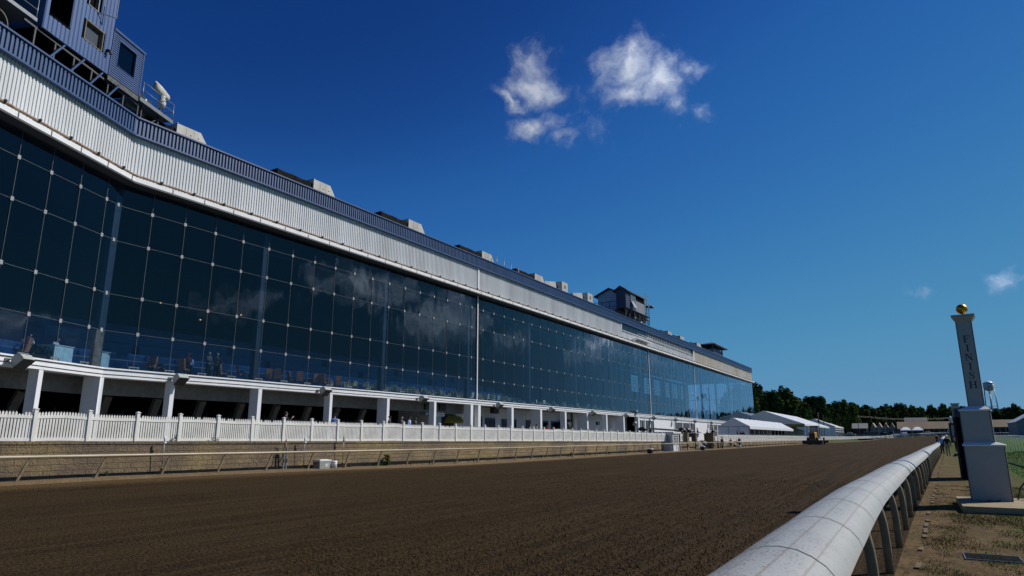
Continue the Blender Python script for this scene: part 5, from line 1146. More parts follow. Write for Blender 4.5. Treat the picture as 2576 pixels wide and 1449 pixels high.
t = thing('hydrant_post', 'pair of steel posts with a drooping black hose behind the rail', 'post', (-25.35, 22.1, gz(-25.3, 22))); mb = MB(); mb.bar((0, -.08, 0), (0, -.08, 1.05), .06); mb.bar((0, .08, 0), (0, .08, 1.05), .06); mb.build('post_shaft', M['grey_steel'], t); mb = MB(); mb.tube([(0, 0, 1.35), (.05, -.05, 1.45), (.05, -.12, 1.2), (.06, -.2, .7), (.05, -.5, .15), (.05, -.8, .02)], .02, 6); mb.build('hose', M['black'], t); mb = MB(); mb.tube([(0, 0, .9), (0, 0, 1.3)], .03, 7); mb.build('valve', M['rust'], t)
# weeds along the wall foot
def weed(lab, x, y, z, h, n):
    t = thing('weed', lab, 'plant', (x, y, z), 0, 'weeds along the block wall'); mb = MB()
    for k in range(n):
        a = random.uniform(0, 6.3); r = random.uniform(.02, .3)*h*1.3; c = Vector((abs(r*math.cos(a))*.5, r*math.sin(a), random.uniform(.03, h))); d = Vector((math.cos(a), math.sin(a), .4))*h*.16; e = Vector((-math.sin(a), math.cos(a), .2))*h*.07; mb.quad(c-d, c+e, c+d, c-e)
    mb.build('leaves', M['weed'], t); s = MB(); s.tube([(0, 0, 0), (.02, 0, h)], .008, 4); s.build('stem', M['weed'], t)
for k, (y, h, n) in enumerate([(14.0, .22, 60), (17.6, .15, 40), (26.4, .16, 50), (28.6, .35, 60), (29.3, .62, 150), (31.4, .2, 60), (33.2, .22, 70), (35.8, .18, 60), (38.0, .24, 70), (43.5, .25, 60), (47.6, .3, 70), (53, .4, 120), (57, .25, 70), (61.5, .3, 90), (66, .3, 80), (122, .3, 60), (128, .35, 80), (134, .3, 60)]):
    weed('green weed at the foot of the block wall, %s from the left edge' % ordw(k), -25.4, y, gz(-25.4, y)+.06, h, n)
for k, (y, h) in enumerate([(16.75, .28), (18.45, .2), (18.7, .2)]): weed('small weed at the foot of the picket fence, %s from the left' % ordw(k), -25.7, y, wz(y)-.05, h, 40)

# ------------------------------------------------------------------ signs and stall under the stand
def text_mesh(s, size, name, m, parent, M4, extr=.004):
    cu = bpy.data.curves.new(name, 'FONT'); cu.body = s; cu.size = size; cu.align_x = 'CENTER'; cu.align_y = 'CENTER'; cu.extrude = extr
    o = bpy.data.objects.new(name, cu); COL.objects.link(o); dg = bpy.context.evaluated_depsgraph_get(); me = bpy.data.meshes.new_from_object(o.evaluated_get(dg)); bpy.data.objects.remove(o)
    me.name = name; me.materials.clear(); me.materials.append(m); q = bpy.data.objects.new(name, me); COL.objects.link(q); q.parent = parent; q.matrix_local = M4; return q
FX = lambda x, y, z: Matrix(((0, 0, 1, x), (1, 0, 0, y), (0, 1, 0, z), (0, 0, 0, 1)))     # text facing +X
t = thing('menu_sign', 'white hanging sign reading COOKIES & ICE CREAM', 'sign', (-44.6, 60.05, 4.35)); mb = MB(); mb.box((-.03, -.75, -.3), (0, .75, .28)); mb.build('sign_panel', M['white_paint'], t); mb = MB(); mb.bar((-.015, -.6, .28), (-.015, -.6, 1.05), .03); mb.bar((-.015, .6, .28), (-.015, .6, 1.05), .03); mb.build('hanger', M['dark_grey'], t)
text_mesh('COOKIES &', .25, 'lettering', M['ink'], t, FX(.006, 0, .11)); text_mesh('ICE', .25, 'lettering', M['ink'], t, FX(.006, -.44, -.14)); text_mesh('CREAM', .25, 'lettering', M['ink'], t, FX(.006, .2, -.14))
t = thing('stall_sign', 'black sign with white LOBSTER lettering left of a column', 'sign', (-44.6, 57.3, 4.5)); mb = MB(); mb.box((-.03, -.75, -.4), (0, .75, .22)); mb.build('sign_panel', M['black'], t); text_mesh('LOBSTER', .32, 'lettering', M['white_paint'], t, FX(.006, -.05, .08)); mb = MB(); mb.box((.001, .1, -.36), (.01, .6, -.14)); mb.build('price_strip', M['cloth_lightblue'], t)
mb = MB(); mb.bar((-.015, -.6, .22), (-.015, -.6, .9), .03); mb.bar((-.015, .6, .22), (-.015, .6, .9), .03); mb.build('hanger', M['dark_grey'], t)
t = thing('food_cart', 'small food cart with a yellow pitched canopy under the stand', 'cart', (-45.2, 63.4, wz(63)+.05)); mb = MB(); mb.prism([(-.8, -1.3, 2.15), (.8, -1.3, 2.15), (0, -1.0, 2.75)], (0, 2.4, 0)); mb.box((-.85, -1.35, 1.95), (.85, 1.15, 2.15)); mb.build('cart_canopy', M['canopy_yellow'], t); mb = MB()
for x in (-.75, .75):
    for y in (-1.25, 1.05): mb.bar((x, y, .2), (x, y, 1.95), .06)
mb.build('canopy_post', M['dark_grey'], t); mb = MB(); mb.box((-.75, -1.2, .3), (.75, 1.0, 1.1)); mb.build('cart_body', M['navy'], t); mb = MB()
for y in (-.8, .6): mb.tube([(.7, y, .3), (.85, y, .3)], .3, 16)
mb.build('wheel', M['rubber'], t)
t = thing('camera_crane', 'long black camera crane arm lying over the fence behind the booth', 'crane', (0, 0, 0)); mb = MB(); mb.bar((-27.5, 78.0, 2.78), (-27.5, 92.0, 2.62), .16, .18); mb.bar((-27.5, 78.2, 2.9), (-27.5, 91, 2.74), .03); mb.build('crane_arm', M['black'], t); mb = MB(); mb.smooth = True; mb.lathe((-27.5, 93.3, 2.3), [(.1, 0), (.55, .15), (.6, .45), (.35, .7), (0, .75)], 12); mb.lathe((-27.5, 95.3, 2.25), [(.1, 0), (.6, .15), (.7, .5), (.4, .8), (0, .85)], 12); mb.box((-27.8, 92.3, 2.2), (-27.2, 96.6, 2.7)); mb.build('crane_head', M['black'], t); mb = MB(); mb.lathe((-27.5, 77.2, 2.4), [(.1, 0), (.5, .15), (.5, .4), (.2, .55), (0, .55)], 12); mb.build('counterweight', M['black'], t); mb = MB(); mb.bar((-27.5, 80, 1.2), (-27.5, 80, 2.7), .2); mb.bar((-28.2, 80, 1.25), (-26.8, 80, 1.25), .12); mb.build('crane_base', M['black'], t)
t = thing('spot_lamp', 'lamp head on a slim pole against the white undercroft wall', 'lamp', (-36, 83.6, wz(83))); mb = MB(); mb.tube([(0, 0, 0), (0, 0, 2.1)], .03, 6); mb.build('lamp_pole', M['black'], t); mb = MB(); mb.box((-.15, -.35, 2.1), (.15, .35, 2.55)); mb.build('lamp_head', M['black'], t)
t = thing('beam_camera', 'cluster of dark theatre lamps clamped on the sill beam', 'lamp', (-42.6, 116.2, 5.3)); mb = MB(); mb.tube([(0, 0, -.9), (0, 0, 1.0)], .05, 6); mb.tube([(0, -.6, -.3), (0, .8, -.3)], .05, 6); mb.build('clamp_pole', M['dark_grey'], t); mb = MB(); mb.lathe((0, .2, .6), [(.15, 0), (.4, .2), (.45, .5), (.2, .62), (0, .62)], 10); mb.lathe((.1, -.9, -1.5), [(.2, 0), (.45, .2), (.3, .7), (0, .75)], 10); mb.build('lamp_head', M['grey_steel'], t)
t = thing('wall_fan', 'round dark wall fan under the overhang', 'fan', (-44.0, 91.3, 3.7)); mb = MB(); mb.tube([(-.9, 0, 0), (.1, 0, 0)], .75, 20); mb.build('fan_drum', M['dark_grey'], t); mb = MB(); mb.tube([(-1.4, 0, .1), (-.9, 0, .1)], .12, 8); mb.build('fan_bracket', M['dark_grey'], t)

# ------------------------------------------------------------------ tents
def tent(name, lab, x1, y0, y1, ze, zp, w, base, bay_, glazed=False, striped=False, openfront=False):
    t = thing(name, lab, 'tent', (0, 0, 0)); xm = x1-w/2; x0 = x1-w
    r = MB(); r.smooth = False; n = int((y1-y0)/bay_); rows = []
    for i in range(n*2+1):
        y = lerp(y0, y1, i/(2*n)); d = -.10 if i % 2 else 0
        rows.append([(x0-.1, y, ze+d), (lerp(x0, xm, .5), y, (ze+zp)/2+d), (xm, y, zp+d*.6), (lerp(x1, xm, .5), y, (ze+zp)/2+d), (x1+.1, y, ze+d*.3), (x1+.12, y, ze-.55)])
    r.grid(rows); r.build('tent_roof', M['tent'], t, False)
    g = MB(); g.add([(x0, y1, ze), (x1, y1, ze), (xm, y1, zp)], [(0, 2, 1)]); g.build('gable_end', M['tent'], t, False)
    g = MB(); g.add([(x0, y0, ze), (x1, y0, ze), (xm, y0, zp)], [(0, 1, 2)])
    g.build('gable_end', M['tent'], t, False)
    if not openfront: g = MB(); g.add([(x0, y0-.02, base), (x1, y0-.02, base), (x1, y0-.02, ze-.1), (x0, y0-.02, ze-.1)], [(0, 1, 2, 3)]); g.build('end_wall', M['tent'], t, False)
    if not openfront: g = MB(); [g.bar((lerp(x0, x1, q), y0-.03, base), (lerp(x0, x1, q), y0-.03, ze), .08) for q in (.33, .66)]; g.bar((x0, y0-.04, ze-.05), (x1, y0-.04, ze-.05), .08); g.build('gable_pole', M['grey_steel'], t)
    for i in range(n+1):
        y = lerp(y0, y1, i/n); p = MB(); p.box((x1-.12, y-.1, base), (x1+.05, y+.1, ze-.1)); p.build('tent_post', M['white_paint'] if glazed or openfront else M['grey_steel'], t)
        if openfront: p = MB(); p.box((x0-.05, y-.12, base), (x0+.2, y+.12, ze-.1)); p.build('tent_post', M['white_paint'], t)
    if striped:
        b = MB()
        for i in range(n+1): y = lerp(y0, y1, i/n); b.prism([(x1+.11, y-.07, ze+.03), (x1+.11, y+.07, ze+.03), (xm, y+.07, zp+.03), (xm, y-.07, zp+.03)], (0, 0, .02))
        b.build('roof_rib', M['beige_grey'], t)
    if glazed:
        for i in range(n):
            a, b = lerp(y0, y1, i/n)+.1, lerp(y0, y1, (i+1)/n)-.1; p = MB(); p.quad((x1-.05, a, base), (x1-.05, b, base), (x1-.05, b, ze-.6), (x1-.05, a, ze-.6)); p.build('glazed_panel', M['tent_clear'], t, False)
        b = MB()
        for z in (base+.15, lerp(base, ze, .52), lerp(base, ze, .72)): b.box((x1-.02, y0, z), (x1+.1, y1, z+.18))
        b.build('glazing_bar', M['white_paint'], t)
    else: b = MB(); b.box((x0+.1, y0, base), (x0+.3, y1, ze)); b.build('rear_wall', M['tent'] if openfront else M['dark_grey'], t)
    return t
tent('striped_tent', 'white gabled marquee with ribbed roof just behind the far white fence', -28.5, 144, 203, 3.95, 5.75, 6.3, wz(150)-.05, 4.9, striped=True)
tent('event_tent', 'biggest white gabled marquee with open front beyond the grandstand', -27.6, 221, 291, 5.7, 9.9, 23, 1.2, 7.7, openfront=True)
tent('glazed_tent', 'white marquee with glazed dark front behind the grader', -27.6, 315, 366, 6.3, 9.6, 15.5, 1.6, 6.2, glazed=True)
tent('small_tent', 'small low white tent at the far end of the marquees', -26.5, 372, 398, 4.6, 6.2, 7, 1.8, 5, openfront=True)
t = thing('peaked_tent', 'small white peaked tent seen through the open marquee front', 'tent', (-36, 262, 1.2)); mb = MB(); mb.add([(-3, -3, 2.6), (3, -3, 2.6), (3, 3, 2.6), (-3, 3, 2.6), (-.8, -.8, 3.6), (.8, -.8, 3.6), (.8, .8, 3.6), (-.8, .8, 3.6), (0, 0, 4.6)], [(0, 1, 5, 4), (1, 2, 6, 5), (2, 3, 7, 6), (3, 0, 4, 7), (4, 5, 8), (5, 6, 8), (6, 7, 8), (7, 4, 8)]); mb.build('tent_roof', M['tent'], t); mb = MB(); [mb.bar((x, y, 0), (x, y, 2.6), .1) for x in (-2.9, 2.9) for y in (-2.9, 2.9)]; mb.build('tent_post', M['white_paint'], t); mb = MB(); mb.quad((-3, -3, 0), (3, -3, 0), (3, -3, 2.6), (-3, -3, 2.6)); mb.build('side_wall', M['tent'], t, False)
t = thing('white_canopy', 'white twin-peaked canopy in front of the tan barns', 'tent', (.2, 305, 2.1)); mb = MB()
for x in (-3.9, 0.0): mb.add([(x, -4, 2.3), (x+3.9, -4, 2.3), (x+3.9, 4, 2.3), (x, 4, 2.3), (x+1.3, -.6, 3.45), (x+2.6, -.6, 3.45), (x+2.6, .6, 3.45), (x+1.3, .6, 3.45), (x, -4, 1.95), (x+3.9, -4, 1.95)], [(0, 1, 5, 4), (1, 2, 6, 5), (2, 3, 7, 6), (3, 0, 4, 7), (4, 5, 6, 7), (8, 9, 1, 0)])
mb.build('canopy_roof', M['tent'], t, False); mb = MB(); [mb.bar((x, y, 0), (x, y, 2.3), .1) for x in (-3.8, 0, 3.8) for y in (-3.9, 3.9)]; mb.build('canopy_post', M['white_paint'], t)

# ------------------------------------------------------------------ grader on the track
t = thing('motor_grader', 'yellow motor grader with dark cab driving down the dirt track', 'grader', (-20.6, 176, gz(-20, 178)), rad(-4)); t.scale = (1.1, 1.1, 1.34)
def wheel(mb, x, y, r, w):
    mb.tube([(x-w/2, y, r), (x+w/2, y, r)], r, 18); 
for x in (-.95, .95):
    for y in (.7, 2.3): mb = MB(); wheel(mb, x, y, .66, .42); wo = mb.build('wheel', M['rubber'], t); h = MB(); h.tube([(x-.23, y, .66), (x+.23, y, .66)], .3, 12); h.build('rim', M['yellow'], wo)
for x in (-.95, .95): mb = MB(); wheel(mb, x, 8.0, .62, .38); wo = mb.build('wheel', M['rubber'], t); h = MB(); h.tube([(x-.21, 8, .62), (x+.21, 8, .62)], .28, 12); h.build('rim', M['yellow'], wo)
mb = MB(); mb.prism([(-.62, 0, .8), (.62, 0, .8), (.62, 0, 2.05), (.5, 0, 2.2), (-.5, 0, 2.2), (-.62, 0, 2.05)], (0, 2.6, 0)); mb.build('engine_hood', M['yellow'], t)
mb = MB(); mb.box((-.5, -.05, .95), (.5, -.005, 1.95)); mb.box((-.8, -.5, .35), (.8, 0, .8)); mb.build('radiator_grille', M['black'], t)
mb = MB(); mb.box((-.72, 2.65, 1.0), (.72, 4.2, 3.2)); mb.build('cab', M['black'], t); mb = MB(); mb.box((-.85, 2.5, 3.2), (.85, 4.4, 3.32)); mb.build('cab_roof', M['dark_grey'], t)
mb = MB(); mb.box((-.6, 2.62, 1.9), (.6, 2.645, 3.05)); mb.box((.725, 2.8, 1.9), (.74, 4.0, 3.05)); mb.build('cab_window', M['tent_clear'], t)
mb = MB(); mb.bar((0, 4.2, 1.5), (0, 7.2, 1.7), .4, .45); mb.bar((0, 7.2, 1.7), (0, 8.2, 1.0), .4, .4); mb.bar((-1.0, 8, .62), (1.0, 8, .62), .2); mb.build('main_frame', M['yellow'], t)
mb = MB(); R = 12
for i in range(6): a0 = lerp(-.6, .6, i/6); a1 = lerp(-.6, .6, (i+1)/6); mb.prism([(-2.0, 5.2+.3*math.cos(a0*1.6), .5+.35*math.sin(a0)), (-2.0, 5.2+.3*math.cos(a1*1.6), .5+.35*math.sin(a1)), (-2.0, 5.24+.3*math.cos(a1*1.6), .5+.35*math.sin(a1)), (-2.0, 5.24+.3*math.cos(a0*1.6), .5+.35*math.sin(a0))], (4.4, -.8, 0))
mb.bar((0, 5, 1.4), (0.2, 5.1, .6), .3); mb.build('blade', M['dark_grey'], t)
mb = MB(); mb.box((-1.7, -2.0, .12), (2.3, -.6, .75)); mb.bar((-1, -.6, .5), (1, 0, .7), .1); mb.build('harrow_frame', M['black'], t)
mb = MB(); mb.tube([(1.45, -.4, .45), (1.62, -.4, .45)], .55, 18); mb.tube([(2.0, -.4, .45), (2.15, -.4, .45)], .55, 18); mb.build('side_disc', M['grey_steel'], t)
mb = MB(); mb.tube([(1.6, .2, .6), (1.6, .2, 5.6)], .06, 8); mb.lathe((1.6, .2, 3.9), [(.06, 0), (.2, .1), (.2, .4), (.06, .5)], 10); mb.build('mast', M['black'], t); mb = MB(); mb.tube([(.55, 2.0, 2.2), (.55, 2.0, 2.9)], .06, 8); mb.build('exhaust', M['dark_grey'], t)
# ------------------------------------------------------------------ finish posts
def serif(ch):
    """outline polygons (x, y) of a serif capital, unit height"""
    r = lambda a, b, c, d: [(a, b), (c, b), (c, d), (a, d)]
    if ch == 'I': return [r(.14, 0.03, .29, .97), r(.02, 0, .41, .05), r(.02, .95, .41, 1)], .43
    if ch == 'F': return [r(.12, .03, .28, .97), r(.0, 0, .42, .05), r(0, .95, .70, 1), [(.66, .96), (.70, .96), (.70, .72), (.665, .72)], r(.28, .48, .55, .54), [(.52, .36), (.56, .36), (.56, .66), (.52, .66)]], .72
    if ch == 'N': return [r(.10, .03, .16, .97), r(.72, 0.05, .78, .97), [(.05, 1), (.24, 1), (.78, .16), (.78, 0), (.70, 0)], r(0, 0, .28, .05), r(.60, .95, .9, 1)], .90
    if ch == 'H': return [r(.10, .03, .26, .97), r(.64, .03, .80, .97), r(.26, .47, .64, .53), r(0, 0, .36, .05), r(0, .95, .36, 1), r(.54, 0, .9, .05), r(.54, .95, .9, 1)], .90
    if ch == 'S':
        pts = []; n = 22; out = []
        ctr = [(.50, .82), (.42, .93), (.28, .965), (.14, .90), (.10, .77), (.17, .63), (.32, .53), (.46, .42), (.53, .27), (.46, .11), (.30, .035), (.15, .07), (.05, .2)]
        wd = [.03, .035, .05, .085, .13, .15, .16, .15, .13, .09, .05, .04, .03]
        L, Rr = [], []
        for i, (x, y) in enumerate(ctr):
            x0, y0 = ctr[max(0, i-1)]; x1, y1 = ctr[min(len(ctr)-1, i+1)]; dx, dy = x1-x0, y1-y0; l = math.hypot(dx, dy); nx, ny = -dy/l, dx/l; w = wd[i]/2
            L.append((x+nx*w, y+ny*w)); Rr.append((x-nx*w, y-ny*w))
        q = [[L[i], L[i+1], Rr[i+1], Rr[i]] for i in range(len(ctr)-1)]
        return q+[r(.50, .68, .54, 1.0), r(.02, 0, .06, .32)], .6
def finish_post(lab):
    t = thing('finish_post', lab, 'post', (0, 0, 0))
    def stage(nm, w, d, z0, z1, parent=t, ox=0):
        mb = MB(); mb.box((ox-w/2, -d/2, z0), (ox+w/2, d/2, z1)); o = mb.build(nm, M['fin_white_shaded'], parent); 
        for sx in (-1, 1): tr = MB(); tr.box((ox+sx*w/2-.014, -d/2-.008, z0), (ox+sx*w/2+.006, -d/2+.01, z1)); tr.build('corner_trim', M['dark_grey'], o)
        return o
    def hip(nm, w, d, z, w2, h, ox=0, o2=0):
        mb = MB(); a, b = w/2, d/2; c = w2/2; mb.box((ox-a, -b, z), (ox+a, b, z+.03)); mb.add([(ox-a, -b, z+.03), (ox+a, -b, z+.03), (ox+a, b, z+.03), (ox-a, b, z+.03), (o2-c, -c, z+h), (o2+c, -c, z+h), (o2+c, c, z+h), (o2-c, c, z+h)], [(0, 1, 5, 4), (1, 2, 6, 5), (2, 3, 7, 6), (3, 0, 4, 7)]); mb.build(nm, M['white_paint'], t)
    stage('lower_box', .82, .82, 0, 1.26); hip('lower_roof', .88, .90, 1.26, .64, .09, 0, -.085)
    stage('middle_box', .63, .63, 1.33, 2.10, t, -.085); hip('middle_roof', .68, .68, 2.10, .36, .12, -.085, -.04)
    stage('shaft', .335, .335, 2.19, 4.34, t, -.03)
    mb = MB(); pr = [(.172, 4.30), (.175, 4.34), (.235, 4.44), (.245, 4.47), (.255, 4.47), (.255, 4.505)]
    for (a, z0), (b, z1) in zip(pr, pr[1:]): mb.add([(q[0]-.03, q[1], q[2]) for q in [(-a, -a, z0), (a, -a, z0), (a, a, z0), (-a, a, z0), (-b, -b, z1), (b, -b, z1), (b, b, z1), (-b, b, z1)]], [(0, 1, 5, 4), (1, 2, 6, 5), (2, 3, 7, 6), (3, 0, 4, 7)])
    mb.add([(-.285, -.255, 4.505), (.225, -.255, 4.505), (.225, .255, 4.505), (-.285, .255, 4.505)], [(0, 1, 2, 3)]); mb.build('cornice', M['fin_white_shaded'], t)
    mb = MB(); mb.tube([(-.03, 0, 4.5), (-.03, 0, 4.56)], .02, 8); mb.build('ball_stem', M['dark_grey'], t)
    mb = MB(); mb.lathe((-.03, 0, 4.675), [(.13*math.sin(math.pi*k/16), -.13*math.cos(math.pi*k/16)) for k in range(17)], 28); mb.build('gold_ball', M['gold'], t)
    z = 3.80
    for ch in 'FINISH':
        polys, w = serif(ch); s = .172; mb = MB()
        for p in polys: mb.prism([((x-w/2)*s*1.12-.03, -.1705, z+y*s) for x, y in p], (0, -.004, 0))
        mb.build('letter', M['ink'], t); z -= .229
    return t
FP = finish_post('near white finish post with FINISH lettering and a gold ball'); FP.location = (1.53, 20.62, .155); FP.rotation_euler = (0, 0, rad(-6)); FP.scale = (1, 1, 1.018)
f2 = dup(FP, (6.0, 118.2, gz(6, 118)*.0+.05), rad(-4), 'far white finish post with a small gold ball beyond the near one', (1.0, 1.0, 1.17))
t = thing('concrete_pad', 'low concrete slab under the near finish post', 'slab', (0, 0, 0)); mb = MB(); mb.box((.80, 18.45, -.05), (3.6, 21.4, .15)); mb.build('slab_body', M['concrete'], t)
mb = MB(); random.seed(3)
for k in range(14): mb.bar((.82+.2*k, 18.43, -.05), (.82+.2*k+.2, 18.43, -.05), .06, random.uniform(.12, .2))
mb.build('slab_front_shade', M['dark_grey'], t)  # ragged dark strip painted in for shade on the slab's front
for k, (x, y) in enumerate([(1.42, 19.98), (1.62, 19.95)]):
    q = thing('fallen_rag', ['crumpled dark glove lying at the foot of the finish post', 'small scrap lying right of the glove on the slab'][k], 'scrap', (x, y, .155)); mb = MB(); mb.smooth = True; mb.lathe((0, 0, 0), [(.09-.03*k, 0), (.08-.03*k, .025), (.03, .04), (0, .03)], 9); mb.build('scrap_body', M['post_brown'] if k == 0 else M['cloth_grey'], q)
t = thing('tote_board', 'tall black stepped-top board cabinet just behind the finish post', 'board', (0, 0, 0))
mb = MB(); mb.box((1.58, 32.9, .0), (2.5, 34.6, 2.45)); mb.build('board_case', M['matte_black'], t)
for k in range(4): mb = MB(); mb.box((1.56+.03*k, 32.85+.3*k, 2.453+.10*k), (2.4, 34.6, 2.53+.10*k)); mb.build('board_hood', M['dark_grey'], t)
mb = MB(); mb.box((1.80, 32.88, .3), (2.42, 32.899, 2.3)); mb.build('white_panel', M['fin_white_shaded'], t)
t = thing('lantern_sign', 'slim black board with a white strip and lantern finial on the infield path', 'sign', (6.55, 150, gz(6.5, 150))); mb = MB(); mb.box((-.45, -.2, 0), (.45, .2, 3.6)); mb.build('board_case', M['black'], t); mb = MB(); mb.box((-.1, -.215, 1.2), (.3, -.202, 3.2)); mb.build('white_strip', M['fin_white_shaded'], t); mb = MB(); mb.lathe((0, 0, 3.6), [(.1, 0), (.25, .15), (.28, .7), (.4, .75), (.05, 1.25), (0, 1.3)], 8); mb.build('lantern', M['white_paint'], t)
# cable coil, bollard, pit, rock
t = thing('cable_coil', 'tangled black cable coil on the grass right of the finish post', 'cable', (2.35, 20.9, gz(2.35, 20.9)+.02)); mb = MB()
pts = []
for k in range(150): a = k*.33; r = .33+.08*math.sin(k*.37); pts.append((r*math.cos(a)*1.25, r*math.sin(a), .03+.09*abs(math.sin(k*.11))))
mb.tube(pts, .016, 5); mb.tube([(-.3, 0, .1), (-.2, .1, .4), (-.02, .2, .62), (.15, .25, .55), (.3, .25, .1)], .018, 6); mb.build('cable_loop', M['black'], t)
t = thing('bollard', 'short weathered post at the right edge beside the cable', 'post', (2.52, 22.2, gz(2.5, 22.2))); mb = MB(); mb.tube([(0, 0, -.1), (0, 0, .55)], .075, 12); mb.build('post_shaft', M['post_brown'], t); mb = MB(); mb.lathe((0, 0, .55), [(.078, 0), (.07, .03), (0, .04)], 12); mb.build('post_cap', M['concrete'], t)
t = thing('drain_pit', 'dark open drain slot with a pale metal rim in the dirt', 'drain', (0.77, 11.85, .0)); mb = MB()
for a, b in (((-.32, -.285), (.32, -.27)), ((-.32, .27), (.32, .285)), ((-.332, -.285), (-.32, .285)), ((.32, -.285), (.332, .285))): mb.box((a[0], a[1], -.02), (b[0], b[1], .018))
mb.build('drain_rim', M['grey_steel'], t); mb = MB(); mb.box((-.32, -.27, -.02), (.32, .27, .012)); mb.build('drain_shade', M['dark'], t)  # black slab coloured for the shade inside the pit
t = thing('field_stone', 'dark lump of stone lying on the infield path', 'stone', (3.1, 69.5, gz(3.1, 69.5))); mb = MB(); mb.add([(-.3, -.15, 0), (.3, -.2, 0), (.32, .2, 0), (-.25, .2, 0), (-.1, 0, .26), (.2, .02, .16)], [(0, 1, 5, 4), (1, 2, 5), (2, 3, 4, 5), (3, 0, 4)]); mb.build('stone_body', M['dark_grey'], t)
# white turf rail
t = thing('turf_rail', 'white gooseneck turf rail at the right edge', 'rail', (0, 0, 0))
def trx(y): return interp([(30, 6.0), (52, 6.0), (80, 6.9), (115, 9.0), (160, 12.6), (230, 18)], y)
proto = None; y = 36
while y < 95:
    if proto is None: mb = MB(); mb.tube([(0, 0, -.1), (0, 0, .75), (-.05, 0, .95), (-.2, 0, 1.07), (-.42, 0, 1.1)], .024, 8); proto = mb.build('rail_post', M['rail_white'], t); p = proto
    else: p = proto.copy(); COL.objects.link(p)
    p.location = (trx(y), y, gz(trx(y), y)); y += 2.2 if y < 120 else 3.5
mb = MB(); mb.tube([(trx(q)-.45, q, gz(trx(q), q)+1.1) for q in range(30, 97, 3)], .05, 8); mb.build('rail_tube', M['rail_white'], t)
t = thing('crossing_rail', 'low white rail crossing the infield far behind the finish post', 'rail', (0, 0, 0)); mb = MB()
for z in (.75, .35): mb.tube([(12, 205, gz(12, 205)+z), (22, 202, gz(22, 202)+z), (45, 196, gz(45, 196)+z), (80, 190, gz(80, 190)+z)], .07, 7)
mb.build('rail_tube', M['rail_white'], t); mb = MB()
for k in range(24): x = 12+k*2.9; y = 205-(x-12)*.22; mb.bar((x, y, gz(x, y)-.1), (x, y, gz(x, y)+.75), .09)
mb.build('rail_support', M['rail_white'], t)
t = thing('bend_rail', 'thin white rail across the far bend in front of the parked cars', 'rail', (0, 0, 0)); mb = MB(); mb.tube([(-9, 306, gz(-9, 306)+1.0), (3, 316.5, gz(3, 316)+1.0), (16, 319, gz(16, 319)+1.0), (60, 321, gz(60, 321)+1.0)], .08, 7); mb.build('rail_tube', M['rail_white'], t); mb = MB()
for k in range(24): x = -2+k*2.5; y = interp([(-9, 306), (3, 316.5), (16, 319), (60, 321)], x); mb.bar((x, y, gz(x, y)-.1), (x, y, gz(x, y)+1.0), .07)
mb.build('rail_support', M['rail_white'], t)

# ------------------------------------------------------------------ barns, houses, water tower, poles, cars
def gable(mb, x0, x1, y0, y1, zb, ze, zp, axis='x', ov=.4):
    if axis == 'x':
        ym = (y0+y1)/2; mb.cur = 0; mb.add([(x0, y0, zb), (x1, y0, zb), (x1, y1, zb), (x0, y1, zb), (x0, y0, ze), (x1, y0, ze), (x1, y1, ze), (x0, y1, ze), (x0, ym, zp), (x1, ym, zp)], [(0, 1, 5, 4), (1, 2, 6, 9, 5), (2, 3, 7, 6), (3, 0, 4, 8, 7)]); mb.cur = 1
        s = (zp-ze)/(ym-y0); mb.prism([(x0-ov, y0-ov, ze-s*ov), (x0-ov, ym, zp+.02), (x0-ov, y1+ov, ze-s*ov), (x0-ov, y1+ov, ze-s*ov+.15), (x0-ov, ym, zp+.2), (x0-ov, y0-ov, ze-s*ov+.15)], (x1-x0+2*ov, 0, 0))
    else:
        xm = (x0+x1)/2; mb.cur = 0; mb.add([(x0, y0, zb), (x0, y1, zb), (x1, y1, zb), (x1, y0, zb), (x0, y0, ze), (x0, y1, ze), (x1, y1, ze), (x1, y0, ze), (xm, y0, zp), (xm, y1, zp)], [(0, 1, 5, 4), (1, 2, 6, 9, 5), (2, 3, 7, 6), (3, 0, 4, 8, 7)]); mb.cur = 1
        s = (zp-ze)/(xm-x0); mb.prism([(x0-ov, y0-ov, ze-s*ov), (xm, y0-ov, zp+.02), (x1+ov, y0-ov, ze-s*ov), (x1+ov, y0-ov, ze-s*ov+.15), (xm, y0-ov, zp+.2), (x0-ov, y0-ov, ze-s*ov+.15)], (0, y1-y0+2*ov, 0))
def building(name, lab, cat, args, wall_m, roof_m, extra=None):
    t = thing(name, lab, cat, (0, 0, 0)); mb = MB(); gable(mb, *args); me = mb
    w = MB(); w.v = mb.v; w.f = [f for f, m in zip(mb.f, mb.m) if m == 0]; w.m = [0]*len(w.f); w.sm = [False]*len(w.f); w.build('wall', wall_m, t)
    r = MB(); r.v = mb.v; r.f = [f for f, m in zip(mb.f, mb.m) if m == 1]; r.m = [0]*len(r.f); r.sm = [False]*len(r.f); r.build('roof', roof_m, t)
    for o in (t.children[0], t.children[1]):
        bm = bmesh.new(); bm.from_mesh(o.data); bmesh.ops.delete(bm, geom=[v for v in bm.verts if not v.link_faces], context='VERTS'); bm.to_mesh(o.data); bm.free()
    if extra: extra(t)
    return t
for o in (): pass
def stalls(t):
    mb = MB()
    for k in range(12): x = -3.5+k*2; mb.box((x, 349.3, 2.0), (x+.2, 349.5, 5.4))
    mb.build('porch_post', M['house'], t); mb = MB(); mb.box((-4.3, 349.55, 2.0), (18.8, 349.7, 3.0)); mb.build('half_wall', M['barn_wall'], t)
building('stable_barn', 'long tan-roofed stable barn behind the white canopy', 'barn', (-4.5, 19, 350, 358, 2.0, 5.7, 8.3, 'x', .8), M['barn_wall'], M['barn_roof'], stalls)
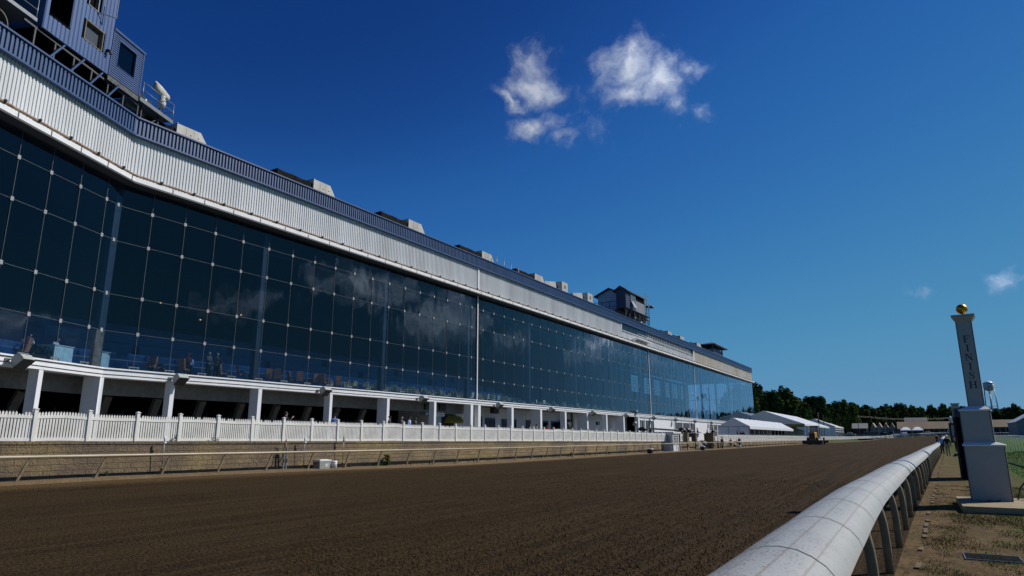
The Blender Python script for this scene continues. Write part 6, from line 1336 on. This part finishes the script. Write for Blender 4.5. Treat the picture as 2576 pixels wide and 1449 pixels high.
def stalls2(t):
    mb = MB()
    for k in range(7): x = 29.5+k*2; mb.box((x, 343.3, 2.0), (x+.2, 343.5, 5.4))
    mb.build('porch_post', M['house'], t)
building('stable_barn', 'tan-roofed barn to the right of the near finish post', 'barn', (27, 40.2, 344, 352, 2.0, 6.0, 8.6, 'x', .6), M['barn_wall'], M['barn_roof'], stalls2)
for k in range(5):
    x = -16.2+k*2.55; building('gabled_barn', 'narrow tan gable-ended barn, %s from the left of the row' % ordw(k), 'barn', (x, x+2.4, 352+k*.8, 372, 2.0, 5.6, 8.1, 'y', .06), M['house'], M['barn_roof'])['group'] = 'gable-ended barns in a row'
building('small_shed', 'dark shed with a pale grey roof left of the barns', 'shed', (-22.8, -17.3, 346, 352, 2, 5.9, 7.8, 'x', .5), M['barn_wall'], mat('pale_roof', (.34, .34, .33), .7))
building('equipment_shed', 'big pale metal shed with a sloping roof at the right edge', 'shed', (28.6, 40, 262, 285, 1.6, 6.3, 9.5, 'y', .3), mat('pale_metal', (.20, .21, .23), .6), mat('pale_metal_roof', (.42, .45, .5), .5))
building('grey_roofed_house', 'house with a dark grey roof behind the long barn', 'house', (-2, 7, 392, 402, 2.2, 8.2, 11.2, 'x', .5), M['house'], M['grey_roof'])
for k, (x, y, z, w) in enumerate([(16.5, 560, 13.6, 12), (25, 565, 14.2, 8), (59, 560, 15.5, 6), (63, 540, 9.0, 7), (36, 600, 16, 8)]):
    building('hill_house', ['row house roofs on the hill left of the far finish post', 'house on the hill behind the far finish post', 'pale-roofed house right of the water tower', 'lower house right of the water tower legs', 'house on the hill behind the water tower'][k], 'house', (x, x+w, y, y+8, z-9, z, z+2.4, 'x', .5), M['house'], M['grey_roof'])
t = thing('stewards_tower', 'small pale box tower with flat roof above the far finish post', 'tower', (20.1, 400, 2)); mb = MB(); [mb.bar((x, y, 0), (x, y, 13.4), .3) for x in (-1.4, 1.4) for y in (-1.4, 1.4)]; mb.build('tower_leg', M['house'], t); mb = MB(); mb.box((-1.6, -1.6, 13.4), (1.6, 1.6, 15.8)); mb.build('tower_cab', M['fin_white_shaded'], t); mb = MB(); mb.box((-2, -2, 15.8), (2, 2, 16.1)); mb.build('tower_roof', M['fin_white_shaded'], t); mb = MB(); mb.box((-.9, -1.62, 14.6), (.9, -1.6, 15.4)); mb.build('tower_window', M['tent_clear'], t)
# water tower
WX, WY = 43.85, 500; t = thing('water_tower', 'white water tower on splayed legs behind the near finish post', 'water tower', (WX, WY, 3)); b = 26.2
mb = MB(); mb.lathe((0, 0, b), [(0, -.2), (1.2, 0), (2.2, .7), (2.75, 1.9), (2.8, 2.6), (2.8, 4.75)], 32); tk = mb.build('tank', mat('tank_white', (.62, .61, .58), .6, col2=(.42, .38, .32), vscale=.5), t)
mb = MB(); mb.lathe((0, 0, b+4.75), [(3.0, -.06), (3.0, .02), (.2, 1.35), (0, 1.4)], 32); mb.tube([(0, 0, 1.3+b+4.75), (0, 0, b+6.7)], .06, 6); mb.tube([(-1.5, 0, b+5.2), (-1.5, 0, b+6.5)], .08, 6); mb.build('tank_roof', M['tent'], t)
mb = MB(); ring = [(3.15*math.cos(2*math.pi*k/28), 3.15*math.sin(2*math.pi*k/28), b+2.1) for k in range(29)]; mb.tube(ring, .06, 5, False); mb.tube([(p[0], p[1], p[2]+.7) for p in ring], .04, 5, False); mb.build('catwalk', M['grey_steel'], t)
for k in range(6): a = 2*math.pi*k/6+.35; mb = MB(); mb.tube([(2.75*math.cos(a), 2.75*math.sin(a), b+1.6), (4.4*math.cos(a), 4.4*math.sin(a), -1)], .17, 8); mb.build('tower_leg', M['grey_steel'], t)
mb = MB()
for z, r in ((17, 3.35), (8.5, 3.85)):
    for k in range(6): a, c = 2*math.pi*k/6+.35, 2*math.pi*(k+1)/6+.35; mb.bar((r*math.cos(a), r*math.sin(a), z), (r*math.cos(c), r*math.sin(c), z), .12); mb.bar((r*math.cos(a), r*math.sin(a), z), ((r-.55)*math.cos(c), (r-.55)*math.sin(c), z+9), .05)
mb.build('leg_brace', M['grey_steel'], t); mb = MB(); mb.tube([(0, 0, -1), (0, 0, b)], .42, 12); mb.build('riser_pipe', M['grey_steel'], t)
def wrap(me, z0, turn):
    for v in me.vertices: a = -math.pi/2+turn+v.co.x/2.83; rr = 2.83; v.co = (rr*math.cos(a), rr*math.sin(a), z0+v.co.y)
lt = text_mesh('LAUREL', 1.05, 'lettering', M['ink'], tk, Matrix.Identity(4), 0); wrap(lt.data, b+2.75, .09)
hm = MB(); hp = [(-1.1, .1), (-.8, .35), (-.3, .32), (.25, .4), (.6, .7), (.95, .62), (.92, .48), (.68, .42), (.45, .12), (.9, -.1), (.85, -.18), (.3, .02), (-.3, .0), (-.75, -.3), (-1.05, -.32), (-.7, .0), (-.85, .12), (-1.2, -.02)]
for i in range(1, len(hp)-1): hm.add([(hp[0][0], hp[0][1], 0), (hp[i][0], hp[i][1], 0), (hp[i+1][0], hp[i+1][1], 0)], [(0, 1, 2)])
hm.add([(-.2, .38, 0), (.1, .42, 0), (.25, .75, 0), (0, .8, 0)], [(0, 1, 2, 3)]); ho = hm.build('horse_emblem', M['ink'], tk, False); wrap(ho.data, b+3.9, .0)
# poles and wires
for k, (x, y, h, lab) in enumerate([(-30.2, 300, 9.5, 'tall dark utility pole standing beside the glazed marquee'), (-17.8, 300, 8.4, 'thin dark pole in front of the trees left of the barns'), (-8.7, 332, 8.5, 'thin dark pole in front of the gabled barns')]):
    t = thing('utility_pole', lab, 'pole', (x, y, gz(x, y)-.2)); mb = MB(); mb.tube([(0, 0, 0), (0, 0, h)], [.16, .10], 8); mb.build('pole_shaft', M['bark'], t); mb = MB(); mb.bar((-.9, 0, h-.5), (.9, 0, h-.5), .12); mb.build('crossarm', M['bark'], t)
t = thing('overhead_wire', 'pale overhead cable strung in front of the dark trees', 'cable', (0, 0, 0)); mb = MB(); 
mb.tube([(-17.8, 300, 10.0), (-8, 316, 9.3), (2, 334, 9.2), (16, 350, 10.0)], .025, 4); mb.tube([(-17.8, 300, 9.6), (-8, 316, 8.9), (2, 334, 8.8), (16, 350, 9.6)], .02, 4); mb.build('cable_line', M['dark_grey'], t)
def car(lab, x, y, rz, body, kind='suv', m=None):
    t = thing('parked_car', lab, 'car', (x, y, gz(x, y)), rz, 'vehicles parked by the barns')
    if kind == 'suv': pf = [(-2.35, .35), (2.3, .35), (2.35, .85), (1.45, 1.02), (.85, 1.68), (-2.0, 1.75), (-2.35, 1.0)]; wf = [(.75, 1.05), (1.3, 1.05), (.8, 1.6), (-1.9, 1.66), (-2.15, 1.05)]
    elif kind == 'pickup': pf = [(-2.7, .45), (2.6, .45), (2.6, 1.05), (1.5, 1.12), (.95, 1.8), (-.5, 1.85), (-.65, 1.15), (-2.7, 1.15)]; wf = [(1.35, 1.15), (.9, 1.72), (-.4, 1.76), (-.5, 1.15)]
    else: pf = [(-2.25, .35), (2.2, .35), (2.25, .78), (1.2, .92), (.55, 1.4), (-1.1, 1.42), (-1.7, .98), (-2.25, .92)]; wf = [(1.05, .95), (.5, 1.33), (-1.05, 1.35), (-1.5, .98)]
    mb = MB(); mb.prism([(p[0], -.9, p[1]) for p in pf], (0, 1.8, 0)); o = mb.build('body', m or M[body], t); o.modifiers.new('b', 'BEVEL').width = .08
    mb = MB(); mb.prism([(p[0], -.91, p[1]) for p in wf], (0, 1.82, 0)); mb.build('side_window', M['tent_clear'], t)
    for sx in (-1.4, 1.45):
        for sy in (-.82, .82): mb = MB(); mb.tube([(sx, sy-.12, .34), (sx, sy+.12, .34)], .34, 14); w = mb.build('wheel', M['rubber'], t); h = MB(); h.tube([(sx, sy-.13, .34), (sx, sy+.13, .34)], .18, 10); h.build('rim', M['grey_steel'], w)
    return t
M['car_silver'] = mat('car_silver', (.45, .46, .47), .25, metal=.5); M['car_dark'] = mat('car_dark', (.03, .035, .04), .25); M['car_white'] = mat('car_white', (.72, .73, .74), .25)
car('white high-roofed van-like car left of the canopy', -5.6, 309, rad(180), 'car_white', 'suv'); car('silver saloon car left of the small dark kiosk', -13.2, 309, rad(8), 'car_silver', 'sedan'); car('white pickup between the white car and the canopy', -2.6, 316, rad(100), 'car_white', 'pickup')
car('pale pickup just right of the canopy', 5.4, 322, rad(0), 'car_white', 'pickup'); car('dark car in front of the gabled barns', -10.5, 326, rad(90), 'car_dark', 'suv'); car('dark car behind the dark kiosk', -7.5, 330, rad(90), 'car_dark', 'suv'); car('dark car near the pale-roofed shed', -18.5, 322, rad(20), 'car_dark', 'suv')
car('grey pickup at the end of the small tent', -24.0, 335, rad(10), 'beige_grey', 'pickup'); car('black car near the barn half-wall', 8.6, 324, rad(10), 'car_dark', 'sedan'); car('dark car at the right of the barn half-wall', 11.5, 326, rad(0), 'car_dark', 'suv')
t = thing('horse_trailer', 'dark box trailer with a flat pale roof behind the silver car', 'trailer', (-14.3, 318, gz(-14, 318))); mb = MB(); mb.box((-2.6, -1.2, .6), (2.6, 1.2, 3.0)); mb.build('trailer_body', M['car_dark'], t); mb = MB(); mb.box((-2.7, -1.25, 3.0), (2.7, 1.25, 3.12)); mb.build('trailer_roof', M['beige_grey'], t); mb = MB(); [mb.tube([(x, -1.25, .4), (x, -1.0, .4)], .4, 12) for x in (-.6, .6)]; mb.build('wheel', M['rubber'], t)
t = thing('kiosk', 'small dark kiosk with a sloping roof beside the rail', 'kiosk', (-9.4, 307.5, gz(-9, 307))); mb = MB(); mb.box((-1.0, -.9, 0), (1.0, .9, 2.0)); mb.build('kiosk_body', M['barn_wall'], t); mb = MB(); mb.prism([(-1.3, -1.1, 2.5), (1.3, -1.1, 1.9), (1.3, -1.1, 2.0), (-1.3, -1.1, 2.62)], (0, 2.2, 0)); mb.build('kiosk_roof', M['grey_roof'], t)
for k, x in enumerate((13.8, 15.0)):
    t = thing('portable_toilet', 'portable toilet with a pale domed roof, %s of two left of the far finish post' % ('left' if k == 0 else 'right'), 'toilet', (x, 328, gz(x, 328)), 0, 'portable toilets by the barn'); mb = MB(); mb.box((-.5, -.5, 0), (.5, .5, 2.0)); mb.build('cabin_body', M['cloth_navy'], t); mb = MB(); mb.lathe((0, 0, 2.0), [(.7, 0), (.6, .15), (.3, .25), (0, .28)], 8); mb.build('domed_roof', M['tent'], t)
building('white_hut', 'tiny white gabled hut beside the lantern board', 'hut', (12.4, 14.9, 318.5, 321, 2.0, 4.0, 5.0, 'y', .1), M['house'], M['tent'])

# ------------------------------------------------------------------ trees
def crown_mesh(seed, n, w, h, size, clumps):
    rnd = random.Random(seed); mb = MB(); cs = []
    for k in range(clumps):
        a = rnd.uniform(0, 6.283); q = rnd.random(); z = -.42+.92*q; rr = (1-abs(z*1.55-.15)**2.0)*.62; r = rr*math.sqrt(rnd.random())
        cs.append((Vector((r*math.cos(a), r*math.sin(a), z)), rnd.uniform(.16, .30)))
    for k in range(n):
        c, cr = cs[k % clumps]; d = Vector((rnd.gauss(0, 1), rnd.gauss(0, 1), rnd.gauss(0, 1))).normalized(); p = c+d*cr*(rnd.random()**.35)
        p = Vector((p.x*w, p.y*w, p.z*h)); nrm = (d+Vector((rnd.gauss(0, .5), rnd.gauss(0, .5), rnd.gauss(0, .5)+.3))).normalized(); u = nrm.orthogonal().normalized(); v = nrm.cross(u); ang = rnd.uniform(0, 6.3); u, v = u*math.cos(ang)+v*math.sin(ang), v*math.cos(ang)-u*math.sin(ang); s = size*rnd.uniform(.6, 1.4)
        mb.add([p-u*s-v*s*.5, p+u*s*.2-v*s, p+u*s+v*s*.3, p-u*s*.1+v*s], [(0, 1, 2, 3)])
    return mb
PROTO = []
def tree_proto(seed, kind, w, h, trunk):
    t = thing('leafy_tree', '', 'tree', (0, 0, 0)); rnd = random.Random(seed)
    mb = crown_mesh(seed, 9000, w, h, .0235*(w+h), 46); mb.T = None
    for v in mb.v: v.z += trunk+h*.42
    mb.build('crown', LEAF[kind], t, False)
    b = MB(); b.tube([(0, 0, -1), (0.1, 0, trunk*.6), (.05, .1, trunk+h*.3), (0, 0, trunk+h*.6)], [h*.035, h*.027, h*.018, h*.006], 8)
    for k in range(6): a = k*1.05+rnd.random(); z = trunk+h*.08*k; b.tube([(0, 0, z*.9), (w*.25*math.cos(a), w*.25*math.sin(a), z+h*.12), (w*.5*math.cos(a), w*.5*math.sin(a), z+h*.2)], [h*.014, h*.009, h*.003], 5)
    b.build('trunk', M['bark'], t); return t
PROTO = [tree_proto(11, 0, 6.5, 13, 2), tree_proto(12, 1, 6.0, 15, 2), tree_proto(13, 0, 7.5, 12, 1.5), tree_proto(14, 1, 5.5, 11, 1.5), tree_proto(15, 2, 4.8, 14, 2)]
TREES = [ # x, y, proto, height scale
 (-66, 318, 0, 1.45), (-59, 312, 1, 1.28), (-55.5, 330, 3, 1.55), (-53, 318, 0, 1.25), (-49.5, 340, 1, 1.25), (-48, 322, 2, 1.3), (-44.5, 344, 0, 1.35), (-41, 326, 3, 1.45), (-38.5, 350, 1, 1.2), (-36, 334, 0, 1.32), (-32.5, 352, 2, 1.42), (-29, 372, 1, 1.15), (-26.5, 362, 4, 1.15), (-23.2, 364, 4, 1.05), (-24.5, 385, 0, 1.25), (-20.5, 378, 1, 1.0), (-18.8, 400, 0, 1.2), (-14.5, 392, 2, 1.3), (-11.5, 412, 1, 1.1), (-8, 396, 3, 1.35), (-5.5, 420, 0, 1.3), (-1.5, 415, 2, 1.3), (2.5, 432, 1, 1.05), (6.5, 425, 3, 1.2), (10.5, 445, 0, 1.15), (-10, 384, 3, .75), (-6, 384, 2, .7), (-14, 384, 1, .65), (2, 405, 3, .8), (12, 410, 2, .85), (20, 430, 3, .9), (16, 470, 1, .9)]
TREES += [(-60, 395, 2, 1.5), (-70, 350, 1, 1.4), (-80, 360, 0, 1.4), (-45, 400, 0, 1.6), (-33, 410, 3, 1.6)]
rnd = random.Random(5)
for k in range(46): TREES.append((-22+k*3.6+rnd.uniform(-2, 2), 590+rnd.uniform(-40, 90), rnd.choice([0, 1, 2, 3]), rnd.uniform(.95, 1.25)))
for k in range(30): TREES.append((-16+k*5.2+rnd.uniform(-2, 2), 690+rnd.uniform(-30, 60), rnd.choice([0, 1, 2, 3]), rnd.uniform(1.0, 1.3)))
for k in range(30): TREES.append((-18+k*3.4+rnd.uniform(-2, 2), 470+rnd.uniform(-40, 60), rnd.choice([0, 2, 3]), rnd.uniform(1.0, 1.3)))
for k in range(16): TREES.append((8+k*5.2+rnd.uniform(-2, 2), 500+rnd.uniform(-30, 40), rnd.choice([0, 2, 3]), rnd.uniform(.75, 1.0)))
for k in range(10): TREES.append((44+k*5+rnd.uniform(-2, 2), 455+rnd.uniform(-20, 30), rnd.choice([0, 2, 3]), rnd.uniform(1.0, 1.3)))
usedp = set(); cnt = {}
TREES.sort(key=lambda a: math.atan2(a[0], a[1]))
for k, (x, y, p, s) in enumerate(TREES):
    place = 'behind the marquees' if x < -25 and y < 450 else 'behind the barns' if y < 450 else 'on the far hill'
    tone = ['dark dense tree', 'mid-green broad tree', 'low rounded dark tree', 'small bushy tree', 'yellow-green slender tree'][p]
    key = (tone, place); cnt[key] = cnt.get(key, 0)+1; lab = '%s %s, %s such tree from the grandstand' % (tone, place, ordw(cnt[key]-1))
    o = PROTO[p]
    if p not in usedp: usedp.add(p); o.location = (x, y, gz(x, y)-.3); o.rotation_euler = (0, 0, rnd.uniform(0, 6)); o['label'] = lab
    else: o = dup(o, (x, y, gz(x, y)-.3), rnd.uniform(0, 6), lab)
    s *= 1.0 if (x < -47 and y < 450) else .82
    o.scale = (s*rnd.uniform(.9, 1.1), s*rnd.uniform(.9, 1.1), s); o['group'] = 'trees beyond the track'
# far woods outside the frame to the right (they show in the glass)
mb = MB(); rnd = random.Random(9)
for k in range(9000):
    a = rnd.uniform(rad(20), rad(100)); R = rnd.uniform(520, 640); x, y = R*math.sin(a), R*math.cos(a)
    if x < 75: continue
    hgt = 21+5*math.sin(a*40)+4*math.sin(a*97+1)+3*math.sin(a*211); z = gz(x, y)+rnd.random()**.6*hgt; s = rnd.uniform(1.2, 2.6); u = Vector((rnd.gauss(0, 1), rnd.gauss(0, 1), rnd.gauss(0, 1))).normalized()*s; v = u.orthogonal().normalized()*s; c = Vector((x, y, z)); mb.quad(c-u, c-v, c+u, c+v)
tag(mb.build('woods', LEAF[0], None, False), 'far dark woods beyond the infield, seen mirrored in the glass', 'woods', kind='stuff')

# ------------------------------------------------------------------ loose clods and grass
mb = MB(); rnd = random.Random(21)
ico = [(-.53, 0, .85), (.53, 0, .85), (-.53, 0, -.85), (.53, 0, -.85), (0, .85, .53), (0, .85, -.53), (0, -.85, .53), (0, -.85, -.53), (.85, .53, 0), (-.85, .53, 0), (.85, -.53, 0), (-.85, -.53, 0)]
oct_ = [(1, 0, 0), (0, 1, 0), (-1, 0, 0), (0, -1, 0), (0, 0, 1), (.6, .6, .5), (-.5, .4, .7)]; ocf = [(0, 5, 4), (0, 1, 5), (1, 4, 5), (1, 6, 4), (1, 2, 6), (2, 4, 6), (2, 3, 4), (3, 0, 4)]
icf = [(0, 4, 1), (0, 9, 4), (9, 5, 4), (4, 5, 8), (4, 8, 1), (8, 10, 1), (8, 3, 10), (5, 3, 8), (5, 2, 3), (2, 7, 3), (7, 10, 3), (7, 6, 10), (7, 11, 6), (11, 0, 6), (0, 1, 6), (6, 1, 10), (9, 0, 11), (9, 11, 2), (9, 2, 5), (7, 2, 11)]
for k in range(30000):
    y = 3+26*rnd.random()**1.6; x = rnd.uniform(-1.2-y*.95, -1.1) if y < 22 else rnd.uniform(-24, -1)
    if x < -24.2: continue
    r = rnd.uniform(.008, .024)*(1 if rnd.random() < .95 else 1.6); z = gz(x, y)+r*.4
    mb.add([(x+a*r*rnd.uniform(.7, 1.3), y+b*r*rnd.uniform(.7, 1.3), z+c_*r*rnd.uniform(.6, 1.0)) for a, b, c_ in oct_], ocf)
tag(mb.build('dirt_clods', mat('clod_earth', (.062, .043, .022), 1, var=.3, vscale=9, spec=.05), None, False), 'loose clods of harrowed earth lying on the track', 'soil', kind='stuff')
def blades(name, n, fx, mat_, hr, lab):
    mb = MB(); c = 0; tries = 0
    while c < n and tries < n*12:
        tries += 1; q = fx()
        if q is None: continue
        x, y = q; z = gz(x, y)-.005; h = rnd.uniform(*hr); a = rnd.uniform(0, 6.3); w = h*.12; lean = Vector((math.cos(a), math.sin(a), 0))*h*rnd.uniform(.2, .9); s = Vector((-math.sin(a), math.cos(a), 0))*w
        p = Vector((x, y, z)); mb.add([p-s, p+s, p+lean*.5+Vector((0, 0, h*.7))+s*.6, p+lean+Vector((0, 0, h)), p+lean*.5+Vector((0, 0, h*.7))-s*.6], [(0, 1, 2, 3, 4)]); c += 1
    tag(mb.build(name, mat_, None, False), lab, 'grass', kind='stuff')
from mathutils import noise as mn
def tuft():
    y = 4.5+24*rnd.random()**1.3; x = rnd.uniform(inx(y)+.45, 3.6)
    d = mn.fractal(Vector((x*1.6, y*.8, 3)), 1, 2, 5)+.12*(x-.8)
    if .8 < x < 3.6 and 18.3 < y < 21.5: return None
    if y > 21.5 and x < 2.3: d -= .25
    near = .5 if 16.2 < y < 18.4 and x > .5 else 0
    return (x, y) if d+near > rnd.uniform(-.35, .55) else None
blades('tuft_grass', 60000, tuft, M['grass_blade'], (.01, .042), 'sparse tufts of grass on the infield dirt')
def turf():
    y = 20.5+40*rnd.random()**1.6; x = rnd.uniform(inx(y)+3.3, 7.5); return (x, y)
blades('turf_blades', 16000, turf, mat('turf_blade', (.05, .105, .016), .9, col2=(.03, .06, .010), vscale=2, spec=.05), (.03, .07), 'mown green grass on the turf course')
